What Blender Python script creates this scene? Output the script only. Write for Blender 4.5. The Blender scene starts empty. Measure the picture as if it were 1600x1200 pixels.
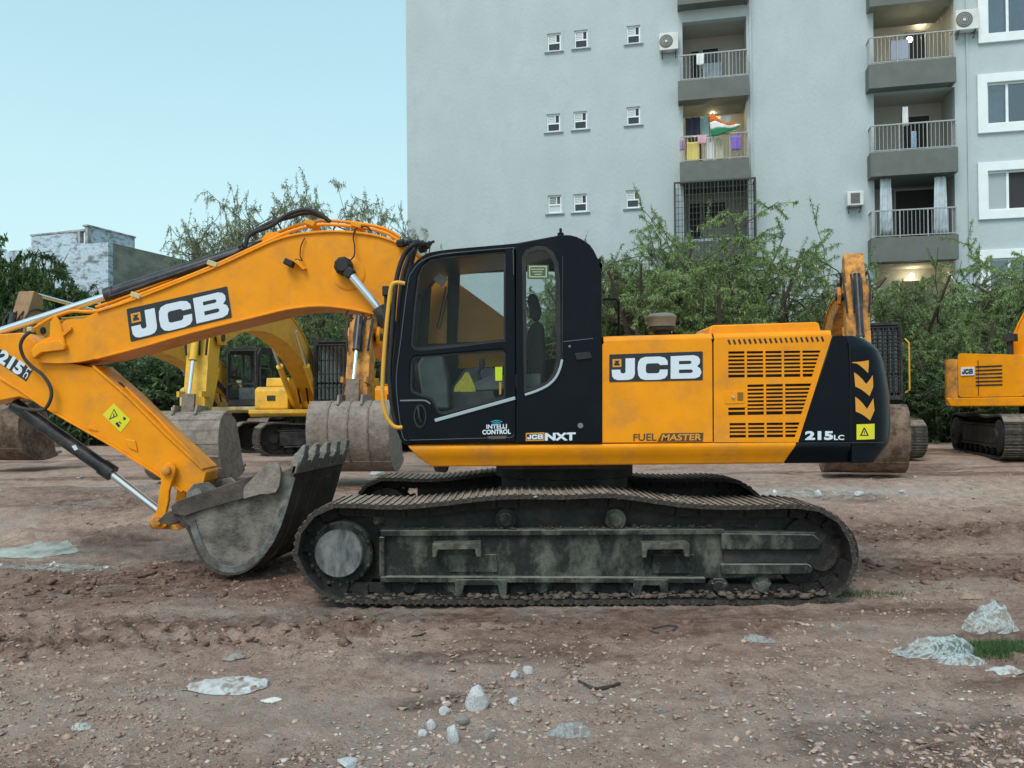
import bpy, bmesh, math, random
import numpy as np
from mathutils import Vector, Matrix, Quaternion
from mathutils.geometry import tessellate_polygon

scene = bpy.context.scene
C = scene.collection
PI = math.pi
R = math.radians

# ---------------------------------------------------------------- camera
F = 1300.0                      # focal length in pixels of the 1600 px wide photograph
CAMZ = 1.57
PITCH, ROLL, SHIFT = R(0.6), 0.0093, 21.4
cam_d = bpy.data.cameras.new('camera')
cam = bpy.data.objects.new('camera', cam_d)
C.objects.link(cam)
cam_d.sensor_width = 36.0
cam_d.lens = 36.0 * F / 1600.0
cam_d.shift_y = SHIFT / 1600.0
cam_d.clip_start = 0.05
cam_d.clip_end = 3000
CAMROT = (Matrix.Rotation(PI / 2 + PITCH, 3, 'X') @ Matrix.Rotation(-ROLL, 3, 'Z'))
cam.location = (0, 0, CAMZ)
cam.rotation_euler = CAMROT.to_euler()
scene.camera = cam

# ---------------------------------------------------------------- sky
SUN_EL, SUN_AZ = R(53), R(205)      # azimuth clockwise from +Y: the light comes from behind the camera, a little left
world = bpy.data.worlds.new('World')
scene.world = world
world.use_nodes = True
wn, wl = world.node_tree.nodes, world.node_tree.links
wn.clear()
sky = wn.new('ShaderNodeTexSky'); sky.sky_type = 'NISHITA'; sky.sun_disc = False
sky.sun_elevation = SUN_EL; sky.sun_rotation = SUN_AZ
sky.air_density = 1.4; sky.dust_density = 3.0; sky.ozone_density = 2.0
skb = wn.new('ShaderNodeBackground'); skb.inputs['Strength'].default_value = 0.05
wl.new(sky.outputs[0], skb.inputs['Color'])
# thin high overcast over the blue: pale cyan, a little deeper towards the zenith
geo = wn.new('ShaderNodeNewGeometry'); sep = wn.new('ShaderNodeSeparateXYZ')
tc = wn.new('ShaderNodeTexCoord')
wl.new(tc.outputs['Generated'], sep.inputs[0])
ramp = wn.new('ShaderNodeValToRGB')
wl.new(sep.outputs['Z'], ramp.inputs['Fac'])
el = ramp.color_ramp.elements
el[0].position = 0.0; el[0].color = (0.51, 0.74, 0.735, 1)
el[1].position = 1.0; el[1].color = (0.30, 0.50, 0.57, 1)
e = el.new(0.22); e.color = (0.47, 0.71, 0.725, 1)
e = el.new(0.46); e.color = (0.36, 0.59, 0.635, 1)
cln = wn.new('ShaderNodeTexNoise'); cln.inputs['Scale'].default_value = 1.6; cln.inputs['Detail'].default_value = 4
wl.new(tc.outputs['Generated'], cln.inputs['Vector'])
clm = wn.new('ShaderNodeMixRGB'); clm.blend_type = 'MULTIPLY'; clm.inputs[0].default_value = 0.10
wl.new(ramp.outputs[0], clm.inputs[1]); wl.new(cln.outputs['Fac'], clm.inputs[2])
ovb = wn.new('ShaderNodeBackground'); ovb.inputs['Strength'].default_value = 0.82
wl.new(clm.outputs[0], ovb.inputs['Color'])
add = wn.new('ShaderNodeAddShader')
wl.new(skb.outputs[0], add.inputs[0]); wl.new(ovb.outputs[0], add.inputs[1])
wo = wn.new('ShaderNodeOutputWorld'); wl.new(add.outputs[0], wo.inputs['Surface'])

sun_d = bpy.data.lights.new('sun', 'SUN')
sun_d.energy = 1.5; sun_d.angle = R(26); sun_d.color = (1.0, 0.95, 0.90)
sun = bpy.data.objects.new('sun', sun_d); C.objects.link(sun)
sdir = Vector((math.sin(SUN_AZ) * math.cos(SUN_EL), math.cos(SUN_AZ) * math.cos(SUN_EL), math.sin(SUN_EL)))
sun.rotation_euler = (-sdir).to_track_quat('-Z', 'Y').to_euler()
sun.location = (0, 0, 40)

vs = scene.view_settings
vs.view_transform = 'Standard'; vs.look = 'None'; vs.exposure = 0.32; vs.gamma = 1.0; vs.use_curve_mapping = False
try:
    scene.cycles.max_bounces = 7; scene.cycles.diffuse_bounces = 3; scene.cycles.glossy_bounces = 3
    scene.cycles.transparent_max_bounces = 24; scene.cycles.transmission_bounces = 6
except Exception:
    pass

# ---------------------------------------------------------------- pixels of the photograph -> points in the place
def ray(u, v):
    d = Vector(((u - 800) / F, (600 - v + SHIFT) / F, -1.0))
    return CAMROT @ d
def P(u, v, Y):
    d = ray(u, v)
    t = Y / d.y
    return Vector((d.x * t, Y, CAMZ + d.z * t))
def XZ(pts, Y):
    return [(lambda p: (p.x, p.z))(P(u, v, Y)) for u, v in pts]

# ---------------------------------------------------------------- noise
def _h(ix, iy, s):
    n = (ix.astype(np.int64) * 374761393 + iy.astype(np.int64) * 668265263 + s * 974634777) & 0x7fffffff
    n = ((n ^ (n >> 13)) * 1274126177) & 0x7fffffff
    n = (n ^ (n >> 16)) & 0x7fffffff
    return n / float(0x7fffffff)
def vnoise(x, y, s=0):
    ix, iy = np.floor(x), np.floor(y)
    fx, fy = x - ix, y - iy
    fx = fx * fx * fx * (fx * (fx * 6 - 15) + 10); fy = fy * fy * fy * (fy * (fy * 6 - 15) + 10)
    ix = ix.astype(np.int64); iy = iy.astype(np.int64)
    a, b = _h(ix, iy, s), _h(ix + 1, iy, s)
    c, d = _h(ix, iy + 1, s), _h(ix + 1, iy + 1, s)
    return (a + (b - a) * fx) * (1 - fy) + (c + (d - c) * fx) * fy - 0.5
def fbm(x, y, oct=4, s=0):
    t, a = 0, 1.0
    for k in range(oct):
        t = t + a * vnoise(x, y, s + k * 17); x = x * 2.03 + 11.3; y = y * 2.03 + 5.7; a *= 0.5
    return t
def sstep(a, b, x):
    t = np.clip((x - a) / (b - a), 0, 1)
    return t * t * (3 - 2 * t)
def gauss(x, y, cx, cy, rx, ry):
    return np.exp(-((x - cx) / rx) ** 2 - ((y - cy) / ry) ** 2)
def ground_h(x, y):
    x = np.asarray(x, float); y = np.asarray(y, float)
    h = 0.42 * sstep(9.9, 12.6, y) + 0.10 * sstep(13, 19, y)
    rough = 0.10 + 0.9 * sstep(0.0, 1.0, fbm(x * 0.25, y * 0.5, 3, 91) + 0.5)
    h = h + 0.05 * fbm(x * 0.5, y * 0.8, 4, 3)
    h = h + 0.030 * rough * fbm(x * 2.6, y * 3.4, 5, 31)
    h = h + 0.020 * rough * (0.25 - abs(fbm(x * 1.7 + y * .6, y * 4.2, 4, 37)))
    # ridges of churned mud lying along the track direction
    wob = 0.25 * fbm(x * 0.6, y * 0.3, 3, 7)
    for cy, w, a in ((5.80, .17, .030), (6.25, .10, .008), (8.1, .30, .05), (9.9, .35, .12), (10.9, .35, .08), (5.35, .1, .018)):
        h = h + a * np.exp(-((y + wob - cy) / w) ** 2) * (0.55 + 1.3 * vnoise(x * .7 + cy, y * .2, 5) + .9 * fbm(x * 2.2, y * 3.0, 3, 15))
    m = np.exp(-((y - 6.0) / .5) ** 2) * sstep(0.5, -2.5, x) + np.exp(-((y - 9.4) / .9) ** 2) * sstep(2, 4.5, x)
    h = h + 0.024 * m * np.sin((x + 0.6 * y) * 2 * PI / 0.19 + 3 * fbm(x * 2, y * 2, 2, 13))
    h = h + 0.045 * m * fbm(x * 5, y * 6, 4, 41)
    # the machine has pressed its tracks level
    for cy in (6.9, 9.29):
        k = sstep(.55, .32, abs(y - cy)) * sstep(-2.1, -1.7, x) * sstep(3.1, 2.6, x)
        h = h * (1 - k) + 0.0 * k
    kb = np.clip(1.3 * gauss(x, y, -2.45, 7.7, 1.0, 1.0), 0, 1); h = h * (1 - kb) + .035 * kb
    kf = sstep(5.95, 6.3, y) * sstep(7.9, 7.2, y) * sstep(-2.9, -2.2, x) * sstep(3.9, 3.2, x); h = h * (1 - kf) + np.minimum(h, -.012 + .012 * fbm(x * 6, y * 6, 3, 19)) * kf
    h = h + .035 * gauss(x, y, -.9, 6.05, .6, .14) * (1 + fbm(x * 4, y * 4, 3, 5)) + .02 * gauss(x, y, 2.9, 6.2, .5, .2)
    h = h - .012 * sstep(5.2, 5.8, y) * sstep(7.6, 7.2, y)
    return h
def H(x, y):
    return float(ground_h(np.array([x]), np.array([y]))[0])
def G(u, v):
    """where the line of sight through a pixel meets the ground"""
    d = ray(u, v)
    t = np.geomspace(2.0, 60.0, 3000)
    x, y, z = d.x * t, d.y * t, CAMZ + d.z * t
    g = ground_h(x, y); i = int(np.argmax(z <= g))
    return Vector((x[i], y[i], g[i]))

# ---------------------------------------------------------------- materials
MATS = {}
def mat(name, col, rough=0.6, metal=0.0, dirt=None, damt=0.0, dscale=3.0, vary=0.0, vscale=8.0, bump=0.0, bscale=40.0,
        dlo=0.45, dhi=0.7, spec=None, detail=6.0, stretch=None, alpha=None, top=None, tamt=0.8):
    if name in MATS: return MATS[name]
    m = bpy.data.materials.new(name); MATS[name] = m; m.use_nodes = True
    nt = m.node_tree; n, l = nt.nodes, nt.links
    b = n['Principled BSDF']
    b.inputs['Base Color'].default_value = (*col, 1); b.inputs['Roughness'].default_value = rough
    b.inputs['Metallic'].default_value = metal
    if spec is not None: b.inputs['Specular IOR Level'].default_value = spec
    tcn = n.new('ShaderNodeTexCoord'); src = tcn.outputs['Object']
    if stretch:
        mp = n.new('ShaderNodeMapping'); mp.inputs['Scale'].default_value = stretch
        l.new(src, mp.inputs[0]); src = mp.outputs[0]
    cur = None
    if vary > 0:
        nz = n.new('ShaderNodeTexNoise'); nz.inputs['Scale'].default_value = vscale; nz.inputs['Detail'].default_value = detail
        l.new(src, nz.inputs['Vector'])
        mr = n.new('ShaderNodeMapRange'); mr.inputs[1].default_value = .3; mr.inputs[2].default_value = .7
        mr.inputs[3].default_value = 1 - vary; mr.inputs[4].default_value = 1 + vary
        l.new(nz.outputs['Fac'], mr.inputs[0])
        mx = n.new('ShaderNodeVectorMath'); mx.operation = 'SCALE'
        mx.inputs[0].default_value = col; l.new(mr.outputs[0], mx.inputs['Scale']); cur = mx.outputs[0]
    if dirt is not None and damt > 0:
        nz = n.new('ShaderNodeTexNoise'); nz.inputs['Scale'].default_value = dscale; nz.inputs['Detail'].default_value = 9
        nz.inputs['Roughness'].default_value = .65
        l.new(src, nz.inputs['Vector'])
        mr = n.new('ShaderNodeMapRange'); mr.inputs[1].default_value = dlo; mr.inputs[2].default_value = dhi
        mr.inputs[3].default_value = 0; mr.inputs[4].default_value = damt
        l.new(nz.outputs['Fac'], mr.inputs[0])
        mx = n.new('ShaderNodeMixRGB'); l.new(mr.outputs[0], mx.inputs[0])
        if cur is None: mx.inputs[1].default_value = (*col, 1)
        else: l.new(cur, mx.inputs[1])
        mx.inputs[2].default_value = (*dirt, 1); cur = mx.outputs[0]
        rr = n.new('ShaderNodeMapRange'); rr.inputs[1].default_value = 0; rr.inputs[2].default_value = 1
        rr.inputs[3].default_value = rough; rr.inputs[4].default_value = max(rough, .9)
        l.new(mr.outputs[0], rr.inputs[0]); l.new(rr.outputs[0], b.inputs['Roughness'])
    if top is not None:        # settled dust on upward faces, with light from above painted in
        g_ = n.new('ShaderNodeNewGeometry'); sx_ = n.new('ShaderNodeSeparateXYZ'); l.new(g_.outputs['Normal'], sx_.inputs[0])
        nz = n.new('ShaderNodeTexNoise'); nz.inputs['Scale'].default_value = 12; nz.inputs['Detail'].default_value = 6; l.new(tcn.outputs['Object'], nz.inputs['Vector'])
        mr = n.new('ShaderNodeMapRange'); mr.inputs[1].default_value = .35; mr.inputs[2].default_value = .85; mr.inputs[3].default_value = 0; mr.inputs[4].default_value = tamt; l.new(sx_.outputs['Z'], mr.inputs[0])
        m2_ = n.new('ShaderNodeMapRange'); m2_.inputs[1].default_value = .35; m2_.inputs[2].default_value = .55; m2_.inputs[3].default_value = .55; m2_.inputs[4].default_value = 1; l.new(nz.outputs['Fac'], m2_.inputs[0])
        mu = n.new('ShaderNodeMath'); mu.operation = 'MULTIPLY'; l.new(mr.outputs[0], mu.inputs[0]); l.new(m2_.outputs[0], mu.inputs[1])
        mx = n.new('ShaderNodeMixRGB'); l.new(mu.outputs[0], mx.inputs[0]); mx.inputs[2].default_value = (*top, 1)
        if cur is None: mx.inputs[1].default_value = (*col, 1)
        else: l.new(cur, mx.inputs[1])
        cur = mx.outputs[0]
    if cur is not None: l.new(cur, b.inputs['Base Color'])
    if bump > 0:
        nz = n.new('ShaderNodeTexNoise'); nz.inputs['Scale'].default_value = bscale; nz.inputs['Detail'].default_value = 5
        l.new(src, nz.inputs['Vector'])
        bp = n.new('ShaderNodeBump'); bp.inputs['Strength'].default_value = bump; bp.inputs['Distance'].default_value = .02
        l.new(nz.outputs['Fac'], bp.inputs['Height']); l.new(bp.outputs[0], b.inputs['Normal'])
    return m
DUST = (.30, .24, .19)
def glassmat(name, tint, gloss=.12, rough=.03, haze=0.0, hcol=(.3, .3, .28)):
    m = bpy.data.materials.new(name); MATS[name] = m; m.use_nodes = True
    n, l = m.node_tree.nodes, m.node_tree.links; n.clear()
    t = n.new('ShaderNodeBsdfTransparent'); t.inputs[0].default_value = (*tint, 1)
    g = n.new('ShaderNodeBsdfGlossy'); g.inputs['Roughness'].default_value = rough; g.inputs[0].default_value = (.9, .95, 1, 1)
    d = n.new('ShaderNodeBsdfDiffuse'); d.inputs[0].default_value = (*hcol, 1)
    nz = n.new('ShaderNodeTexNoise'); nz.inputs['Scale'].default_value = 5; nz.inputs['Detail'].default_value = 7
    tcn = n.new('ShaderNodeTexCoord'); l.new(tcn.outputs['Object'], nz.inputs['Vector'])
    mm = n.new('ShaderNodeMath'); mm.operation = 'MULTIPLY'; mm.inputs[1].default_value = haze * 2; l.new(nz.outputs['Fac'], mm.inputs[0])
    lw = n.new('ShaderNodeLayerWeight'); lw.inputs[0].default_value = .12
    ad = n.new('ShaderNodeMath'); ad.operation = 'MULTIPLY_ADD'; ad.inputs[1].default_value = .5; ad.inputs[2].default_value = gloss * .4
    l.new(lw.outputs['Fresnel'], ad.inputs[0])
    m1 = n.new('ShaderNodeMixShader'); l.new(mm.outputs[0], m1.inputs[0]); l.new(t.outputs[0], m1.inputs[1]); l.new(d.outputs[0], m1.inputs[2])
    m2 = n.new('ShaderNodeMixShader'); l.new(ad.outputs[0], m2.inputs[0]); l.new(m1.outputs[0], m2.inputs[1]); l.new(g.outputs[0], m2.inputs[2])
    o = n.new('ShaderNodeOutputMaterial'); l.new(m2.outputs[0], o.inputs[0]); return m

M_OR = mat('orange_paint', (.86, .305, .002), .42, 0, (.30, .17, .07), .50, 3.6, .07, 5, .08, 160, .50, .74, spec=.30)
M_ORD = mat('orange_paint_worn', (.66, .27, .03), .6, 0, (.16, .10, .06), .85, 6, .1, 5, .25, 60, .42, .62)
M_YE = mat('yellow_paint_faded', (.82, .47, .035), .6, 0, (.22, .17, .11), .7, 3.0, .08, 3, .1, 60, .45, .72)
M_YO = mat('amber_paint_faded', (.74, .38, .025), .6, 0, (.24, .16, .08), .5, 3.0, .08, 3, .1, 60, .42, .68)
M_YB = mat('brown_dusty_paint', (.33, .19, .09), .7, 0, (.14, .10, .07), .7, 3.0, .08, 3, .1, 60, .42, .68)
M_PALE = mat('cream_paint_dusty', (.60, .48, .22), .65, 0, (.22, .18, .13), .7, 4.0, .08, 3, .1, 60)
M_BK = mat('black_paint', (.0045, .007, .011), .30, 0, DUST, .015, 3.0, .1, 5, .05, 300, .5, .8, spec=.13)
M_BKR = mat('black_rubber', (.008, .009, .011), .62, 0, DUST, .07, 5, .1, 5, .15, 90)
M_BKD = mat('black_dusty_steel', (.014, .016, .018), .7, 0, DUST, .18, 5, .1, 5, .3, 50, .45, .7)
M_CYL = mat('black_cylinder_paint', (.008, .010, .016), .33, 0, DUST, .22, 6, .1, 5, .05, 90)
M_CHR = mat('chrome_rod', (.75, .80, .84), .16, .9, None, 0)
M_GRY = mat('grey_trim_line', (.34, .42, .46), .5)
M_MUD = mat('dried_mud_steel', (.16, .125, .10), .9, 0, (.30, .25, .20), .8, 9, .35, 20, .6, 45, .4, .7)
M_SHOE = mat('muddy_track_shoe', (.032, .028, .025), .92, 0, (.13, .105, .085), .7, 9, .35, 26, .9, 45, .42, .65, top=(.34, .28, .225), tamt=.95)
M_CHN = mat('greasy_track_chain', (.014, .013, .012), .8, 0, (.10, .08, .065), .5, 8, .3, 20, .6, 60, .5, .7)
M_FRM = mat('dusty_track_frame', (.011, .014, .013), .8, 0, (.17, .175, .145), .75, 3.0, .35, 14, .6, 40, .46, .64, stretch=(1.3, 1, .8), top=(.28, .27, .22), tamt=.8)
M_HUB = mat('scuffed_hub_plate', (.10, .112, .118), .6, .2, (.26, .265, .25), .9, 9, .4, 22, .5, 40, .42, .6, stretch=(1, 1, .35))
M_BUC = mat('worn_bucket_steel', (.10, .09, .08), .6, .2, (.27, .245, .215), .85, 6, .45, 11, .4, 40, .42, .62)
M_BUD = mat('rusty_bucket_shell', (.052, .043, .038), .75, .2, (.15, .12, .10), .75, 5, .3, 9, .4, 40, .4, .7)
M_BUM = mat('mud_caked_bucket', (.20, .165, .140), .92, 0, (.34, .30, .26), .7, 5, .3, 16, .6, 30, .4, .65)
M_BBR = mat('brown_bucket_stained', (.085, .05, .035), .85, 0, (.24, .17, .12), .8, 4, .3, 16, .5, 30, .42, .62)
M_TOO = mat('worn_tooth_steel', (.22, .22, .20), .75, .1, (.12, .11, .10), .7, 12, .3, 9, .5, 60)
M_DEC = mat('black_decal', (.014, .018, .024), .35)
M_WHT = mat('white_decal', (.66, .74, .82), .4)
M_YST = mat('yellow_sticker', (.72, .66, .02), .5)
M_YPL = mat('bright_yellow_tag', (.78, .86, .01), .5)
M_ORL = mat('orange_decal', (.70, .30, .03), .5)
M_CRC = mat('clear_headlight', (.5, .52, .5), .3)
M_SEAT = mat('black_seat_cloth', (.020, .022, .025), .9, bump=.3, bscale=120)
M_CON = mat('grey_cab_plastic', (.11, .125, .125), .7, vary=.3, vscale=8)
M_GLS = glassmat('cab_glass', (.93, .96, .96), .01, .04, .02, (.16, .17, .15))
M_GLD = glassmat('old_cab_glass', (.45, .52, .52), .2, .08, .16, (.22, .23, .22))
M_BLU = mat('blue_decal', (.05, .35, .55), .5)

# ---------------------------------------------------------------- mesh helpers
ORG = [Vector((0, 0, 0))]
class MB:
    def __init__(s): s.bm = bmesh.new(); s.M = None
    def add(s, verts, faces):
        vs_ = [s.bm.verts.new(v) for v in verts]
        for f in faces:
            try: s.bm.faces.new([vs_[i] for i in f])
            except ValueError: pass
        return vs_
    def box(s, c, d, rot=None):
        c = Vector(c); hx, hy, hz = d[0] / 2, d[1] / 2, d[2] / 2
        vv = [Vector((x, y, z)) for x in (-hx, hx) for y in (-hy, hy) for z in (-hz, hz)]
        if rot is not None: vv = [rot @ v for v in vv]
        s.add([c + v for v in vv], [(0, 1, 3, 2), (4, 6, 7, 5), (0, 4, 5, 1), (2, 3, 7, 6), (0, 2, 6, 4), (1, 5, 7, 3)]); return s
    def bar(s, a, b, w, h=None, up=(0, 0, 1)):
        a, b = Vector(a), Vector(b); h = w if h is None else h
        t = (b - a); L = t.length; t.normalize(); up = Vector(up)
        if abs(t.dot(up)) > .99: up = Vector((1, 0, 0))
        sd = t.cross(up).normalized(); u2 = sd.cross(t)
        rot = Matrix((t, sd, u2)).transposed()
        return s.box((a + b) / 2, (L, w, h), rot)
    def plate(s, outer, holes, f0, f1):
        """polygon with holes, extruded between two mappings of its 2D points"""
        loops = [list(outer)] + [list(h) for h in holes]
        tri = tessellate_polygon([[Vector((p[0], p[1], 0)) for p in lp] for lp in loops])
        flat = [p for lp in loops for p in lp]; n = len(flat)
        vv = [s.bm.verts.new(f0(*p)) for p in flat] + [s.bm.verts.new(f1(*p)) for p in flat]
        for t in tri:
            try:
                s.bm.faces.new([vv[i] for i in t]); s.bm.faces.new([vv[i + n] for i in reversed(t)])
            except ValueError: pass
        k = 0
        for lp in loops:
            m = len(lp)
            for i in range(m):
                j = (i + 1) % m
                try: s.bm.faces.new([vv[k + i], vv[k + j], vv[k + j + n], vv[k + i + n]])
                except ValueError: pass
            k += m
        return s
    def prism(s, pts, y0, y1, holes=()):
        return s.plate(pts, holes, lambda x, z: Vector((x, y0, z)), lambda x, z: Vector((x, y1, z)))
    def cyl(s, a, b, r, r2=None, n=20, cap=True):
        a, b = Vector(a), Vector(b); r2 = r if r2 is None else r2
        t = (b - a).normalized(); up = Vector((0, 0, 1)) if abs(t.z) < .9 else Vector((1, 0, 0))
        u = t.cross(up).normalized(); w = t.cross(u)
        A = [s.bm.verts.new(a + (u * math.cos(k * 2 * PI / n) + w * math.sin(k * 2 * PI / n)) * r) for k in range(n)]
        B = [s.bm.verts.new(b + (u * math.cos(k * 2 * PI / n) + w * math.sin(k * 2 * PI / n)) * r2) for k in range(n)]
        for k in range(n):
            s.bm.faces.new([A[k], A[(k + 1) % n], B[(k + 1) % n], B[k]])
        if cap: s.bm.faces.new(A[::-1]); s.bm.faces.new(B)
        return s
    def tube(s, pts, r, n=8, smooth=True, flat=None):
        pts = [Vector(p) for p in pts]
        if smooth and len(pts) > 2: pts = catmull(pts, 6)
        rings = []; prev = None
        for i, p in enumerate(pts):
            t = (pts[min(i + 1, len(pts) - 1)] - pts[max(i - 1, 0)])
            if t.length < 1e-9: t = Vector((0, 0, 1))
            t.normalize()
            if prev is None: prev = t.orthogonal().normalized()
            prev = (prev - t * prev.dot(t)).normalized(); w = t.cross(prev)
            rr = r(i / (len(pts) - 1)) if callable(r) else r
            rings.append([s.bm.verts.new(p + (prev * math.cos(k * 2 * PI / n) + w * math.sin(k * 2 * PI / n)) * rr) for k in range(n)])
        for a, b in zip(rings, rings[1:]):
            for k in range(n): s.bm.faces.new([a[k], a[(k + 1) % n], b[(k + 1) % n], b[k]])
        s.bm.faces.new(rings[0][::-1]); s.bm.faces.new(rings[-1]); return s
    def ribbon(s, pts, th, y0, y1):
        """a strip of plate standing on its edge along a path of (x,z), th thick, y0..y1 wide"""
        pts = [Vector((p[0], p[1])) for p in pts]; L, Rr = [], []
        for i, p in enumerate(pts):
            t = pts[min(i + 1, len(pts) - 1)] - pts[max(i - 1, 0)]; t.normalize(); nn = Vector((-t.y, t.x)) * th / 2
            L.append(p + nn); Rr.append(p - nn)
        v = []
        for a, b in zip(L, Rr):
            v.append([s.bm.verts.new((a.x, y0, a.y)), s.bm.verts.new((b.x, y0, b.y)), s.bm.verts.new((b.x, y1, b.y)), s.bm.verts.new((a.x, y1, a.y))])
        for p, q in zip(v, v[1:]):
            for k in range(4): s.bm.faces.new([p[k], p[(k + 1) % 4], q[(k + 1) % 4], q[k]])
        s.bm.faces.new(v[0][::-1]); s.bm.faces.new(v[-1]); return s
    def lathe(s, c, ax, prof, n=24):
        """prof: list of (distance along ax, radius)"""
        c, ax = Vector(c), Vector(ax).normalized(); u = ax.orthogonal().normalized(); w = ax.cross(u); rings = []
        for d, r in prof:
            rings.append([s.bm.verts.new(c + ax * d + (u * math.cos(k * 2 * PI / n) + w * math.sin(k * 2 * PI / n)) * max(r, 1e-4)) for k in range(n)])
        for a, b in zip(rings, rings[1:]):
            for k in range(n): s.bm.faces.new([a[k], a[(k + 1) % n], b[(k + 1) % n], b[k]])
        s.bm.faces.new(rings[0][::-1]); s.bm.faces.new(rings[-1]); return s
    def grid(s, fn, nu, nv, closed=False):
        v = [[s.bm.verts.new(fn(i / nu, j / nv)) for j in range(nv + 1)] for i in range(nu + 1)]
        for i in range(nu):
            for j in range(nv): s.bm.faces.new([v[i][j], v[i + 1][j], v[i + 1][j + 1], v[i][j + 1]])
        return s
    def mesh(s, name, m, smooth=None, fix=True):
        if fix: bmesh.ops.recalc_face_normals(s.bm, faces=s.bm.faces)
        if s.M is not None: bmesh.ops.transform(s.bm, matrix=s.M, verts=s.bm.verts)
        if ORG[0].length > 0: bmesh.ops.translate(s.bm, vec=-ORG[0], verts=s.bm.verts)
        me = bpy.data.meshes.new(name); s.bm.to_mesh(me); s.bm.free()
        if isinstance(m, (list, tuple)):
            for q in m: me.materials.append(q)
        else: me.materials.append(m)
        if smooth is not None:
            me.shade_smooth() if hasattr(me, 'shade_smooth') else None
            try: me.set_sharp_from_angle(angle=R(smooth))
            except Exception: pass
        return me
    def build(s, name, m, parent=None, smooth=None, bevel=0, seg=2, fix=True):
        me = s.mesh(name, m, smooth if smooth is not None else (40 if bevel else None), fix)
        o = bpy.data.objects.new(name, me); C.objects.link(o)
        if parent is not None: o.parent = parent
        if bevel:
            b = o.modifiers.new('bevel', 'BEVEL'); b.width = bevel; b.segments = seg; b.limit_method = 'ANGLE'; b.angle_limit = R(35)
            b.harden_normals = False
        return o
def catmull(pts, k=6, closed=False):
    pts = [Vector(p) for p in pts]; out = []; n = len(pts)
    rng = range(n if closed else n - 1)
    for i in rng:
        if closed: a, b, c, d = pts[(i - 1) % n], pts[i], pts[(i + 1) % n], pts[(i + 2) % n]
        else: a, b, c, d = pts[max(i - 1, 0)], pts[i], pts[i + 1], pts[min(i + 2, n - 1)]
        for j in range(k):
            t = j / k
            out.append(0.5 * ((2 * b) + (c - a) * t + (2 * a - 5 * b + 4 * c - d) * t * t + (3 * b - a - 3 * c + d) * t ** 3))
    if not closed: out.append(pts[-1])
    return out
def fillet(pts, r, k=4):
    """round the corners of a polygon; r may be a list"""
    out = []; n = len(pts)
    for i in range(n):
        p = Vector(pts[i]); a = Vector(pts[i - 1]); b = Vector(pts[(i + 1) % n])
        rr = r[i] if isinstance(r, (list, tuple)) else r
        la, lb = (a - p).length, (b - p).length
        if rr <= 0: out.append(tuple(p)); continue
        q = min(rr, la * .48, lb * .48)
        p0 = p + (a - p).normalized() * q; p1 = p + (b - p).normalized() * q
        for j in range(k + 1):
            t = j / k; out.append(tuple(p0 * (1 - t) ** 2 + p * 2 * t * (1 - t) + p1 * t * t))
    return out
def tag(o, label=None, cat=None, group=None, kind=None):
    if label: o['label'] = label
    if cat: o['category'] = cat
    if group: o['group'] = group
    if kind: o['kind'] = kind
    return o
def thing(name, label, cat, loc=(0, 0, 0), rz=0, group=None):
    o = bpy.data.objects.new(name, None); C.objects.link(o); o.location = loc; o.rotation_euler = (0, 0, rz)
    o.empty_display_size = .3
    return tag(o, label, cat, group)
def fast_mesh(name, verts, faces_flat, nper, m, smooth=False):
    """numpy mesh: verts (N,3), faces (K,nper)"""
    me = bpy.data.meshes.new(name); nv, nf = len(verts), len(faces_flat)
    me.vertices.add(nv); me.vertices.foreach_set('co', np.asarray(verts, np.float32).ravel())
    me.loops.add(nf * nper); me.loops.foreach_set('vertex_index', np.asarray(faces_flat, np.int32).ravel())
    me.polygons.add(nf); me.polygons.foreach_set('loop_start', np.arange(0, nf * nper, nper, dtype=np.int32))
    try: me.polygons.foreach_set('loop_total', np.full(nf, nper, np.int32))
    except Exception: pass
    if smooth: me.polygons.foreach_set('use_smooth', np.ones(nf, bool))
    for q in (m if isinstance(m, (list, tuple)) else [m]): me.materials.append(q)
    me.update(calc_edges=True); return me
def new_obj(name, me, parent=None):
    o = bpy.data.objects.new(name, me); C.objects.link(o)
    if parent is not None: o.parent = parent
    return o

# lettering: outlines of the built-in face as mesh data, normalised to a box of height 1
_tc = {}
def text_geo(s, bold=0.0):
    k = (s, bold)
    if k in _tc: return _tc[k]
    cu = bpy.data.curves.new('lettering', 'FONT'); cu.body = s; cu.size = 1; cu.offset = bold; cu.fill_mode = 'FRONT'; cu.resolution_u = 3
    o = bpy.data.objects.new('lettering', cu); C.objects.link(o)
    bpy.context.view_layer.update()
    me = o.evaluated_get(bpy.context.evaluated_depsgraph_get()).to_mesh()
    v = [(q.co.x, q.co.y) for q in me.vertices]; f = [tuple(p.vertices) for p in me.polygons]
    o.to_mesh_clear() if hasattr(o, 'to_mesh_clear') else None
    bpy.data.objects.remove(o); bpy.data.curves.remove(cu)
    x0, x1 = min(a for a, b in v), max(a for a, b in v); y0, y1 = min(b for a, b in v), max(b for a, b in v)
    v = [((a - x0) / (x1 - x0), (b - y0) / (y1 - y0)) for a, b in v]
    _tc[k] = (v, f); return _tc[k]
def put_text(mb, s, fn, bold=0.0):
    """fn maps (0..1, 0..1) to a 3D point"""
    v, f = text_geo(s, bold); mb.add([fn(a, b) for a, b in v], f)
LJ = [(113, 175), (178, 175), (178, 60), (173, 38), (158, 20), (130, 13), (60, 13), (34, 22), (20, 42), (16, 92), (76, 92), (78, 74), (86, 63), (104, 63), (113, 72)]
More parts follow.
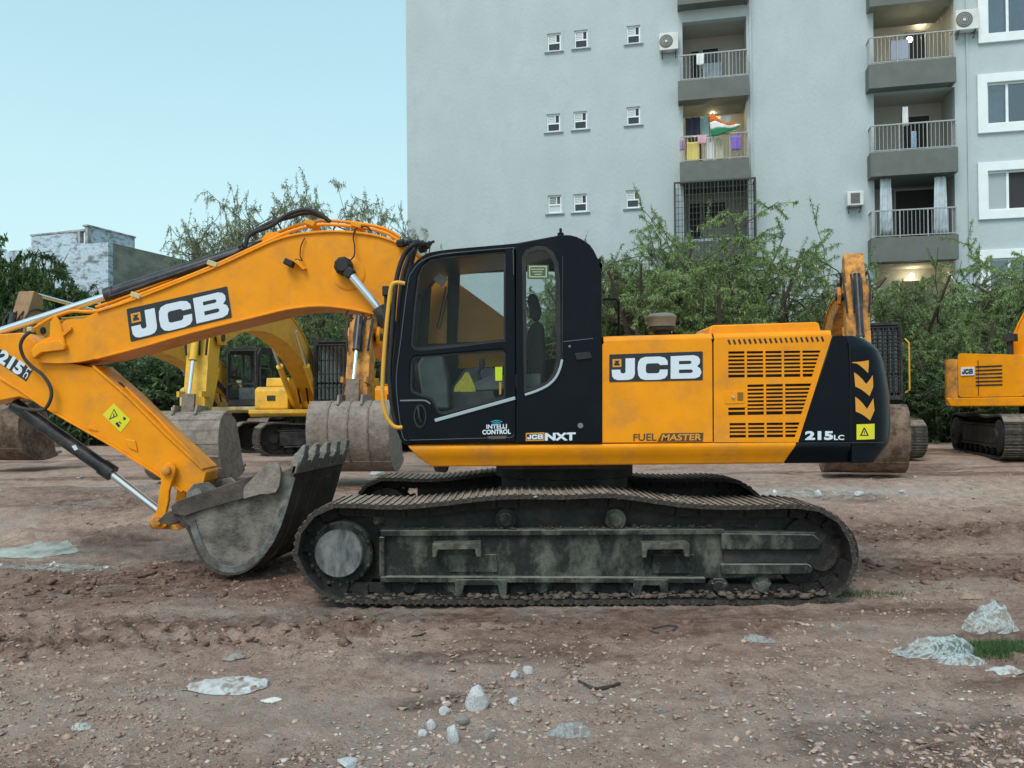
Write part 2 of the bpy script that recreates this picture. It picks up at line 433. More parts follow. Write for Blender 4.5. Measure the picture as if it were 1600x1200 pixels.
LC = [(408, 118), (406, 148), (386, 172), (350, 181), (250, 181), (218, 170), (202, 145), (197, 95), (202, 45), (220, 20), (250, 10), (350, 10), (388, 20), (405, 42), (408, 84),
      (352, 84), (350, 68), (338, 58), (268, 58), (256, 68), (254, 95), (256, 122), (268, 132), (338, 132), (350, 124), (352, 118)]
LB = [(428, 14), (428, 180), (590, 182), (618, 172), (633, 150), (631, 122), (612, 101), (634, 86), (643, 56), (630, 26), (598, 14)]
LBH = [[(486, 119), (486, 143), (562, 143), (573, 137), (573, 125), (562, 119)], [(486, 54), (486, 80), (570, 80), (582, 74), (582, 60), (570, 54)]]
def logo(parent, fn, plate=True, name='brand_decal'):
    """black plate, white letters, small amber square; fn(a,b,h): a,b in 0..1 over the plate, h height off the surface"""
    W_, H_ = 653., 208.
    if plate:
        m = MB(); q = fillet([(0, 0), (W_, 0), (W_, H_), (0, H_)], 7, 3)
        m.plate(q, [], lambda x, y: fn(x / W_, y / H_, .004), lambda x, y: fn(x / W_, y / H_, 0.0005)); base = m.build(name, M_DEC, parent)
    else: base = parent
    m = MB()
    for L, hs in ((LJ, []), (LC, []), (LB, LBH)):
        m.plate(L, hs, lambda x, y: fn(x / W_, y / H_, .0065), lambda x, y: fn(x / W_, y / H_, .0045))
    m.build('lettering', M_WHT, base)
    m = MB(); m.plate([(22, 112), (84, 112), (84, 172), (22, 172)], [], lambda x, y: fn(x / W_, y / H_, .0062), lambda x, y: fn(x / W_, y / H_, .0045))
    o = m.build('emblem', M_ORL, base)
    m = MB(); m.plate([(33, 124), (72, 124), (72, 132), (62, 146), (72, 160), (33, 160), (45, 150), (33, 138)], [], lambda x, y: fn(x / W_, y / H_, .0075), lambda x, y: fn(x / W_, y / H_, .0064))
    m.build('emblem_mark', M_DEC, base)
    return base
# ---------------------------------------------------------------- ground
def ground_material():
    m = bpy.data.materials.new('churned_earth'); m.use_nodes = True
    n, l = m.node_tree.nodes, m.node_tree.links; b = n['Principled BSDF']; b.inputs['Roughness'].default_value = .95
    b.inputs['Specular IOR Level'].default_value = .25
    tcn = n.new('ShaderNodeTexCoord')
    def noise(scale, det=6, rough=.6, st=None):
        nz = n.new('ShaderNodeTexNoise'); nz.inputs['Scale'].default_value = scale; nz.inputs['Detail'].default_value = det; nz.inputs['Roughness'].default_value = rough
        if st:
            mp = n.new('ShaderNodeMapping'); mp.inputs['Scale'].default_value = st; l.new(tcn.outputs['Object'], mp.inputs[0]); l.new(mp.outputs[0], nz.inputs['Vector'])
        else: l.new(tcn.outputs['Object'], nz.inputs['Vector'])
        return nz.outputs['Fac']
    def rng(x, a, b_, c=0., d=1.):
        mr = n.new('ShaderNodeMapRange'); mr.inputs[1].default_value = a; mr.inputs[2].default_value = b_; mr.inputs[3].default_value = c; mr.inputs[4].default_value = d
        l.new(x, mr.inputs[0]); return mr.outputs[0]
    def mix(f, c1, c2):
        mx = n.new('ShaderNodeMixRGB')
        l.new(f, mx.inputs[0])
        for k, c in ((1, c1), (2, c2)):
            if isinstance(c, tuple): mx.inputs[k].default_value = (*c, 1)
            else: l.new(c, mx.inputs[k])
        return mx.outputs[0]
    c = mix(rng(noise(1.1, 9, .66), .36, .64), (.50, .325, .252), (.72, .53, .425))
    c = mix(rng(noise(7, 8, .7), .40, .66), c, (.36, .235, .185))
    c = mix(rng(noise(24, 7, .78), .52, .66, 0, .8), c, (.62, .55, .49))
    c = mix(rng(noise(60, 4, .7), .56, .66, 0, .75), c, (.13, .085, .070))
    at = n.new('ShaderNodeAttribute'); at.attribute_name = 'mud'
    mul = n.new('ShaderNodeMath'); mul.operation = 'MULTIPLY'; l.new(at.outputs['Fac'], mul.inputs[0]); l.new(rng(noise(9, 7, .7), .32, .60, .25, 1.0), mul.inputs[1])
    c = mix(mul.outputs[0], c, mix(rng(noise(5, 6, .7), .4, .6), (.12, .062, .044), (.23, .13, .095)))
    at2 = n.new('ShaderNodeAttribute'); at2.attribute_name = 'chalk'
    mul2 = n.new('ShaderNodeMath'); mul2.operation = 'MULTIPLY'; l.new(at2.outputs['Fac'], mul2.inputs[0]); l.new(rng(noise(14, 8, .75), .42, .58), mul2.inputs[1])
    c = mix(mul2.outputs[0], c, (.56, .60, .56))
    l.new(c, b.inputs['Base Color'])
    h = n.new('ShaderNodeMath'); h.operation = 'ADD'; l.new(noise(30, 8, .7), h.inputs[0])
    h2 = n.new('ShaderNodeMath'); h2.operation = 'MULTIPLY'; h2.inputs[1].default_value = .5; l.new(noise(110, 4, .7), h2.inputs[0]); l.new(h2.outputs[0], h.inputs[1])
    bp = n.new('ShaderNodeBump'); bp.inputs['Strength'].default_value = 1.0; bp.inputs['Distance'].default_value = .05
    l.new(h.outputs[0], bp.inputs['Height']); l.new(bp.outputs[0], b.inputs['Normal'])
    return m
M_GROUND = ground_material()
def build_ground():
    ys = [2.2]
    while ys[-1] < 62: ys.append(ys[-1] + max(.011, .0042 * ys[-1] if ys[-1] < 14 else .012 * ys[-1]))
    ys = np.array(ys + [80, 110, 160, 260, 500, 900])
    nx = 560
    t = np.linspace(-1, 1, nx)
    half = ys * 0.80 + 1.6; half[-6:] = [110, 160, 240, 400, 800, 1400]
    X = t[None, :] * half[:, None]; Y = np.repeat(ys[:, None], nx, 1)
    Z = ground_h(X, Y)
    fine = sstep(16, 9, Y)
    Z = Z + fine * .014 * fbm(X * 11, Y * 11, 3, 77) * (.4 + 1.2 * sstep(-.3, .4, fbm(X * .7, Y * .9, 2, 55)))
    cl = np.maximum(0, fbm(X * 16, Y * 16, 2, 177) - .12); Z = Z + fine * .06 * cl * sstep(-.1, .35, fbm(X * .9, Y * 1.1, 2, 59))
    Z[-6:] = .5
    verts = np.stack([X, Y, Z], -1).reshape(-1, 3)
    i = np.arange(len(ys) - 1)[:, None] * nx + np.arange(nx - 1)[None, :]
    q = np.stack([i, i + 1, i + nx + 1, i + nx], -1).reshape(-1, 4)
    me = fast_mesh('ground', verts, q, 4, M_GROUND, True)
    x, y = X, Y
    wob = .25 * fbm(x * .8, y * .8, 3, 8)
    mud = np.zeros_like(x)
    for cx, cy, rx, ry, a in ((-3.9, 5.55, 1.5, .22, .9), (-1.6, 6.2, 1.6, .22, 1.), (-3.3, 7.6, 1.6, .75, 1.0), (-4.6, 8.2, 1.2, .3, .6), (.5, 6.35, 2.4, .16, .9), (2.9, 6.35, .9, .3, .6),
                              (4.6, 9.9, 2.4, .55, .9), (4.2, 7.7, 1.6, .35, .75), (7.5, 9.0, 1.5, .5, .7), (-.4, 4.45, .16, .08, .9), (2.5, 3.9, .3, .15, .5), (3.9, 4.1, .5, .5, .7), (0, 8.1, 2.6, 1.5, .9),
                              (-2, 11.0, 1.5, .6, .7), (1.5, 12, 2, .6, .5), (-6, 11.5, 2, .5, .5), (3.6, 4.8, .3, .12, .6), (-.9, 3.4, .8, .3, .35)):
        mud = np.maximum(mud, a * np.exp(-(((x + wob - cx) / rx) ** 2 + ((y + wob * .5 - cy) / ry) ** 2)))
    mud = np.clip(mud * 1.8 * (1 + .8 * fbm(x * 3, y * 3, 4, 66)), 0, 1)
    mud = np.maximum(mud, .85 * sstep(.08, .35, fbm(x * .45, y * 1.3, 4, 123)))
    mud[Y > 26] = .6
    chalk = np.zeros_like(x)
    for cx, cy, rx, ry, a in ((-4.7, 8.45, .75, .25, 1.), (-1.9, 4.55, .35, .06, .55), (3.7, 4.2, .45, .5, .55), (4.4, 4.6, .3, .2, .7), (4.3, 11.8, 1.8, .25, .8), (-3.6, 13.2, 2.0, .4, .8), (1.5, 4.1, .9, .5, .25), (-.4, 3.9, .8, .4, .25), (-5.5, 12.5, 1.2, .3, .5), (2.7, 9.9, .5, .15, .7)):
        chalk = np.maximum(chalk, a * np.exp(-(((x + wob * .5 - cx) / rx) ** 2 + ((y + wob * .3 - cy) / ry) ** 2)))
    chalk = np.clip(np.maximum(chalk * 1.3, .30 * sstep(.18, .45, fbm(x * .8 + 3, y * 1.4, 5, 321))), 0, 1)
    for nme, arr in (('mud', mud), ('chalk', chalk)):
        a = me.attributes.new(nme, 'FLOAT', 'POINT'); a.data.foreach_set('value', arr.ravel().astype(np.float32))
    o = new_obj('ground', me); tag(o, 'bare churned reddish brown earth of the yard', None, None, 'structure')
    # ground behind the photographer so that the sheet closes around the viewer
    m = MB(); m.add([(-1400, -1400, -.05), (1400, -1400, -.05), (1400, 2.6, -.05), (-1400, 2.6, -.05)], [(0, 1, 2, 3)])
    o = m.build('ground', M_GROUND); tag(o, 'bare earth behind the viewer', None, None, 'structure')
build_ground()

M_STW = mat('white_quartz_rock', (.60, .63, .65), .85, 0, (.26, .20, .17), .8, 9, .15, 12, .5, 30, .5, .65)
M_STG = mat('grey_rubble_rock', (.29, .27, .25), .9, 0, (.2, .15, .12), .7, 9, .3, 12, .5, 30)
M_STP = mat('pale_pebbles', (.52, .45, .40), .9, 0, (.20, .14, .12), .9, 9, .3, 12)
M_STB = mat('brown_clods', (.42, .30, .24), .95, 0, (.13, .085, .07), .9, 9, .3, 12)
def rock_mesh(seed, m, subdiv=2):
    rnd = random.Random(seed); b = bmesh.new(); bmesh.ops.create_icosphere(b, subdivisions=subdiv, radius=1)
    pl = []
    for _ in range(9):
        d = Vector((rnd.gauss(0, 1), rnd.gauss(0, 1), rnd.gauss(0, 1))).normalized(); pl.append((d, rnd.uniform(.52, .85)))
    for v in b.verts:
        for d, k in pl:
            q = v.co.dot(d)
            if q > k: v.co -= d * (q - k)
        v.co *= 1 + .05 * rnd.uniform(-1, 1)
    me = bpy.data.meshes.new('rock'); b.to_mesh(me); b.free(); me.materials.append(m); return me
RK = [rock_mesh(k, M_STW) for k in range(4)] + [rock_mesh(10 + k, M_STG) for k in range(3)]
# (u, v of the foot, width px, height px, mesh, label)
stones = [
    (746, 1112, 38, 42, 0, 'large white angular rock, the biggest stone in the foreground dirt', 'white rocks in the foreground dirt'),
    (707, 1163, 27, 31, 1, 'white egg sized rock below the biggest white rock', 'white rocks in the foreground dirt'),
    (722, 1133, 24, 17, 4, 'pinkish grey stone between the two largest white rocks', 'grey stones in the foreground dirt'),
    (694, 1118, 18, 14, 2, 'small white stone left of the biggest white rock beside rusty soil', 'white rocks in the foreground dirt'),
    (660, 1152, 14, 12, 3, 'small cream pebble farthest left in the cluster near the white rocks', 'white rocks in the foreground dirt'),
    (673, 1140, 14, 16, 1, 'small pale stone just above the cream pebble', 'white rocks in the foreground dirt'),
    (804, 1060, 14, 12, 0, 'left one of two pale pebbles above and right of the biggest rock', 'white rocks in the foreground dirt'),
    (825, 1054, 16, 14, 3, 'right one of two pale pebbles above and right of the biggest rock', 'white rocks in the foreground dirt'),
    (762, 1155, 22, 13, 5, 'flat grey stone right of the egg sized white rock', 'grey stones in the foreground dirt'),
    (803, 1100, 18, 8, 2, 'thin flat white stone to the right of the biggest rock', 'white rocks in the foreground dirt'),
    (413, 1074, 16, 14, 0, 'white block at the right end of the chalky smear on the left', 'white rocks in the foreground dirt'),
    (1034, 1115, 18, 10, 4, 'lone grey pebble far right of the biggest white rock, near the bottom', 'grey stones in the foreground dirt'),
    (1277, 776, 15, 11, 1, 'white stone on the ground behind the rear end of the track', 'white rocks behind the track'),
    (1342, 776, 14, 9, 2, 'pale stone right of the white stone behind the rear track end', 'white rocks behind the track'),
    (1410, 771, 10, 6, 3, 'small white stone farthest right of those behind the track end', 'white rocks behind the track'),
    (588, 744, 22, 12, 0, 'white lump of rubble in front of the mud caked bucket', 'white rubble by the middle bucket'),
    (545, 1196, 40, 9, 2, 'flat white stone at the bottom edge left of the egg sized rock', 'white rocks in the foreground dirt'),
]
for u, v, w, h, k, lab, grp in stones:
    p = G(u, v - h * .1); s = p.y / F
    o = new_obj('rock', RK[k]); o.location = p + Vector((0, 0, h * s * .30)); o.scale = (w * s * .58, w * s * .5, h * s * .62)
    o.rotation_euler = (random.Random(u).uniform(-.2, .2), random.Random(v).uniform(-.2, .2), random.Random(u + v).uniform(0, 6)); tag(o, lab, 'rock', grp)

def scatter(name, mt, n, seed, smin, smax, dens, label, yr=(3.3, 13), flat=.6):
    rg = np.random.default_rng(seed)
    base = bmesh.new(); bmesh.ops.create_icosphere(base, subdivisions=1, radius=1)
    bv = np.array([v.co[:] for v in base.verts]); bf = np.array([[v.index for v in f.verts] for f in base.faces]); base.free()
    y = yr[0] * (yr[1] / yr[0]) ** rg.random(n * 4); x = (rg.random(n * 4) * 2 - 1) * (y * .72 + .3)
    keep = rg.random(n * 4) < dens(x, y); x, y = x[keep][:n], y[keep][:n]; n = len(x)
    z = ground_h(x, y)
    s = smin * (smax / smin) ** (rg.random(n) ** 2.2)
    jit = 1 + .8 * (rg.random((n, len(bv), 1)) - .5) * 2
    sc = np.stack([s * (0.7 + .8 * rg.random(n)), s * (.6 + .6 * rg.random(n)), s * (flat * (.5 + .7 * rg.random(n)))], -1)
    v = bv[None] * jit * sc[:, None, :]
    a = rg.random(n) * 6.28; ca, sa = np.cos(a)[:, None], np.sin(a)[:, None]
    vx = v[..., 0] * ca - v[..., 1] * sa; vy = v[..., 0] * sa + v[..., 1] * ca
    v = np.stack([vx + x[:, None], vy + y[:, None], v[..., 2] + z[:, None] + .15 * s[:, None]], -1)
    f = bf[None] + (np.arange(n) * len(bv))[:, None, None]
    o = new_obj(name, fast_mesh(name, v.reshape(-1, 3), f.reshape(-1, 3), 3, mt)); tag(o, label, 'gravel', None, 'stuff'); return o
nd = lambda s, k=1.2: (lambda x, y: np.clip(.25 + k * fbm(x * .9, y * 1.1, 3, s), .03, 1))
offtrack = lambda f: (lambda x, y: f(x, y) * (1 - (abs(y - 8.1) < 1.7) * (x > -1.9) * (x < 2.9)))
M_CLD = mat('dark_mud_clods', (.15, .085, .062), .95, 0, (.30, .21, .165), .8, 9, .3, 12)
scatter('gravel', M_CLD, 2600, 8, .008, .045, lambda x, y: np.clip(gauss(x, y, -3.2, 5.6, 1.6, .3) + gauss(x, y, -.8, 5.9, 1.2, .12) + gauss(x, y, -3.6, 7.6, 1.6, .6) + gauss(x, y, 4.2, 7.8, 1.8, .5) + gauss(x, y, 5, 9.9, 2.5, .5), 0, 1), 'dark clods of churned mud in the ruts', flat=.75, yr=(4.5, 12))
scatter('gravel', M_CLD, 11000, 12, .002, .009, offtrack(nd(401, 1.4)), 'fine dark soil crumbs scattered over the yard', flat=.8, yr=(3.3, 8))
scatter('gravel', M_STB, 15000, 1, .003, .020, offtrack(nd(201)), 'brown dirt clods and crumbs scattered over the yard', flat=.7)
scatter('gravel', M_STP, 6500, 2, .002, .010, offtrack(nd(301, 1.6)), 'pale gravel chips scattered over the yard', flat=.5)
scatter('gravel', M_STP, 3000, 5, .003, .017, lambda x, y: np.clip(gauss(x, y, 2.5, 3.9, 1.3, .9) + gauss(x, y, -.2, 3.9, .7, .5), 0, 1), 'denser pale rubble chips in the right foreground', flat=.45, yr=(3.3, 6))
scatter('gravel', M_STW, 260, 3, .012, .045, lambda x, y: np.clip(gauss(x, y, 4.5, 11.8, 2.5, .5) + gauss(x, y, -3.5, 13.0, 3, .6) + gauss(x, y, -4.7, 8.4, .9, .3), 0, 1), 'white rubble pieces strewn behind the machine', yr=(7, 15))
# ---------------------------------------------------------------- the large machine in front
ROOT_L = Vector((0.45, 8.1, 0.0))
ORG[0] = ROOT_L
EX = thing('excavator', 'large orange and black crawler excavator side-on in the foreground, nearest of all the machines', 'excavator', ROOT_L)
YB = 6.75          # side of the upper body
def quadfn(tl, tr, br, bl, Y):
    def f(a, b, h=0.0):
        x = (tl[0] * (1 - a) + tr[0] * a) * b + (bl[0] * (1 - a) + br[0] * a) * (1 - b)
        y = (tl[1] * (1 - a) + tr[1] * a) * b + (bl[1] * (1 - a) + br[1] * a) * (1 - b)
        p = P(x, y, Y); return Vector((p.x, Y - h, p.z))
    return f
def pxprism(name, px, yref, y0, y1, m, parent=None, holes=(), fr=0, **kw):
    q = XZ(px, yref)
    if fr: q = fillet(q, fr)
    mb = MB(); mb.prism(q, y0, y1, [XZ(h, yref) for h in holes]); return mb.build(name, m, parent or EX, **kw)
def pxcyl(name, u, v, r, y0, y1, m, parent=None, yref=None, n=28, **kw):
    p = P(u, v, yref if yref is not None else y0); mb = MB(); mb.cyl((p.x, y0, p.z), (p.x, y1, p.z), r, n=n)
    return mb.build(name, m, parent or EX, **kw)

# --- crawler tracks ------------------------------------------------------
SH_L = .186
def shoe_mesh():
    b = MB(); b.box((0, 0, .006), (SH_L - .003, .60, .036))
    for k, x in enumerate((-.062, 0.0, .062)):
        b.box((x, 0, .028), (.020, .60, .012))
    b.box((SH_L * .5 - .012, 0, .006), (.03, .60, .012))
    nf = len(b.bm.faces)
    b.box((-.02, -.10, -.05), (.13, .05, .08)); b.box((-.02, .10, -.05), (.13, .05, .08))
    for f in list(b.bm.faces)[nf:]: f.material_index = 1
    bmesh.ops.recalc_face_normals(b.bm, faces=b.bm.faces); b.bm.normal_update()
    for f in b.bm.faces:
        if f.normal.z < -.5: f.material_index = 1
    o = ORG[0]; ORG[0] = Vector((0, 0, 0)); me = b.mesh('track_shoe', [M_SHOE, M_CHN]); ORG[0] = o; return me
SHOE = shoe_mesh()
def resample(pts, n):
    pts = [Vector(p) for p in pts]; pts.append(pts[0]); L = [0]
    for a, b in zip(pts, pts[1:]): L.append(L[-1] + (b - a).length)
    out = []; j = 0
    for i in range(n):
        t = L[-1] * i / n
        while L[j + 1] < t: j += 1
        k = (t - L[j]) / (L[j + 1] - L[j]); out.append(pts[j].lerp(pts[j + 1], k))
    return out, L[-1]
def lay_track(path, yc, parent_root, M=None, mesh=None, sag_seed=0, width=1.0, pitch=None):
    """path: closed (x,z) loop of the shoes' running face, clockwise or not; makes crawler_track > track_shoe"""
    mesh = mesh or SHOE; rnd = random.Random(sag_seed)
    sm = [(p.x, p.y) for p in catmull([Vector((a, b, 0)) for a, b in path], 6, True)]
    _, L = resample([Vector((a, b)) for a, b in sm], 10); n = int(round(L / (pitch or SH_L)))
    ps, L = resample([Vector((a, b)) for a, b in sm], n)
    area = sum(ps[i].x * ps[(i + 1) % n].y - ps[(i + 1) % n].x * ps[i].y for i in range(n)); sgn = 1 if area > 0 else -1
    b = MB()
    for i in range(n):     # chain links just inside the shoes
        p, q = ps[i], ps[(i + 1) % n]; t = (q - p).normalized(); nn = Vector((t.y, -t.x)) * sgn
        for dy in (-.09, .09):
            a_ = p - nn * .075; c_ = q - nn * .075
            b.bar((a_.x, yc + dy, a_.y), (c_.x, yc + dy, c_.y), .045, .075, up=(nn.x, 0, nn.y))
    if M is not None: b.M = M
    tr = b.build('crawler_track', M_CHN, parent_root); tr['kind'] = 'stuff'
    for i in range(n):
        p, q = ps[i], ps[(i + 1) % n]; mid = (p + q) / 2; t = (q - p).normalized(); nn = Vector((t.y, -t.x)) * sgn
        ex = Vector((t.x, 0, t.y)); ez = Vector((nn.x, 0, nn.y)); ey = ez.cross(ex)
        m4 = Matrix((ex, ey, ez)).transposed().to_4x4()
        m4.translation = Vector((mid.x, yc + rnd.uniform(-.004, .004), mid.y)) - ORG[0] - ez * .012
        m4 = m4 @ Matrix.Diagonal((L / n / SH_L, width, 1, 1))
        if M is not None: m4 = M @ m4
        o = bpy.data.objects.new('track_shoe', mesh); C.objects.link(o); o.parent = tr; o.matrix_local = m4
    return tr
def track_outline():
    px = [(460, 868), (463, 840), (478, 812), (504, 795), (530, 788), (584, 791), (635, 791), (699, 785), (756, 778), (810, 775), (880, 776), (952, 773), (1015, 781), (1072, 789),
          (1150, 792), (1225, 790), (1268, 792), (1300, 803), (1324, 828), (1336, 866), (1334, 897), (1322, 919), (1302, 934), (1272, 942), (1240, 943), (1100, 942), (900, 942), (700, 942), (540, 940), (505, 930), (478, 905)]
    return XZ(px, 6.6)
TP = track_outline()
for yc, s in ((6.9, 1), (9.29, 2)): lay_track(TP, yc, EX, sag_seed=s)

def side_frame(y0, near):
    """roller frame, drive hub, idler, rollers: y0 is the outer face of the track, d the inward direction"""
    d = 1 if near else -1
    Y = lambda k: y0 + d * k
    ref = 6.76
    px = [(598, 838), (615, 832), (1095, 834), (1130, 830), (1275, 832), (1285, 850), (1285, 892), (1200, 900), (1120, 905), (1095, 904), (598, 903)]
    fr = pxprism('track_frame', px, ref, Y(.16), Y(.44), M_FRM, bevel=.012)
    pxprism('gap_shade_plate', [(598, 806), (660, 800), (790, 792), (962, 790), (1100, 804), (1245, 806), (1262, 838), (598, 838)], ref, Y(.30), Y(.36), M_BKD)  # dark plate added as painted shade in the gap below the upper run
    if near:
        pxprism('track_frame_top_ledge', [(596, 828), (1130, 826), (1130, 834), (596, 837)], ref, Y(.12), Y(.46), M_FRM, bevel=.006)
        pxprism('track_frame_bottom_flange', [(596, 899), (1100, 901), (1100, 909), (596, 908)], ref, Y(.10), Y(.46), M_FRM, bevel=.006)
        pxprism('frame_end_flange', [(594, 838), (602, 838), (602, 899), (594, 899)], ref, Y(.11), Y(.3), M_FRM, bevel=.004)
        # step brackets on the frame
        for a, b in ((678, 752), (1000, 1072)):
            q = XZ([(a, 845), (b, 844), (b + 1, 866), (b - 7, 866), (b - 9, 854), (a + 8, 855), (a + 6, 867), (a, 867)], ref)
            mb = MB(); mb.prism(q, Y(.03), Y(.17)); mb.build('step_bracket', mat('scuffed_step_paint', (.13, .13, .10), .8, 0, (.035, .035, .03), .85, 12, .3, 9, .3, 40, .4, .6), EX, bevel=.006)
        # stepped stiffeners behind the brackets
        pxprism('cover_plate', [(700, 866), (775, 866), (778, 893), (702, 893)], ref, Y(.14), Y(.17), M_FRM, bevel=.004)
        pxprism('cover_plate', [(1020, 866), (1085, 866), (1085, 895), (1018, 895)], ref, Y(.14), Y(.17), M_FRM, bevel=.004)
        # idler yoke: two long forks with a dark slot
        pxprism('idler_yoke', [(1125, 832), (1270, 834), (1282, 846), (1275, 858), (1125, 858)], ref, Y(.10), Y(.2), M_FRM, bevel=.014)
        pxprism('idler_yoke', [(1125, 880), (1262, 880), (1268, 888), (1262, 896), (1125, 896)], ref, Y(.10), Y(.2), M_FRM, bevel=.012)
        pxprism('yoke_slot', [(1130, 859), (1272, 859), (1272, 879), (1130, 879)], ref, Y(.145), Y(.17), M_BKD)
    # drive sprocket at the left, idler at the right
    c = P(531, 866, ref)
    mb = MB(); prof = []
    nT = 21; pts = []
    for k in range(nT):
        for da, rr in ((-.30, .335), (-.13, .385), (.13, .385), (.30, .335)):
            a = 2 * PI * (k + da) / nT; pts.append((c.x + rr * math.cos(a), c.z + rr * math.sin(a)))
    mb.prism(pts, Y(.27), Y(.33)); sp = mb.build('sprocket', M_CHN, EX)
    mb = MB(); mb.lathe((c.x, Y(.42), c.z), (0, -d, 0), [(0, .30), (.10, .30), (.12, .265), (.22, .262), (.24, .245)], 36); hub = mb.build('final_drive', M_FRM, sp, smooth=35)
    ch = P(529, 865, 6.72)
    mb = MB(); mb.lathe((ch.x, Y(.18), ch.z), (0, -d, 0), [(0, .195), (.055, .195), (.065, .188)], 40); mb.build('hub_cover', M_HUB, sp, smooth=35)
    mb = MB()
    for k in range(16):
        a = 2 * PI * k / 16; mb.cyl((c.x + .245 * math.cos(a), Y(.20), c.z + .245 * math.sin(a)), (c.x + .245 * math.cos(a), Y(.165), c.z + .245 * math.sin(a)), .014, n=6)
    mb.build('hub_bolts', M_FRM, sp)
    c = P(1283, 868, ref)
    mb = MB(); mb.lathe((c.x, Y(.40), c.z), (0, -d, 0), [(0, .24), (.03, .33), (.07, .33), (.075, .30), (.13, .30), (.135, .33), (.18, .33), (.2, .25), (.24, .12), (.26, .12)], 36)
    mb.build('idler_wheel', M_CHN, EX, smooth=35)
    for u in (790, 962):
        c = P(u, 812, ref); mb = MB(); mb.lathe((c.x, Y(.42), c.z), (0, -d, 0), [(0, .03), (.05, .05), (.06, .085), (.10, .085), (.11, .07), (.2, .07), (.21, .085), (.25, .085), (.26, .055), (.28, .05)], 20)
        mb.build('carrier_roller', M_FRM, EX, smooth=35)
        mb = MB(); mb.box((c.x + .02, Y(.34), c.z - .10), (.12, .16, .14)); mb.build('roller_bracket', M_CHN, EX)
    for k in range(9):
        u = 640 + k * 69; c = P(u, 917, ref)
        mb = MB(); mb.lathe((c.x, Y(.40), c.z), (0, -d, 0), [(0, .06), (.02, .085), (.06, .085), (.07, .07), (.17, .07), (.18, .085), (.22, .085), (.24, .06), (.26, .045)], 18)
        ro = mb.build('track_roller', M_FRM, EX, smooth=35)
        mb = MB(); mb.box((c.x, Y(.17), c.z + .035), (.09, .05, .07)); mb.box((c.x - .05, Y(.155), c.z + .02), (.022, .03, .03)); mb.box((c.x + .05, Y(.155), c.z + .02), (.022, .03, .03))
        mb.build('roller_cap', M_FRM, ro, bevel=.008)
    if near:
        for a, b in ((712, 792), (988, 1042)):
            pxprism('track_guide', [(a, 903), (b, 903), (b, 929), (b - 10, 931), (b - 14, 912), (a + 14, 912), (a + 10, 931), (a, 929)], ref, Y(.09), Y(.14), M_FRM, bevel=.006)
side_frame(6.6, True); side_frame(9.59, False)
# centre frame, slewing ring
mb = MB(); mb.box((.55, 8.1, .50), (1.5, 1.7, .34)); mb.build('centre_frame', M_BKD, EX, bevel=.04)
for sx in (-1, 1):
    mb = MB(); mb.bar((.55 + sx * .45, 8.1, .52), (.55 + sx * .95, 7.05, .42), .34, .26); mb.bar((.55 + sx * .45, 8.1, .52), (.55 + sx * .95, 9.15, .42), .34, .26)
    mb.build('frame_leg', M_BKD, EX, bevel=.03)
mb = MB(); mb.lathe((.50, 8.1, .66), (0, 0, 1), [(0, .66), (.12, .66), (.13, .61), (.24, .61), (.25, .66), (.40, .66)], 48); mb.build('slewing_ring', M_BKD, EX, smooth=35)
mb = MB(); q = [(.5 + .69 * math.cos(2 * PI * k / 32), .69 * math.sin(2 * PI * k / 32)) for k in range(32)]
for k in range(32):
    a = 2 * PI * k / 32; mb.cyl((.5 + .64 * math.cos(a), 8.1 + .64 * math.sin(a), .90), (.5 + .64 * math.cos(a), 8.1 + .64 * math.sin(a), .93), .016, n=6)
mb.build('ring_bolts', M_FRM, EX)

# mud packed between the rollers and lying on the ledges
def caked(n, seed, fn, smin, smax, m, lab):
    rg = np.random.default_rng(seed); base = bmesh.new(); bmesh.ops.create_icosphere(base, subdivisions=1, radius=1)
    bv = np.array([v.co[:] for v in base.verts]); bf = np.array([[v.index for v in f.verts] for f in base.faces]); base.free()
    c = np.array([fn(rg) for _ in range(n)]); s = smin * (smax / smin) ** (rg.random(n) ** 2)
    v = bv[None] * (1 + .8 * (rg.random((n, len(bv), 1)) - .5)) * (s[:, None, None] * np.array([1.3, 1, .6])) + c[:, None, :] - np.array(ROOT_L)
    f = bf[None] + (np.arange(n) * len(bv))[:, None, None]
    o = new_obj('caked_mud', fast_mesh('caked_mud', v.reshape(-1, 3), f.reshape(-1, 3), 3, m), EX); o['kind'] = 'stuff'; o['label'] = lab
_x0, _x1, _zb = P(500, 940, 6.6).x, P(1300, 940, 6.6).x, P(900, 937, 6.6).z
M_CKD = mat('dark_caked_mud', (.075, .055, .045), .95, 0, (.22, .17, .135), .8, 12, .3, 14)
caked(900, 5, lambda g: (g.uniform(_x0, _x1), 6.61 + .5 * g.random() ** 1.6, _zb + .005 + .02 * g.random()), .008, .036, M_CKD, 'mud packed along the bottom run of the track')
_zl = P(900, 826, 6.72).z
caked(260, 6, lambda g: (g.uniform(_x0 + .6, _x1 - .5), g.uniform(6.73, 6.95), _zl + .002), .006, .022, M_CKD, 'mud lying on top of the track frame')
def _top(g):
    u = g.uniform(600, 1240); p = P(u, float(np.interp(u, [540, 635, 756, 880, 1015, 1150, 1270], [790, 792, 779, 777, 782, 793, 793])), 6.6)
    return (p.x, g.uniform(6.6, 7.2), p.z + .008)
caked(420, 7, _top, .005, .018, mat('pale_dried_mud', (.34, .27, .215), .95, 0, (.16, .12, .1), .8, 12), 'dried mud crumbs on the upper run of the track')

# --- upper structure -----------------------------------------------------
z_sk = P(900, 728, YB).z
def skirt_prof():
    t, b = P(900, 692, YB).z, P(900, 728, YB).z; r = .05
    return t, b
t_, b_ = skirt_prof()
x0, x1 = P(636, 700, YB).x, P(1247, 700, YB).x
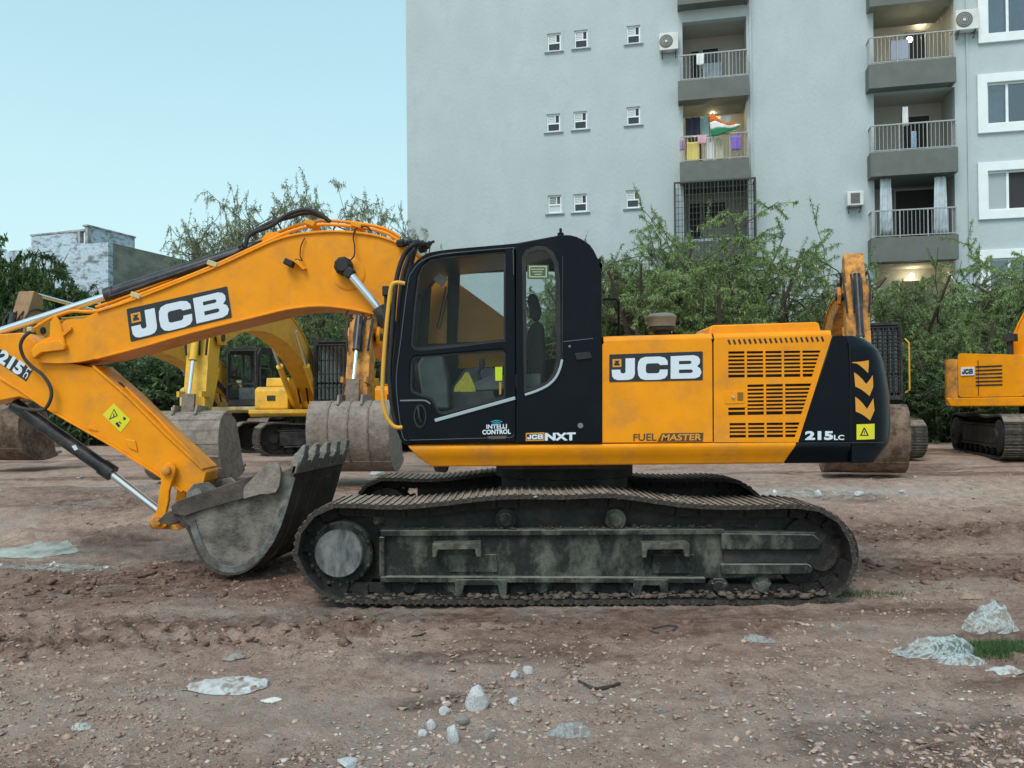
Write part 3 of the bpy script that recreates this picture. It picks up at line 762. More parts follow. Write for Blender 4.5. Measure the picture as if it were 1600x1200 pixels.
# side skirt: rounded nose along its length, chamfered up at the front end, slanted cut at the rear
def skirt(m, xa, xb, name, front, yf, sgn=1):
    prof = [(.06, t_), (.012, t_ - .012), (0, t_ - .035), (.006, t_ - .065), (.04, t_ - .11), (.075, b_), (.35, b_), (.35, t_)]
    mb = MB(); rings = []
    for i, xx in enumerate((xa, xb)):
        ring = []
        for dy, z in prof:
            k = (t_ - z) / (t_ - b_)
            x = xx + (k ** 1.3 * .19 if (i == 0 and front) else 0) - (k * .095 if i == 1 and front else 0)
            if i == 0 and not front: x = xx - k * .095
            ring.append(mb.bm.verts.new((x, yf + sgn * dy, z)))
        rings.append(ring)
    n = len(prof)
    for k in range(n): mb.bm.faces.new([rings[0][k], rings[0][(k + 1) % n], rings[1][(k + 1) % n], rings[1][k]])
    mb.bm.faces.new(rings[0][::-1]); mb.bm.faces.new(rings[1]); return mb.build(name, m, EX, bevel=.012)
skirt(M_OR, x0, x1, 'side_skirt', True, YB - .01)
skirt(M_OR, x0, x1, 'side_skirt', True, 9.46, -1)
xr = P(1383, 700, 7.1).x
skirt(M_BK, x1 + .003, P(1330, 700, YB).x, 'rear_skirt', False, YB - .008)
mb = MB(); mb.box(((x0 + x1) / 2 + .12, 8.1, t_ - .05), (x1 - x0 + .1, 2.2, .09)); mb.build('platform_deck', M_BKD, EX)
mb = MB(); mb.box((1.0, 8.1, t_ - .15), (2.6, .9, .12)); mb.build('platform_beam', M_BKD, EX)
pxprism('belly_lug', [(672, 728), (697, 728), (694, 742), (676, 740)], YB, 6.95, 7.15, M_BKD, bevel=.008)
pxprism('belly_bracket', [(785, 729), (994, 729), (994, 736), (785, 737)], YB, 7.0, 9.2, M_BKD)

# engine side doors (real louvre slots)
LB_ = lambda v: 1300 - (v - 525) * (1300 - 1247) / (690 - 525)       # slanted rear edge of the orange part
GA = [(1138, 549), (LB_(549) - 10, 547.5), (LB_(590) - 10, 588.5), (1138, 590)]
GB = [(1168, 601), (LB_(600) - 8, 599), (LB_(648) - 8, 647), (1138, 649), (1138, 637), (1168, 636.5)]
GC = [(1140, 661), (LB_(660) - 7, 660), (LB_(683) - 7, 683), (1140, 684)]
holes = [GA, GB, GC]
p1 = pxprism('engine_side_door', [(941, 548), (941, 539), (945, 534), (952, 532), (1108, 528.5), (1112, 531), (1113, 536), (1114, 691), (941, 692)], YB, YB, YB + .03, M_OR, bevel=.004)
p2 = pxprism('engine_side_door', [(1115.2, 536), (1116, 531), (1120, 528), (1296, 523), (1300, 525), (1247, 691), (1115.6, 691)], YB, YB, YB + .012, M_OR, holes=holes)
mb = MB()
def lbar(q): mb.prism(XZ(q, YB), YB + .001, YB + .011)
for k in range(1, 7):
    v = 549.5 + k * 6.0 - 2.6; lbar([(1138, v), (LB_(v) - 10, v - 1.8), (LB_(v) - 10, v + .8), (1138, v + 2.6)])
for k in range(1, 8):
    v = 601.5 + k * 6.0 - 2.6; u0 = 1138 if k >= 7 else 1168; lbar([(u0, v), (LB_(v) - 8, v - 1.6), (LB_(v) - 8, v + 1.0), (u0, v + 2.6)])
for k in range(1, 4):
    v = 661.5 + k * 6.0 - 2.6; lbar([(1140, v), (LB_(v) - 7, v - .9), (LB_(v) - 7, v + 1.7), (1140, v + 2.6)])
mb.build('louvre_bars', M_OR, p2)
mb = MB()
def vbar(u, v0, v1): mb.prism(XZ([(u, v0), (u + 3.4, v0), (u + 3.8, v1), (u + .4, v1)], YB), YB - .001, YB + .0125)
for u in (1163.4, 1192.4, 1221.4, 1250.4): vbar(u, 548, 591)
for u in (1193.4, 1223.2): vbar(u, 600, 649)
vbar(1164.2, 637, 649)
for u in (1165.4, 1194.4, 1223.4): vbar(u, 660, 684.5)
mb.build('louvre_posts', M_OR, p2)
mb = MB(); q = XZ([(1130, 540), (1294, 536), (1256, 684), (1130, 686)], YB); mb.prism(q, YB + .05, YB + .06); mb.build('radiator_screen', M_BKD, EX)
# top bevel from the doors up to the hood, with the comb of cooling slots
def roof_z(u): return None
topL = XZ([(941, 534), (1113, 528.5)], YB); 
hd = MB(); zt = P(1100, 528, YB).z + .0
mb = MB()
xs0, xs1 = P(943, 530, YB).x, P(1299, 524, YB).x
def hoodstrip(xa, xb, name, m):
    mb = MB(); rows = 6; rr = []
    for i in range(rows + 1):
        a = i / rows * PI / 2; rr.append((YB + .045 * (1 - math.sin(a)) * 1.0 if False else YB + .05 * (1 - math.cos(a)), .05 * math.sin(a)))
    za, zb = P(0, 0, YB).z, 0
    def zz(x): return np.interp(x, [xs0, xs1], [P(943, 534, YB).z, P(1299, 524, YB).z])
    for i in range(rows):
        (ya, ha), (yb_, hb) = rr[i], rr[i + 1]
        mb.add([(xa, ya, zz(xa) + ha - .004), (xb, ya, zz(xb) + ha - .004), (xb, yb_, zz(xb) + hb - .004), (xa, yb_, zz(xa) + hb - .004)], [(0, 1, 2, 3)])
    mb.add([(xa, rr[-1][0], zz(xa) + .046), (xb, rr[-1][0], zz(xb) + .046), (xb, 9.4, zz(xb) + .046), (xa, 9.4, zz(xa) + .046)], [(0, 1, 2, 3)])
    return mb.build(name, m, EX, smooth=50)
hoodstrip(xs0, P(1113, 528, YB).x, 'hood', M_OR); hoodstrip(P(1115.5, 528, YB).x, xs1, 'hood', M_OR)
mb = MB()
for k in range(19):
    u = 1139 + k * 8.1; v = 529.5 - k * .27
    a = P(u - 1, v + 1.2, YB - .004); b = P(u + 2.0, v + 8.6, YB - .004)
    mb.bar((a.x, YB + .001, a.z), (b.x, YB + .001, b.z), .008, .016)
mb.build('cooling_slots', M_BKD, EX)
pxprism('hood_bulge', [(1110, 529), (1114, 509), (1120, 506), (1282, 501), (1287, 503), (1292, 523)], YB, YB + .10, YB + .62, M_OR, bevel=.02)
mb = MB(); mb.box((P(1118, 520, YB).x - .06, 7.2, P(1118, 520, YB).z - .01), (.05, .5, .06)); mb.build('hood_latch', M_PALE, EX, bevel=.01)
# body behind the doors
mb = MB(); mb.box(((xs0 + xs1) / 2, 8.12, (t_ + topL[0][1]) / 2 - .02), (xs1 - xs0 - .1, 2.5, topL[0][1] - t_ - .03)); mb.build('engine_bay', M_BKD, EX)
pxprism('engine_side_door', [(941, 534), (1300, 525), (1300, 691), (941, 692)], YB, 9.40, 9.44, M_OR, bevel=.01)
# door lock plate
pl = pxprism('lock_plate', [(1133, 612), (1163, 611), (1163, 630), (1133, 631)], YB, YB - .006, YB + .002, M_OR, bevel=.002)
pxprism('lock_recess', [(1152, 613), (1161, 613), (1161, 626), (1152, 626)], YB, YB - .008, YB - .004, mat('recess_shade', (.25, .10, .01), .6), pl)
pxcyl('lock_button', 1146, 620, .012, YB - .022, YB, mat('steel_button', (.6, .55, .45), .35, .6), pl, n=12)
# decals on the doors
logo(p1, quadfn((952, 554), (1098, 549), (1098, 594), (952, 597), YB), name='brand_decal')
mb = MB(); put_text(mb, 'FUEL', quadfn((989.5, 678), (1026, 677), (1026, 689), (989.5, 689), YB - .002), .02); mb.build('lettering', mat('brown_decal', (.10, .05, .02), .5), p1)
mb = MB(); f = quadfn((1032, 677), (1099, 676), (1098, 690), (1027, 690), YB); mb.plate([(0, 0), (1, 0), (1, 1), (0.03, 1)], [], lambda a, b: f(a, b, .003), lambda a, b: f(a, b, .0005)); ms = mb.build('decal_plate', mat('brown_decal', (.10, .05, .02), .5), p1)
mb = MB(); put_text(mb, 'MASTER', quadfn((1035, 678.6), (1097, 677.6), (1096, 688), (1033, 688.6), YB - .005), .025); mb.build('lettering', M_ORL, ms)

# rear black cover and rounded counterweight
cov = pxprism('rear_side_cover', [(1300, 525), (1318, 524), (1324, 530), (1327, 560), (1329, 620), (1329, 691), (1247.5, 691)], YB, YB - .002, YB + .03, M_BK, bevel=.006)
mb = MB(); put_text(mb, '215', quadfn((1258, 673.5), (1302, 673.5), (1302, 687.5), (1258, 687.5), YB - .006), .05); mb.build('lettering', M_WHT, cov)
mb = MB(); put_text(mb, 'LC', quadfn((1303, 679.5), (1319, 679.5), (1319, 687.5), (1303, 687.5), YB - .006), .03); mb.build('lettering', M_WHT, cov)
pxprism('trim_line', [(1247, 691.4), (1383, 690.6), (1383, 692.2), (1246, 693)], YB, YB - .006, YB + .01, M_BKR, cov)
zrows = [(720, 1352), (706, 1366), (692, 1380), (660, 1383), (620, 1381), (590, 1376), (565, 1369), (548, 1360), (538, 1350), (531, 1338), (527, 1326)]
zr = [(P(u, v, 7.0).z, P(u, v, 7.05).x) for v, u in zrows]
XC = P(1330, 600, YB).x
def cw_pt(a, z, off=0.0):
    """a 0..1 goes from the side face round the corner to the middle of the back"""
    zz = [q[0] for q in zr]; xe = float(np.interp(z, zz, [q[1] for q in zr]))
    ytop = float(np.interp(z, [zr[-4][0], zr[-1][0]], [0, .10]))
    y_side = YB + .004 + ytop
    rx = max(xe - XC + .12, .05); ry = 1.35
    s = a * PI / 2; e = 2 / 3.4
    cx = math.sin(s) ** e; cy = math.cos(s) ** e
    x = XC + .0 + rx * cx; y = 8.1 - (8.1 - y_side) * cy
    n = Vector((math.sin(s) ** (2 - e) / rx if s > 0 else 0, -(math.cos(s) ** (2 - e)) / (8.1 - y_side), 0))
    n = n.normalized() if n.length > 0 else Vector((0, -1, 0))
    return Vector((x, y, z)) + n * off
zl = np.interp(np.linspace(0, 1, 26), np.linspace(0, 1, len(zr)), [q[0] for q in zr])
def a_seq(n): return [((i / n)) for i in range(n + 1)]
mb = MB(); NA = 28; rings = []
for z in zl:
    ring = []
    for i in range(NA + 1):
        a = i / NA; a = a ** 1.0
        ring.append(cw_pt(a, z))
    for i in range(NA - 1, -1, -1):
        p = cw_pt(i / NA, z); ring.append(Vector((p.x, 16.2 - p.y, p.z)))
    rings.append([mb.bm.verts.new(p) for p in ring])
for r0, r1 in zip(rings, rings[1:]):
    for i in range(len(r0) - 1): mb.bm.faces.new([r0[i], r0[i + 1], r1[i + 1], r1[i]])
    mb.bm.faces.new([r0[-1], r0[0], r1[0], r1[-1]])
mb.bm.faces.new(rings[0][::-1]); mb.bm.faces.new(rings[-1])
cw = mb.build('counterweight', M_BK, EX, smooth=40)
# where on the shell a pixel falls
def cw_at(u, v):
    best = None
    d = ray(u, v)
    for i in range(0, 400):
        a = .30 * i / 400 + .0001
        # find z so that the pixel row matches, then test the column
        p = cw_pt(a, P(u, v, 6.9).z)
        z = CAMZ + d.z * (p.y / d.y); p = cw_pt(a, z)
        e = abs(p.x - d.x * (p.y / d.y))
        if best is None or e < best[0]: best = (e, a, z)
    return best[1], best[2]
def cw_decal(px, m, name, off=.004, parent=None):
    """px: list of pixel quads"""
    mb = MB()
    for q in px:
        c = [cw_at(*p) for p in q]
        n = 6; vv = []
        for i in range(n + 1):
            for j in range(n + 1):
                s, t = i / n, j / n
                a = (c[0][0] * (1 - s) + c[1][0] * s) * (1 - t) + (c[3][0] * (1 - s) + c[2][0] * s) * t
                z = (c[0][1] * (1 - s) + c[1][1] * s) * (1 - t) + (c[3][1] * (1 - s) + c[2][1] * s) * t
                vv.append(cw_pt(a, z, off))
        mb.add(vv, [(i * (n + 1) + j, (i + 1) * (n + 1) + j, (i + 1) * (n + 1) + j + 1, i * (n + 1) + j + 1) for i in range(n) for j in range(n)])
    return mb.build(name, m, parent or cw)
cw_decal([[(1331, 566), (1357, 563), (1357, 574), (1331, 567)], [(1334, 566), (1357, 565), (1356, 583), (1353, 580)]], M_ORL, 'chevron_decal')
cw_decal([[(1334, 582), (1353, 600), (1358, 619), (1336, 604)], [(1353, 600), (1363, 586), (1364, 604), (1358, 619)]], M_ORL, 'chevron_decal')
cw_decal([[(1336, 620), (1354, 639), (1359, 657), (1337, 643)], [(1354, 639), (1364, 622), (1366, 641), (1359, 657)]], M_ORL, 'chevron_decal')
ws = cw_decal([[(1338, 663), (1366, 662), (1366, 686), (1338, 687)]], M_YST, 'warning_sticker', .004)
cw_decal([[(1349, 668), (1351, 668), (1357, 681), (1343, 681)]], M_DEC, 'warning_triangle', .0055, ws)
cw_decal([[(1349.6, 671.5), (1350.4, 671.5), (1354, 679.5), (1346, 679.5)]], M_YST, 'warning_triangle', .0068, ws)
cw_decal([[(1349.5, 673.5), (1350.7, 673.5), (1350.5, 678.5), (1349.7, 678.5)]], M_DEC, 'warning_mark', .008, ws)
mb = MB()
q = [cw_at(1326 + (k / 8) * 4 - 1, 529 + k * 20) for k in range(9)]
pxprism('panel_joint', [(1324, 528), (1328, 540), (1330, 600), (1330, 690), (1328.6, 690), (1328.6, 600), (1326.4, 540), (1322, 528)], YB, YB - .005, YB + .01, mat('joint_shadow_rubber', (.004, .004, .005), .8), cov)

# air pre-cleaner, grab rail, antenna block
c = P(1034, 528, 7.35)
mb = MB(); mb.lathe((c.x, 7.35, c.z - .03), (0, 0, 1), [(0, .065), (.09, .065), (.095, .115), (.12, .118)], 24); pc = mb.build('pre_cleaner', M_BKD, EX, smooth=40)
mb = MB(); mb.lathe((c.x, 7.35, c.z + .088), (0, 0, 1), [(0, .09), (.01, .118), (.085, .128), (.09, .132), (.102, .130), (.125, .10), (.13, .02)], 24); mb.build('pre_cleaner_bowl', mat('dusty_clear_bowl', (.15, .155, .14), .45, 0, (.26, .23, .19), .6, 8), pc, smooth=40)
mb = MB(); ra = [P(942, 468, 7.3), P(962, 467, 7.3), P(967, 472, 7.3), P(967, 531, 7.3)]
mb.tube([ra[0], ra[1], ra[2], ra[3]], .011, smooth=False); mb.build('grab_rail', M_BK, EX, smooth=60)
mb = MB(); mb.tube([P(950, 527, 7.4), P(1006, 525, 7.4)], .012, smooth=False); mb.build('hood_rail', M_BKD, EX)

# --- cab -----------------------------------------------------------------
YC0, YC1 = YB - .015, 7.78
cab_px = [(642, 693), (630, 684), (622, 645), (617, 590), (624, 530), (634, 440), (641, 420), (657, 402), (688, 391), (814, 379), (876, 367.5), (901, 370), (922, 383), (934, 404), (940, 428), (940, 693)]
cab_q = XZ(cab_px, YB)
g_up = [(645, 538), (650, 480), (656, 432), (662, 418), (674, 409), (700, 404), (786, 396), (787, 400), (787, 530), (700, 539), (660, 543), (649, 543)]
g_lo = [(645, 565), (648, 560), (783, 549), (787, 552), (787, 618), (692, 643), (686, 642), (676, 622), (646, 611), (644, 606)]
g_re = [(822, 404), (826, 396), (838, 392), (850, 392), (859, 399), (865, 412), (868, 440), (869, 560), (865, 581), (855, 595), (838, 603), (823, 607)]
door_px = [(638, 690), (628, 682), (622, 645), (618, 592), (625, 532), (636, 442), (643, 423), (659, 406), (690, 396), (801, 386), (804, 389), (806, 690)]
def inset(px, d):
    c = (sum(p[0] for p in px) / len(px), sum(p[1] for p in px) / len(px)); out = []
    n = len(px)
    for i in range(n):
        a, p, b = Vector(px[i - 1]), Vector(px[i]), Vector(px[(i + 1) % n])
        t = ((p - a).normalized() + (b - p).normalized());
        if t.length < 1e-6: t = (b - p)
        t.normalize(); nn = Vector((-t.y, t.x))
        if nn.dot(Vector(c) - p) < 0 and len(px) < 30: nn = -nn
        out.append(tuple(p + nn * d))
    return out
# shell: roof, back, front frame as a bent strip; near side panel behind the door, far side
rear_px = [(807, 692), (807, 380), (814, 379), (876, 367.5), (901, 370), (922, 383), (934, 404), (940, 428), (940, 693)]
shell = MB()
def strip(px, y0, y1, th):
    q = [Vector(p) for p in XZ(px, YB)]; inn = []
    for i, p in enumerate(q):
        t = (q[min(i + 1, len(q) - 1)] - q[max(i - 1, 0)]).normalized(); inn.append(p + Vector((t.y, -t.x)) * th)
    return [tuple(p) for p in q] + [tuple(p) for p in reversed(inn)]
roof_line = [(634, 440), (641, 420), (657, 402), (688, 391), (814, 379), (876, 367.5), (901, 370), (922, 383), (934, 404), (940, 428), (940, 693)]
dense = [(p.x, p.y) for p in catmull([Vector((a, b, 0)) for a, b in roof_line], 4)]
poly = strip(dense, 0, 0, .05)
shell.prism(poly, YC0 + .022, YC1)
cab = shell.build('cab', M_BK, EX, bevel=.022, seg=3)
pxprism('cab_rear_side', rear_px, YB, YC0, YC0 + .05, M_BK, cab, holes=[inset(g_re, -4)], bevel=.010, seg=3)
far_up = [(655, 535), (664, 430), (690, 412), (790, 402), (795, 410), (795, 540)]
far_re = [(822, 415), (835, 404), (858, 404), (870, 420), (870, 560), (860, 590), (822, 590)]
far_lo = [(660, 556), (790, 548), (790, 610), (690, 625), (668, 600)]
# opening positions on the far side given in its own plane
fq = XZ([(646, 690), (626, 640), (622, 590), (637, 440), (660, 404), (690, 393), (814, 381), (876, 370), (901, 372), (922, 385), (938, 428), (938, 692)], YB)
HF = [[(668, 537), (674, 448), (686, 433), (700, 429), (698, 537)], [(714, 535), (719, 428), (798, 424), (798, 533)], [(822, 424), (868, 424), (900, 430), (900, 560), (822, 562)], [(716, 549), (798, 548), (798, 572), (716, 576)]]
mb = MB(); mb.prism(fq, YC1 - .05, YC1 - .005, [XZ(h, YC1 - .03) for h in HF])
mb.build('cab_far_side', M_BK, cab)
for h in HF:
    mb = MB(); mb.prism(XZ(h, YC1 - .03), YC1 - .03, YC1 - .026); mb.build('window_pane', M_GLS, cab)
door = pxprism('door', door_px, YB, YC0 - .012, YC0 + .03, M_BK, EX, holes=[inset(g_up, -3.5), inset(g_lo, -3.5)], bevel=.008, seg=3)
for g, nm in ((g_up, door), (g_lo, door)):
    q = XZ(g, YB); mb = MB(); mb.prism(XZ(inset(g, -6), YB), YC0 + .002, YC0 + .014, [q]); mb.build('window_seal', M_BKR, nm)
    mb = MB(); mb.prism(XZ(inset(g, -1), YB), YC0 + .006, YC0 + .010); mb.build('window_pane', M_GLS, nm)
mb = MB(); mb.prism(XZ(inset(g_re, -7), YB), YC0 - .004, YC0 + .02, [XZ(g_re, YB)]); mb.build('window_seal', M_BKR, cab)
mb = MB(); mb.prism(XZ(inset(g_re, -1), YB), YC0 + .008, YC0 + .012); mb.build('window_pane', M_GLS, cab)
# front frame and windscreen
fl = [(636, 438), (625, 532), (618, 592), (622, 645), (629, 684), (643, 693)]
fqd = [(p.x, p.y) for p in catmull([Vector((*XZ([p], YB)[0], 0)) for p in fl], 4)]
mb = MB(); mb.ribbon(fqd, .05, YC0 + .03, YC0 + .11); mb.ribbon(fqd, .05, YC1 - .09, YC1 - .01); mb.build('windscreen_frame', M_BK, cab)
mb = MB(); mb.ribbon(fqd[:14], .006, YC0 + .11, YC1 - .09); mb.build('windscreen', M_GLS, cab)
mb = MB(); mb.ribbon(fqd[14:], .03, YC0 + .11, YC1 - .09); mb.build('front_lower_panel', M_BK, cab)
pxprism('cab_floor', [(630, 684), (940, 684), (940, 693), (640, 693)], YB, YC0 + .05, YC1 - .02, M_BKD, cab)
# highlights along the door opening, painted as slim grey lines
mb = MB(); s = XZ([(637, 688), (630, 682), (624, 645), (620, 592), (627, 532), (638, 444), (645, 425), (660, 409), (691, 398.5), (798, 388.5), (801.5, 392), (802.5, 430)], YB)
sd = [(p.x, p.y) for p in catmull([Vector((a, b, 0)) for a, b in s], 4)]; mb.ribbon(sd, .004, YC0 - .018, YC0 - .008); mb.build('door_highlight', mat('grey_line', (.10, .12, .13), .4), door)
mb = MB(); s = XZ([(640, 687.5), (800, 683), (803, 679)], YB); mb.ribbon(s, .004, YC0 - .017, YC0 - .010); mb.build('door_highlight', mat('grey_line', (.10, .12, .13), .4), door)
mb = MB(); mb.ribbon(XZ([(807.5, 384), (808, 692)], YB), .006, YC0 - .004, YC0 + .0); mb.build('pillar_joint', mat('joint_shadow_rubber', (.004, .004, .005), .8), cab)
# grey swoosh strips below the windows
mb = MB(); mb.ribbon(XZ([(680, 657), (805, 622)], YB), .027, YC0 - .024, YC0 - .012); mb.build('trim_strip', M_GRY, door, bevel=.003)
mb = MB(); mb.ribbon([(p.x, p.y) for p in catmull([Vector((*XZ([q], YB)[0], 0)) for q in ((820, 617), (838, 611), (856, 602), (868, 590), (875, 575), (878, 562))], 5)], .020, YC0 - .012, YC0 - .002); mb.build('trim_strip', M_GRY, cab, bevel=.003)
mb = MB(); mb.ribbon(XZ([(878, 562), (879, 400)], YB), .008, YC0 - .006, YC0 - .002); mb.build('trim_crease', M_BKR, cab)
mb = MB(); mb.ribbon(XZ([(880, 534), (926, 529)], YB), .005, YC0 - .005, YC0 - .001); mb.build('panel_seam', mat('grey_line', (.10, .12, .13), .4), cab)
mb = MB(); mb.ribbon([(p.x, p.y) for p in catmull([Vector((*XZ([q], YB)[0], 0)) for q in ((626, 626), (650, 625.5), (665, 626), (673, 631))], 4)], .012, YC0 - .02, YC0 - .012); mb.build('trim_strip', mat('grey_line2', (.16, .18, .19), .4), door)
# mirror-like oval recess low on the door
mb = MB(); c = P(657, 650, YB); el_ = [(c.x + .052 * math.cos(t) , c.z + .095 * math.sin(t)) for t in np.linspace(0, 2 * PI, 29)[:-1]]; el2 = [(c.x + .040 * math.cos(t), c.z + .080 * math.sin(t)) for t in np.linspace(0, 2 * PI, 29)[:-1]]
mb.prism(el_, YC0 - .022, YC0 - .010, [el2]); rec = mb.build('handle_recess', M_BKR, door)
mb = MB(); mb.tube([(c.x - .012, YC0 - .03, c.z + .07), (c.x - .004, YC0 - .045, c.z), (c.x + .012, YC0 - .03, c.z - .05)], .011); mb.build('door_handle', M_BKR, rec, smooth=60)
# catch, lock
pxprism('side_catch', [(898, 552), (922, 550), (925, 560), (900, 563)], YB, YC0 - .015, YC0, M_BKR, cab, bevel=.005)
pxcyl('key_lock', 907, 665, .022, YC0 - .012, YC0, mat('grey_line2', (.16, .18, .19), .4), cab, n=16)
pxcyl('key_lock', 890, 541, .010, YC0 - .008, YC0, mat('grey_line2', (.16, .18, .19), .4), cab, n=12)
# roof details
mb = MB(); c = P(876, 366, 7.2); mb.lathe((c.x, 7.2, c.z - .02), (0, 0, 1), [(0, .03), (.03, .028), (.035, .012), (.07, .012)], 12); mb.build('lifting_eye', M_BK, cab)
pxprism('roof_hatch', [(700, 391), (712, 383), (735, 381), (800, 378), (806, 382)], YB, YC0 + .2, YC1 - .2, M_BK, cab, bevel=.01)
# lettering on the cab
mb = MB(); put_text(mb, 'INTELLI', quadfn((760, 663.5), (792, 662.5), (792, 669.5), (760, 670), YC0 - .014), .03); put_text(mb, 'CONTROL', quadfn((753.5, 671.5), (798, 670.5), (798, 678), (753.5, 679), YC0 - .014), .04); mb.build('lettering', M_WHT, door)
mb = MB()
for k, (w, v) in enumerate(((9, 657.5), (6.5, 660.0), (4, 662))):
    a = [Vector((*XZ([q], YB)[0], 0)) for q in ((776 - w, v + 1.5), (776, v - .8), (776 + w, v + 1.5))]
    mb.ribbon([(p.x, p.y) for p in catmull(a, 4)], .006, YC0 - .016, YC0 - .012)
mb.build('wave_emblem', M_BLU, door)
pxprism('small_sticker', [(762, 681.5), (792, 680.5), (790, 685.5), (764, 686)], YB, YC0 - .0145, YC0 - .011, mat('faded_brown_sticker', (.12, .07, .05), .6), door)
pxprism('small_badge', [(821.5, 676.5), (850.5, 675.5), (850.5, 688.5), (821.5, 689)], YB, YC0 - .004, YC0, M_ORL, cab)
f = quadfn((823, 678.5), (849, 677.5), (849, 686.5), (823, 687), YC0 - .004)
mb = MB(); mb.plate([(0, 0), (1, 0), (1, 1), (0, 1)], [], lambda a, b: f(a, b, .002), lambda a, b: f(a, b, .0005)); sb = mb.build('badge_inner', M_DEC, cab)
mb = MB()
for L, hs in ((LJ, []), (LC, []), (LB, LBH)): mb.plate(L, hs, lambda x, y: f(x / 653, y / 200, .004), lambda x, y: f(x / 653, y / 200, .002))
mb.build('lettering', M_WHT, sb)
mb = MB(); put_text(mb, 'NXT', quadfn((851.5, 676.5), (899.5, 675.5), (899.5, 688), (851.5, 688.5), YC0 - .003), .05); mb.build('lettering', M_WHT, cab)
# things inside the cab
yi = 7.2
pxprism('seat_back', [(826, 605), (824, 520), (832, 505), (842, 502), (850, 512), (852, 560), (852, 605)], 7.1, 7.0, 7.45, M_SEAT, cab, bevel=.03)
pxprism('headrest', [(824, 462), (832, 457), (840, 462), (846, 482), (846, 495), (838, 500), (830, 492)], 7.1, 7.1, 7.36, M_SEAT, cab, bevel=.03)
pxprism('seat_cushion', [(770, 602), (850, 598), (852, 620), (772, 622)], 7.1, 7.0, 7.45, M_SEAT, cab, bevel=.03)
pxprism('side_console', [(740, 600), (765, 588), (845, 584), (845, 606), (742, 612)], 7.0, 6.92, 7.0, M_CON, cab, bevel=.015)
pxprism('front_console', [(655, 570), (672, 545), (690, 545), (700, 585), (705, 640), (665, 640)], 7.3, 7.15, 7.5, M_CON, cab, bevel=.02)
pxprism('rear_console', [(700, 610), (725, 575), (770, 573), (790, 590), (795, 640), (700, 640)], 7.4, 7.5, 7.62, M_CON, cab, bevel=.02)
mb = MB(); mb.tube([P(758, 610, 7.05), P(748, 585, 7.05), P(752, 570, 7.05)], .014); mb.tube([P(690, 600, 7.4), P(683, 570, 7.4), P(688, 556, 7.4)], .016); mb.build('control_lever', M_BKR, cab, smooth=60)
mb = MB(); mb.lathe(P(753, 568, 7.05), (0, 0, 1), [(-.05, .015), (0, .03), (.04, .022)], 10); mb.build('lever_knob', M_BKR, cab, smooth=60)
st = pxprism('warning_sticker', [(709, 612), (711, 603), (722, 590), (727, 582), (732, 582), (737, 592), (742, 604), (743, 612)], YB, YC0 + .011, YC0 + .014, mat('olive_yellow_sticker', (.34, .31, .02), .6, dirt=(.1, .09, .03), damt=.8, dscale=45), door)
tg = pxprism('yellow_tag', [(773.5, 573.5), (785, 573), (784.5, 594.5), (774, 595)], YB, YC0 + .011, YC0 + .015, M_YPL, door)
pxprism('orange_strip', [(780, 597), (783.5, 597), (783, 616), (780, 617)], YB, YC0 + .011, YC0 + .015, M_ORL, door)
mb = MB(); q = P(688, 436, 7.3); mb.box(q, (.10, .06, .09), Matrix.Rotation(R(40), 3, 'Y')); mb.build('cab_mirror', M_CRC, cab, bevel=.01)
lb = pxprism('notice_label', [(826, 415), (855, 415), (855, 434), (826, 434)], YB, YC0 + .0125, YC0 + .014, mat('notice_green', (.10, .15, .06), .5), cab)
pxprism('notice_border', [(826.5, 415.5), (854.5, 415.5), (854.5, 433.5), (826.5, 433.5)], YB, YC0 + .0105, YC0 + .0115, mat('notice_cream', (.50, .52, .34), .5), lb, holes=[[(828.5, 417.5), (852.5, 417.5), (852.5, 431.5), (828.5, 431.5)]])
mb = MB()
for k, (a, b) in enumerate(((830, 850), (832, 848), (835, 846))): mb.add([P(a, 420 + 4 * k, YC0 + .0095), P(b, 420 + 4 * k, YC0 + .0095), P(b, 421.5 + 4 * k, YC0 + .0095), P(a, 421.5 + 4 * k, YC0 + .0095)], [(0, 1, 2, 3)])
mb.build('notice_lines', mat('notice_cream', (.50, .52, .34), .5), lb)
pxprism('notice_back', [(824, 414), (857, 414), (857, 436), (824, 436)], YB, YC0 + .015, YC0 + .0165, mat('notice_green', (.10, .15, .06), .5), lb)
# wiper
mb = MB(); mb.tube([P(697, 448, 7.66), P(690, 480, 7.66), P(683, 512, 7.66)], .008, smooth=False); mb.tube([P(702, 446, 7.66), P(695, 480, 7.66), P(687, 514, 7.66)], .006, smooth=False); mb.build('wiper', M_BKR, cab)

# --- handrail at the cab front, hoses ------------------------------------
mb = MB(); yh = YB - .02
hp = [P(633, 443, yh), P(619, 441.5, yh), P(612, 447, yh), P(608, 470, yh), P(602, 530, yh), P(598, 590, yh), P(598, 625, yh), P(604, 650, yh), P(613, 664, yh), P(622, 668, yh), P(629, 667, yh)]
mb.tube(hp, .017, 10); mb.build('handrail', mat('golden_rail_paint', (.72, .36, .02), .45, 0, DUST, .4, 6), EX, smooth=60)
for k, (off, yy) in enumerate(((0, 7.55), (9, 7.7), (17, 7.62), (5, 7.9), (12, 8.0))):
    mb = MB(); hh = [P(668 - k * 3, 383 + k, 7.95), P(650, 380 + off * .3, yy), P(632 + off * .6, 398 + off, yy), P(621 + off, 430, yy), P(616 + off, 470, yy), P(612 + off, 530, yy), P(609 + off * .8, 590, yy), P(616 + off, 650, yy), P(632, 690, yy)]
    mb.tube(hh, .024, 8); mb.build('hydraulic_hose', M_BKR, EX, smooth=60)
mb = MB(); mb.tube([P(606, 452, 7.6), P(605, 520, 7.6), P(603, 600, 7.6)], .034, 10, smooth=False); mb.build('hose_guard', M_BKD, EX, smooth=60)
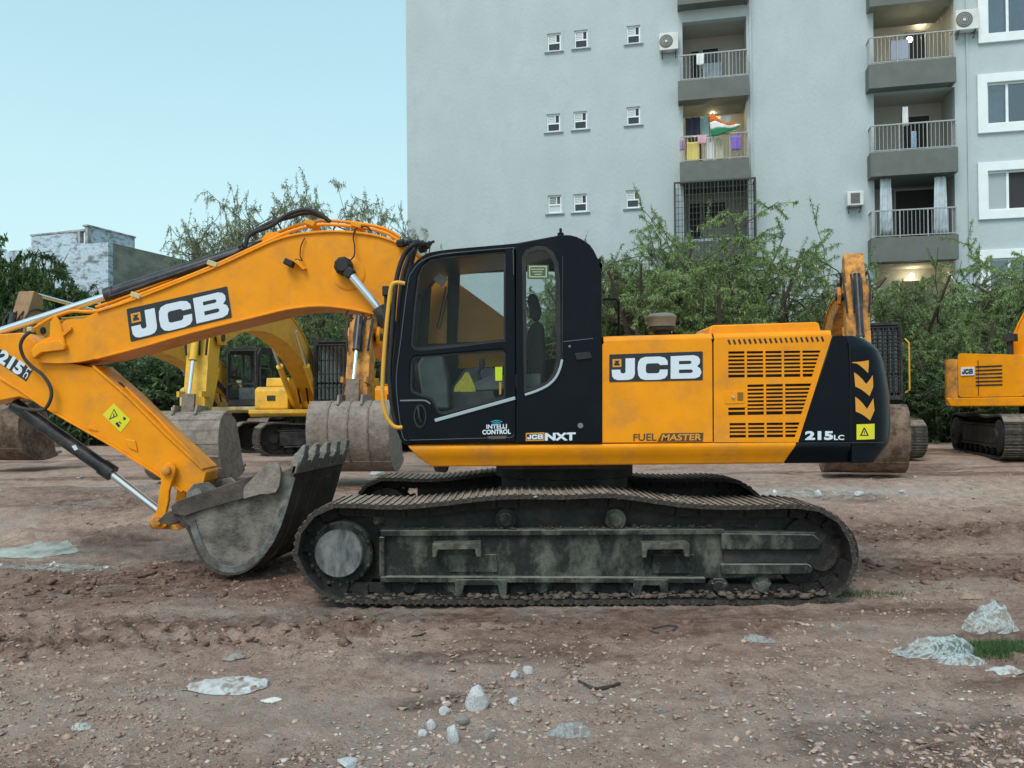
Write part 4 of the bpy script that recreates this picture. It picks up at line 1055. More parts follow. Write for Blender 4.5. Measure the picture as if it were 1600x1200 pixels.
mb = MB(); c = P(603, 455, 7.56); mb.box(c, (.06, .07, .09)); mb.build('hose_clamp', M_BKR, EX, bevel=.008)
for (u, v, r_, nm) in ((628, 380, .05, 0), (640, 379, .04, 1), (653, 381, .055, 2), (662, 388, .05, 3), (670, 381, .03, 4)):
    c = P(u, v, 7.82); mb = MB(); mb.lathe(c, (1, -.3, .1 * nm), [(-.05, .02), (-.045, r_ * .7), (.02, r_ * .8), (.025, r_ * .45), (.06, r_ * .4)], 6); mb.build('hose_fitting', M_BKR, EX)

# --- boom ----------------------------------------------------------------
YM0, YM1 = 7.87, 8.33
up = [(54, 541), (62, 533), (88, 520), (96, 507), (104, 500), (130, 498), (152, 487), (215, 466.5), (330, 421), (400, 389), (440, 372.5), (480, 364.5), (530, 362), (580, 367), (612, 376), (636, 388), (662, 404), (722, 447), (790, 497), (830, 530)]
lo = [(815, 600), (760, 596), (700, 560), (640, 515), (605, 496), (594, 492.5), (550, 483), (500, 478), (450, 483), (400, 495), (300, 519.5), (220, 542.5), (150, 560.5), (110, 567), (62, 566), (52, 556)]
def smooth_px(px, k=3): return [(p.x, p.y) for p in catmull([Vector((a, b, 0)) for a, b in px], k)]
bq = XZ(smooth_px(up) + smooth_px(lo), YM0)
mb = MB(); mb.prism(bq, YM0, YM1); boom = mb.build('boom', M_OR, EX, smooth=25, bevel=.006)
mb = MB(); mb.ribbon(XZ(smooth_px(up[6:17]), YM0), .022, YM0 - .022, YM1 + .022); mb.build('boom_top_plate', M_OR, boom, bevel=.005)
mb = MB(); mb.ribbon(XZ(smooth_px(lo[5:13]), YM0), .022, YM0 - .022, YM1 + .022); mb.build('boom_bottom_plate', M_OR, boom, bevel=.005)
# forks at the boom tip
pxprism('boom_fork_boss', [(52, 548), (60, 538), (98, 532), (106, 539), (106, 547), (72, 551), (56, 562)], YM0, YM0 - .05, YM0 + .02, M_OR, boom, bevel=.014)
pxprism('boom_fork_bracket', [(78, 545), (80, 503), (88, 493), (94, 502), (100, 520), (104, 538)], YM0, YM0 - .02, YM0 + .01, M_OR, boom, bevel=.006)
pxprism('boom_fork_bracket', [(100, 520), (113, 511), (114, 515), (101, 526)], YM0, YM0 - .03, YM0 + .01, M_OR, boom, bevel=.004)
# pipes lying along the top of the boom
for k, dv in enumerate((0, -6)):
    yy = YM0 + .05 + k * .14
    pp = [(46, 517), (60, 508), (78, 497), (96, 490), (115, 485), (150, 485), (200, 468), (215, 461), (270, 440), (330, 416), (400, 384), (455, 360), (490, 352), (515, 350), (560, 354), (600, 362), (625, 376)]
    pp = [(a, b + dv * (0.0 if a < 150 else 1)) for a, b in pp][(0 if k == 0 else 5):]
    mb = MB(); mb.tube([P(a, b + 1, yy) for a, b in pp], .016, 8); mb.build('boom_pipe', M_OR, boom, smooth=60)
for u, v in ((220, 462), (338, 413), (488, 350), (560, 353)):
    c = P(u, v + 2, YM0 + .09); mb = MB(); mb.box(c, (.10, .24, .05), Matrix.Rotation(R(20), 3, 'Y')); mb.build('pipe_clamp', M_PALE if u < 400 else M_OR, boom, bevel=.008)
# black hoses arching over the top
for k in range(2):
    mb = MB(); mb.tube([P(383, 386, 7.98 + k * .12), P(388, 370 - 2 * k, 7.98 + k * .12), P(400, 362 - k * 2, 7.98 + k * .1), P(425, 352 - k * 5, 7.98 + k * .1), P(450, 335 + k * 5, 7.98 + k * .1), P(478, 327.5 + k * 5, 7.98 + k * .1), P(500, 335 + 2 * k, 7.98 + k * .1), P(516, 347, 7.98 + k * .12)], .021, 8); mb.build('hydraulic_hose', M_BKR, boom, smooth=60)
mb = MB(); mb.cyl(P(373, 386, 8.0), P(380, 384, 8.0), .03, n=8); mb.build('hose_fitting', M_BKR, boom)
# arm cylinder lying on the boom
def tilt(a, b, yy, r, name, m, **kw):
    mb = MB(); mb.cyl(P(*a, yy), P(*b, yy), r, n=28); return mb.build(name, m, kw.pop('parent', EX), smooth=40, **kw)
ac = tilt((169, 462), (412, 384), 8.1, .073, 'arm_cylinder', M_CYL)
tilt((-118, 556), (175, 460), 8.1, .036, 'cylinder_rod', M_CHR, parent=ac)
tilt((167, 463), (180, 459), 8.1, .083, 'cylinder_gland', M_CYL, parent=ac)
pxprism('boom_top_bracket', [(410, 392), (411, 372), (418, 364), (430, 363), (452, 368), (470, 366), (452, 378)], 8.0, 7.97, 8.0, M_OR, boom, bevel=.01)
pxprism('boom_top_bracket', [(410, 392), (411, 372), (418, 364), (430, 363), (452, 368), (470, 366), (452, 378)], 8.0, 8.2, 8.23, M_OR, boom, bevel=.01)
c = P(424, 374, 8.0); mb = MB(); mb.cyl((c.x, 7.94, c.z), (c.x, 8.26, c.z), .035, n=16); mb.build('bracket_pin', M_OR, boom, smooth=40)
mb = MB(); mb.tube([P(172, 464, 7.98), P(230, 444, 7.98), P(300, 420, 7.98), P(365, 396, 7.98), P(380, 387, 7.98)], .018); mb.build('cylinder_pipe', M_CYL, ac, smooth=60)
# boss, ring, plugs and cables on the boom side
c = P(545, 428, YM0)
mb = MB(); mb.lathe((c.x, YM0 + .01, c.z), (0, -1, 0), [(0, .155), (.018, .155), (.022, .145), (.026, .12), (.028, .05)], 36); bs = mb.build('pivot_boss', M_OR, boom, smooth=40)
c = P(537, 416, YM0 - .06)
mb = MB(); mb.lathe((c.x, YM0 - .02, c.z), (0, -1, 0), [(0, .085), (.03, .09), (.07, .088), (.10, .06), (.12, .055)], 10); mb.build('boom_pin_cap', M_BKR, bs)
mb = MB(); mb.bar(P(541, 422, YM0 - .10), P(551, 431, YM0 - .10), .09, .1); mb.build('rod_eye', M_BKR, bs, bevel=.015)
rod = tilt((546, 427), (600, 491), YM0 - .10, .038, 'boom_cylinder_rod', M_CHR)
bc = tilt((592, 481), (690, 640), YM0 - .10, .070, 'boom_cylinder', M_CYL)
mb = MB(); mb.tube([P(543, 410, YM0 - .09), P(553, 400, YM0 - .07), P(554, 385, YM0 - .05), P(552, 370, YM0 - .04), P(557, 357, YM0 - .02), P(572, 354, YM0), P(580, 361, YM0 + .05)], .007, 6); mb.build('cable', M_BKR, boom, smooth=60)
mb = MB(); mb.tube([P(476, 372, YM0 - .02), P(470, 385, YM0 - .03), P(469, 400, YM0 - .04), P(472, 407, YM0 - .05), P(463, 405, YM0 - .05), P(459, 411, YM0 - .05)], .006, 6); mb.build('cable', M_BKR, boom, smooth=60)
c = P(452, 411, YM0 - .07); mb = MB(); mb.box(c, (.09, .09, .06), Matrix.Rotation(R(25), 3, 'Y')); mb.build('work_lamp', M_BKR, boom, bevel=.01)
pxprism('lamp_bracket', [(460, 409), (468, 407), (480, 421), (476, 423), (466, 414)], YM0, YM0 - .06, YM0, M_OR, boom, bevel=.003)
mb = MB(); mb.tube([P(548, 481, YM0 + .1), P(540, 492, YM0 + .1), P(545, 500, YM0 + .1), P(553, 497, YM0 + .1)], .008, 6); mb.tube([P(565, 487, YM0 + .1), P(572, 498, YM0 + .1), P(580, 496, YM0 + .1), P(576, 487, YM0 + .1)], .008, 6); mb.build('hose_loop', M_YB, boom, smooth=60)
logo(boom, quadfn((198, 483), (355, 447.5), (362.5, 496), (204.5, 534), YM0 - .001))

# --- arm -----------------------------------------------------------------
YA0, YA1 = 7.93, 8.27
arm_px = [(-140, 540), (-118, 516), (-60, 512), (0, 522), (34, 519.5), (48, 528), (62, 540), (100, 566), (148, 575), (200, 622), (260, 682), (312, 728), (322, 738), (320, 752), (304, 768), (290, 770), (240, 736), (170, 692), (105, 655), (66, 632), (30, 620), (-30, 632), (-100, 600)]
mb = MB(); mb.prism(XZ(arm_px, YA0), YA0, YA1); arm = mb.build('arm', M_OR, EX, bevel=.010)
mb = MB(); mb.ribbon(XZ([(146, 572), (200, 619), (260, 679), (318, 733)], YA0), .022, YA0 - .02, YA1 + .02); mb.build('arm_top_plate', M_OR, arm, bevel=.005)
mb = MB(); mb.ribbon(XZ([(0, 590), (30, 608), (66, 633), (105, 656), (170, 693), (240, 737), (286, 768)], YA0), .022, YA0 - .02, YA1 + .02); mb.build('arm_bottom_plate', M_OR, arm, bevel=.005)
for k in range(3):
    yy = YA0 + .07 + .09 * k
    mb = MB(); mb.tube([P(196, 607 - 2, yy), P(240, 648, yy), P(290, 700, yy), P(322, 734, yy)], .014, 6); mb.build('arm_pipe', M_OR, arm, smooth=60)
mb = MB(); mb.tube([P(182, 598, YA0 + .1), P(189, 600, YA0 + .1), P(196, 608, YA0 + .1)], .012, 6); mb.build('grease_hose', M_BKR, arm)
# pads and bracket on the arm
pxprism('arm_pad', [(196, 686), (212, 688), (216, 706), (202, 700)], YA0, YA0 - .014, YA0, M_OR, arm, bevel=.006)
pxprism('arm_pad', [(140, 664), (150, 669), (154, 674), (138, 670)], YA0, YA0 - .012, YA0, M_OR, arm, bevel=.004)
f = quadfn((178, 630), (204, 655), (190, 675), (161, 648), YA0)
ws = pxprism('warning_sticker', [(178, 630.5), (204, 656), (189, 675.5), (160.5, 648)], YA0, YA0 - .004, YA0, M_YST, arm)
def dec(parent, q, Y, m, nm='pictogram'):
    mb = MB(); mb.add([P(a, b, Y) for a, b in q], [tuple(range(len(q)))]); return mb.build(nm, m, parent)
for q, m, h in (([(170, 656), (178, 638.5), (184, 649.5)], M_DEC, .006), ([(172.4, 653.3), (177.8, 641.3), (182, 648.8)], M_YST, .0075), ([(176.8, 646), (178.6, 646), (178, 651), (177, 651)], M_DEC, .009),
                ([(180, 662), (183, 659), (188, 665), (185, 668)], M_DEC, .006), ([(193, 651), (197, 653), (195, 657), (192, 655)], M_DEC, .006), ([(186, 658), (190, 661), (189, 662.5), (185, 659.5)], M_DEC, .006)):
    dec(ws, q, YA0 - h, m)
# 215 LC decal
ad = pxprism('number_decal', [(-32, 526), (0, 545), (51, 578), (41, 596), (0, 568), (-40, 543)], YA0, YA0 - .004, YA0, M_DEC, arm)
ff = quadfn((4.5, 545), (41, 569), (30, 588), (-7, 563), YA0 - .006)
mb = MB(); put_text(mb, '215', lambda a, b: ff(a, b), .05); mb.build('lettering', M_WHT, ad)
ff2 = quadfn((41, 576), (48, 580), (40, 593.5), (34, 589.5), YA0 - .006)
mb = MB(); put_text(mb, 'LC', lambda a, b: ff2(b, 1 - a) if False else quadfn((43.5, 573.5), (49.5, 577.5), (40.5, 592.5), (35, 588.5), YA0 - .006)(b, 1 - a), .03); mb.build('lettering', M_WHT, ad)
# black hose looping down the arm
mb = MB(); mb.tube([P(48, 518, YM0 - .04), P(38, 526, YM0 - .05), P(32, 540, YM0 - .05), P(37, 558, YM0 - .03), P(50, 573, YM0 - .02), P(66, 585, YM0 - .02), P(78, 603, YM0 - .02), P(80, 620, YM0 - .02), P(72, 637, YM0 - .02), P(60, 641, YM0 + .0), P(35, 638, YM0 + .05), P(20, 632, YM0 + .1)], .017, 8); mb.build('hydraulic_hose', mat('brown_dusty_hose', (.045, .038, .034), .8), arm, smooth=60)
c = P(48, 515, YM0 - .02); mb = MB(); mb.box(c, (.05, .06, .05)); mb.build('hose_fitting', M_PALE, arm, bevel=.01)
# bucket cylinder, links
bcy = tilt((22, 632), (166, 733), 8.1, .068, 'bucket_cylinder', M_CYL)
tilt((160, 729), (176, 740), 8.1, .080, 'cylinder_gland', M_CYL, parent=bcy)
tilt((168, 735), (247, 797), 8.1, .040, 'cylinder_rod', M_CHR, parent=bcy)
pxprism('cylinder_label', [(112, 697), (118, 695), (122, 702), (117, 704)], 8.03, 8.026, 8.035, M_WHT, bcy)
for yy in (7.86, 8.28):
    mb = MB(); q = XZ(smooth_px([(250, 738), (262, 722), (274, 731), (271, 745), (264, 768), (263, 784), (258, 806), (262, 818), (254, 826), (238, 824), (235, 812), (243, 802), (247, 780), (251, 756)], 2), 7.86)
    mb.prism(q, yy, yy + .05); lk = mb.build('link_arm', M_OR if yy > 8 else M_OR, EX, bevel=.008)
    for u, v, r_ in ((261, 735, .042), (246, 815, .045)):
        c = P(u, v, 7.86); mb = MB(); mb.lathe((c.x, yy - .05 if yy < 8 else yy + .1, c.z), (0, 1 if yy < 8 else -1, 0), [(0, r_ * .6), (.01, r_), (.06, r_)], 18); mb.build('link_pin', M_ORD, lk, smooth=40)
pxprism('bucket_link', [(238, 806), (258, 803), (262, 816), (274, 820), (282, 828), (240, 826), (233, 820)], 7.95, 7.93, 8.27, M_ORD, bevel=.012)

# --- bucket --------------------------------------------------------------
YK0, YK1 = 7.48, 8.82
SH = Matrix(((1, .12, 0, -.12 * 7.48), (0, 1, 0, 0), (0, 0, 1, 0), (0, 0, 0, 1)))      # the bucket hangs turned a few degrees
class BB(MB):
    def __init__(s): MB.__init__(s); s.M = SH
side = [(276, 806), (290, 796), (400, 762), (445, 735), (461, 728), (449, 772), (437, 812), (426, 842), (411, 868), (389, 888), (367, 896), (345, 895), (325, 884), (312, 866), (303, 845), (296, 822)]
sq = XZ(side, YK0)
bk = BB(); bk.prism(sq, YK0, YK0 + .03)
bucket = bk.build('bucket', M_BUC, EX, bevel=.004)
bk = BB(); bk.prism(sq, YK1 - .03, YK1); bk.build('far_side_plate', M_BUC, bucket, bevel=.004)
shell_px = smooth_px([(461, 728), (449, 772), (437, 812), (426, 842), (411, 868), (389, 888), (367, 896), (345, 895), (325, 884), (312, 866), (303, 845), (292, 822), (276, 806), (272, 796)], 3)
mb = BB(); mb.ribbon(XZ(shell_px, YK0), .03, YK0 - .01, YK1 + .01); mb.build('bucket_shell', M_BUD, bucket, bevel=.003)
# bright worn edge strips along the rim of the near side
rim = smooth_px([(457, 745), (446, 785), (434, 822), (420, 850), (400, 873), (376, 888), (350, 888), (328, 876), (315, 855), (306, 832), (300, 812)], 3)
mb = BB(); mb.ribbon(XZ(rim, YK0), .062, YK0 - .012, YK0 + .002); mb.build('side_wear_strip', mat('scraped_steel', (.17, .18, .175), .55, .3, (.09, .075, .065), .85, 7, .3, 12, .3, 40, .42, .6), bucket, bevel=.003)
mb = BB(); q = XZ([(272, 802), (270, 790), (280, 782), (400, 742), (420, 737), (436, 752), (437, 762), (330, 793), (292, 806)], YK0); mb.prism(q, YK0 - .035, YK0 + .01); mb.build('side_top_bar', M_BUD, bucket, bevel=.008)
mb = BB(); q = XZ(smooth_px([(386, 778), (386, 762), (394, 752), (420, 726), (432, 721), (441, 728), (443, 745), (436, 768), (412, 771)], 2), YK0); mb.prism(q, YK0 - .07, YK0 - .03); mb.build('side_cutter', M_BUM, bucket, bevel=.012)
mb = BB(); q = XZ(smooth_px([(386, 778), (386, 762), (394, 752), (420, 726), (432, 721), (441, 728), (443, 745), (436, 768), (412, 771)], 2), YK0); mb.prism(q, YK1 + .03, YK1 + .07); mb.build('side_cutter', M_BUM, bucket, bevel=.012)
# lip and teeth
mb = BB(); mb.ribbon(XZ([(464, 720), (459, 740)], YK0), .045, YK0 - .01, YK1 + .01); mb.build('bucket_lip', M_BUM, bucket, bevel=.008)
for k in range(5):
    yy = YK0 + .08 + k * (YK1 - YK0 - .16) / 4
    a = XZ([(465, 716)], YK0)[0]; b = XZ([(472, 699)], YK0)[0]
    mb = BB(); w0, w1 = .15, .10; vv = []
    d = Vector((b[0] - a[0], 0, b[1] - a[1])).normalized(); nn = Vector((d.z, 0, -d.x))
    A = Vector((a[0], yy, a[1])) - d * .10; B = Vector((b[0], yy, b[1])) + d * .02
    M1 = Vector((a[0], yy, a[1])) + d * .03
    for p, w, t in ((A, w0, .08), (M1, w0, .085), (M1 + d * .01, w0 * .8, .07), (B, w1, .025)):
        vv.append([mb.bm.verts.new(p + Vector((0, sy * w / 2, 0)) + nn * st_ * t / 2) for sy, st_ in ((-1, -1), (1, -1), (1, 1), (-1, 1))])
    for p, q in zip(vv, vv[1:]):
        for j in range(4): mb.bm.faces.new([p[j], p[(j + 1) % 4], q[(j + 1) % 4], q[j]])
    mb.bm.faces.new(vv[0][::-1]); mb.bm.faces.new(vv[-1]); mb.build('tooth', M_TOO, bucket, bevel=.008)
for k in range(3):
    mb = BB(); off = [(a + 3, b) for a, b in shell_px[2:16]]; yy = YK0 + .28 + k * .32
    mb.ribbon(XZ(off, YK0), .03, yy - .05, yy + .05); mb.build('wear_strip', M_BUD, bucket, bevel=.004)
# ears
for yy in (7.86, 8.30):
    mb = BB(); q = XZ([(286, 800), (288, 768), (300, 755), (322, 752), (345, 770), (352, 785)], 7.9); mb.prism(q, yy - (.03 if yy < 8 else -.0), yy + (.0 if yy < 8 else .03)); ear = mb.build('bucket_ear', M_BUC, bucket, bevel=.008)
    c = P(306, 770, 7.9); mb = BB(); mb.lathe((c.x, yy - .05 if yy < 8 else yy + .05, c.z), (0, 1 if yy < 8 else -1, 0), [(0, .02), (.005, .05), (.04, .05)], 18); mb.build('bucket_pin', M_HUB, ear, smooth=40)
mb = BB(); mb.prism(XZ([(272, 806), (286, 792), (345, 782), (350, 790), (290, 812)], 7.9), YK0 + .03, YK1 - .03); mb.build('bucket_top_plate', M_BUD, bucket, bevel=.006)
ORG[0] = Vector((0, 0, 0))
# ---------------------------------------------------------------- machines parked behind
def sm_(prof, T): return catmull([Vector((*T(x, z), 0)) for x, z in prof], 3)
def bucket_parts(root, T, width, m, mt, seed=0, back_strips=0, teeth=5, ribs=False):
    """T maps the bucket's own (x forward, z up) plane to the machine's; pivot at the origin"""
    prof = [(.10, .02), (.34, .04), (.55, -.08), (.64, -.32), (.60, -.62), (.42, -.88), (.12, -1.0), (-.20, -.98), (-.46, -.90)]
    inner = [(-.46, -.86), (-.30, -.45), (-.12, -.08)]
    q = [T(x, z) for x, z in prof + inner]; w = width / 2
    mb = MB(); mb.prism(q, -w, -w + .04)
    b = mb.build('bucket', m, root, bevel=.01)
    mb = MB(); mb.prism(q, w - .04, w); mb.build('side_plate', m, b, bevel=.01)
    if ribs:
        for i in range(2, 16, 2):
            mb = MB(); p_ = sm_(prof, T)[i]; mb.bar((p_.x, -w - .01, p_.y), (p_.x, w + .01, p_.y), .05, .07); mb.build('wear_bar', m, b, bevel=.015)
    sm = [(p.x, p.y) for p in catmull([Vector((*T(x, z), 0)) for x, z in prof], 3)]
    mb = MB(); mb.ribbon(sm, .04, -w - .015, w + .015); mb.build('bucket_shell', m, b, smooth=50)
    mb = MB(); mb.ribbon(sm[14:], .06, -w - .02, w + .02); mb.build('bucket_base_plate', m, b)
    for k in range(back_strips):
        y = -w + (k + 1) * width / (back_strips + 1)
        mb = MB(); mb.ribbon([(a + .0, c) for a, c in sm[:16]], .07, y - .012, y + .012); mb.build('wear_strip', M_MUD, b)
    for y in (-.2, .2):
        mb = MB(); mb.prism([T(x, z) for x, z in ((-.12, -.1), (-.10, .10), (.05, .14), (.42, .16), (.50, .02), (.4, -.05))], y - .02, y + .02); mb.build('bucket_ear', m, b, bevel=.006)
    for k in range(teeth):
        y = -w + .09 + k * (width - .18) / (teeth - 1)
        a, c = Vector((*T(-.42, -.92), 0)), Vector((*T(-.68, -.84), 0))
        mb = MB(); mb.bar((a.x, y, a.y), ((a.x + c.x) / 2, y, (a.y + c.y) / 2), .13, .09); mb.bar(((a.x + c.x) / 2, y, (a.y + c.y) / 2), (c.x, y, c.y), .09, .045); mb.build('tooth', M_TOO, b)
    return b

def machine(label, x, y, yaw, uyaw, mb_, mboom, marm, tip, piv, sc=1.0, bkm=None, bang=0.0, guard=0, glass=None, foot=(.45, 1.55), strips=0, cabm=None, cyl=None, badge=None, name='excavator', cabyes=True, width=1.2, seed=0, knee=.9, rail=False, bsc=1.0, ribs=False, tail=0.0):
    mm = lambda m: m
    z = H(x, y); root = thing(name, label, 'excavator', (x, y, z - .02), R(yaw), 'excavators parked in the yard behind')
    root.scale = (sc, sc, sc)
    U = Matrix.Rotation(R(uyaw - yaw), 4, 'Z')
    loop = [(-2.0, .46), (-1.93, .75), (-1.65, .86), (-.8, .82), (0, .86), (.8, .82), (1.65, .86), (1.93, .75), (2.0, .46), (1.93, .18), (1.65, .04), (.8, .03), (-.8, .03), (-1.65, .04), (-1.93, .18)]
    for sy in (-1.15, 1.15):
        lay_track(loop, sy, root, M=U, sag_seed=seed)
        m = MB(); m.M = U; o = -1 if sy < 0 else 1
        m.box((0, sy + o * .08, .45), (2.9, .30, .36)); m.box((0, sy + o * .06, .66), (3.0, .34, .05)); m.box((0, sy + o * .1, .24), (2.7, .30, .05)); tf = m.build('track_frame', M_BKD, root, bevel=.02)
        for ex in (-1.6, 1.6):
            m = MB(); m.M = U; m.lathe((ex, sy - .1, .46), (0, o, 0), [(-.1, .2), (-.08, .33), (0, .33), (.12, .33), (.2, .30), (.24, .14), (.28, .12)], 20); m.build('idler_wheel', M_CHN, root, smooth=35)
        for k in range(7):
            m = MB(); m.M = U; xx = -1.2 + k * .4; m.cyl((xx, sy - .15, .15), (xx, sy + o * .20 + (.0), .15), .085, n=12); m.build('track_roller', M_CHN, tf)
    m = MB(); m.M = U; m.box((0, 0, .62), (1.5, 1.9, .34)); m.build('centre_frame', M_BKD, root, bevel=.04)
    m = MB(); m.lathe((0, 0, .75), (0, 0, 1), [(0, .6), (.28, .6)], 28); m.build('slewing_ring', M_BKD, root, smooth=35)
    # upper structure
    m = MB(); m.prism([(-2.45 + tail, 1.02), (1.65, 1.02), (1.80, 1.10), (1.80, 1.20), (-2.55 + tail, 1.20)], -1.30, 1.30); m.build('platform', mb_, root, bevel=.02)
    m = MB(); m.prism(fillet([(-2.30 + tail, 1.21), (-.05, 1.21), (-.05, 2.02), (-2.30 + tail, 2.12)], .08), -1.28, 1.28); ec = m.build('engine_cover', mb_, root, bevel=.03)
    for k in range(6):
        m = MB(); m.box((-1.5 + tail * .8, -1.285, 1.45 + k * .075), (.9 - tail * .4, .012, .03)); m.build('vent_slot', M_BKD, ec)
    m = MB(); m.box((-.9, -1.284, 1.6), (.012, .012, .72)); m.build('door_gap', M_BKD, ec)
    m = MB(); pl = [(-2.31 + tail, -1.28), (-2.31 + tail, 1.28)] + [(-2.36 + tail - .42 * math.cos(t) ** .6, 1.30 * math.sin(t)) for t in np.linspace(PI / 2 - .02, -PI / 2 + .02, 15)]
    m.plate(pl, [], lambda a, b: Vector((a, b, 1.04)), lambda a, b: Vector((a, b, 2.0))); cw_ = m.build('counterweight', badge[1] if badge else mb_, root, bevel=.05, seg=3)
    m = MB(); m.prism(fillet([(-.02, 1.21), (1.35, 1.21), (1.35, 1.72), (1.15, 1.80), (-.02, 1.80)], .06), -1.28, -.42); tk = m.build('fuel_tank', mb_, root, bevel=.03)
    m = MB(); m.prism(fillet([(.1, 1.81), (.85, 1.81), (.8, 2.05), (.1, 2.05)], .05), -1.15, -.55); m.build('oil_tank', mb_, root, bevel=.03)
    m = MB(); m.box((.9, -1.30 + .01, 1.45), (.30, .02, .16)); m.box((1.355, -.85, 1.5), (.012, .22, .14)); m.build('tank_badge', M_BKD, tk)
    m = MB(); m.tube([(1.3, -1.15, 1.8), (1.3, -1.15, 2.3), (.4, -1.15, 2.3), (.4, -1.15, 2.05)], .015, 6, smooth=False); m.build('grab_rail', M_BKD, root)
    m = MB(); m.cyl((-.6, -.5, 2.05), (-.6, -.5, 2.35), .06, n=10); m.cyl((-.6, -.5, 2.35), (-.6, -.5, 2.5), .14, n=14); m.build('air_intake', M_BKD, root)
    # cab
    if cabyes:
        cm = cabm or M_BK
        cq = fillet([(.15, 1.21), (1.62, 1.21), (1.80, 1.55), (1.70, 2.75), (1.45, 2.93), (.20, 2.93)], [.02, .05, .1, .12, .1, .08])
        wins = [[(.28, 2.02), (.70, 2.02), (.70, 2.76), (.28, 2.76)], [(.80, 2.10), (1.58, 2.10), (1.56, 2.72), (.80, 2.76)], [(.80, 1.45), (1.60, 1.55), (1.62, 2.02), (.80, 2.02)]]
        m = MB(); m.prism(cq, .40, .45, wins[:2] + [[(.80, 1.7), (1.58, 1.7), (1.60, 2.02), (.80, 2.02)]]); m.prism(cq, 1.31, 1.36, wins)
        m.box((.84, .88, 2.91), (1.30, .9, .05)); m.box((.18, .88, 1.65), (.05, .86, .85)); m.box((.18, .46, 2.5), (.05, .06, .8)); m.box((.18, 1.30, 2.5), (.05, .06, .8)); m.box((1.70, .88, 1.32), (.06, .88, .18)); m.box((1.58, .88, 2.84), (.16, .88, .05))
        m.box((1.76, .45, 2.1), (.05, .05, 1.4)); m.box((1.76, 1.31, 2.1), (.05, .05, 1.4)); m.box((1.77, .88, 1.86), (.04, .84, .05))
        cb = m.build('cab', cm, root, bevel=.012)
        for yy in (.425, 1.335):
            m = MB(); m.prism([(.25, 1.4), (1.62, 1.4), (1.60, 2.78), (.25, 2.78)], yy - .004, yy + .004); m.build('window_pane', glass or M_GLD, cb)
        m = MB(); m.box((1.755, .88, 2.12), (.008, .84, 1.35)); m.build('windscreen', glass or M_GLD, cb)
        m = MB(); m.prism(fillet([(.55, 1.3), (1.05, 1.3), (1.05, 1.72), (.72, 1.75), (.62, 2.45), (.48, 2.45)], .05), .68, 1.12); m.build('seat', M_SEAT, cb, bevel=.03)
        m = MB(); m.box((1.4, .88, 1.5), (.12, .5, .5)); m.box((.9, .58, 1.62), (.5, .12, .1)); m.build('cab_console', M_CON, cb, bevel=.02)
        if guard:
            m = MB(); n = 9
            for k in range(n): m.box((1.83, .47 + k * .82 / (n - 1), 2.12), (.025, .022, 1.5))
            rows = (1.4, 1.75, 2.1, 2.45, 2.84) if guard == 1 else [1.38 + .082 * j for j in range(19)]
            for zz in rows: m.box((1.845, .88, zz), (.018, .88, .02 if guard == 1 else .016))
            if guard == 2:
                for k in range(14): m.box((1.842, .47 + k * .82 / 13, 2.12), (.012, .012, 1.5))
            m.build('window_guard', M_BKD, cb)
            m = MB(); m.box((1.84, .88, 2.93), (.04, .92, .05)); m.box((1.84, .43, 2.12), (.04, .04, 1.6)); m.box((1.84, 1.33, 2.12), (.04, .04, 1.6)); m.box((1.84, .88, 1.34), (.04, .92, .08)); m.build('guard_frame', M_BKD, cb)
        m = MB(); m.box((1.2, .88, 2.965), (.3, .5, .05)); m.build('roof_hatch', cm, cb)
        if rail:
            m = MB(); m.tube([(1.86, 1.40, 1.45), (1.92, 1.47, 1.5), (1.92, 1.47, 2.5), (1.86, 1.40, 2.6)], .018, 6, smooth=False); m.build('handrail', M_YO, cb)
    # boom, arm, cylinders
    f = Vector((foot[0], foot[1])); t = Vector(tip); L = (t - f).length; d = (t - f).normalized(); nn = Vector((-d.y, d.x))
    if nn.y < 0: nn = -nn
    kn = f + d * L * .45 + nn * knee
    cl = []
    for i in range(15):
        s = i / 14; cl.append(f * (1 - s) ** 2 + kn * 2 * s * (1 - s) + t * s * s)
    upl, lol = [], []
    for i, p in enumerate(cl):
        s = i / 14; tt = (cl[min(i + 1, 14)] - cl[max(i - 1, 0)]).normalized(); n2 = Vector((-tt.y, tt.x)); n2 = n2 if n2.dot(nn) > 0 else -n2
        w = .16 + .20 * math.sin(PI * min(1, s * 1.15 + .02)) ** .8 if s < .95 else .14
        upl.append(p + n2 * w); lol.append(p - n2 * w)
    m = MB(); m.prism([tuple(p) for p in upl] + [tuple(p) for p in reversed(lol)], -.22, .22); bm_ = m.build('boom', mboom, root, smooth=30, bevel=.008)
    m = MB(); m.ribbon([tuple(p) for p in upl[1:]], .03, -.25, .25); m.ribbon([tuple(p) for p in lol[1:]], .03, -.25, .25); m.build('boom_flange', mboom, bm_)
    for yy in (-.13, .0, .13):
        m = MB(); m.tube([(p.x, yy, p.y + .05) for p in upl[2:]], .018, 6, smooth=False); m.build('boom_pipe', mboom, bm_)
    for yy in (-.26, .26):
        m = MB(); m.prism([(t.x - .22, t.y - .12), (t.x + .10, t.y - .14), (t.x + .16, t.y + .02), (t.x + .05, t.y + .18), (t.x - .22, t.y + .16)], yy - .03, yy + .03); m.build('boom_ear', mboom, bm_, bevel=.01)
    m = MB(); m.cyl((t.x, -.32, t.y), (t.x, .32, t.y), .07, n=14); m.build('boom_pin', M_BKD, bm_, smooth=35)
    pv = Vector(piv); ad = (pv - t).normalized(); an = Vector((-ad.y, ad.x)); an = an if an.x > 0 else -an      # an points forward, away from the machine
    hd = t - ad * .75 + an * .18
    ap = [hd + an * .10, t - ad * .1 + an * .36, t + ad * .35 + an * .30, pv + an * .14, pv + ad * .14, pv - an * .13, t + ad * .5 - an * .26, t - an * .24, hd - an * .16]
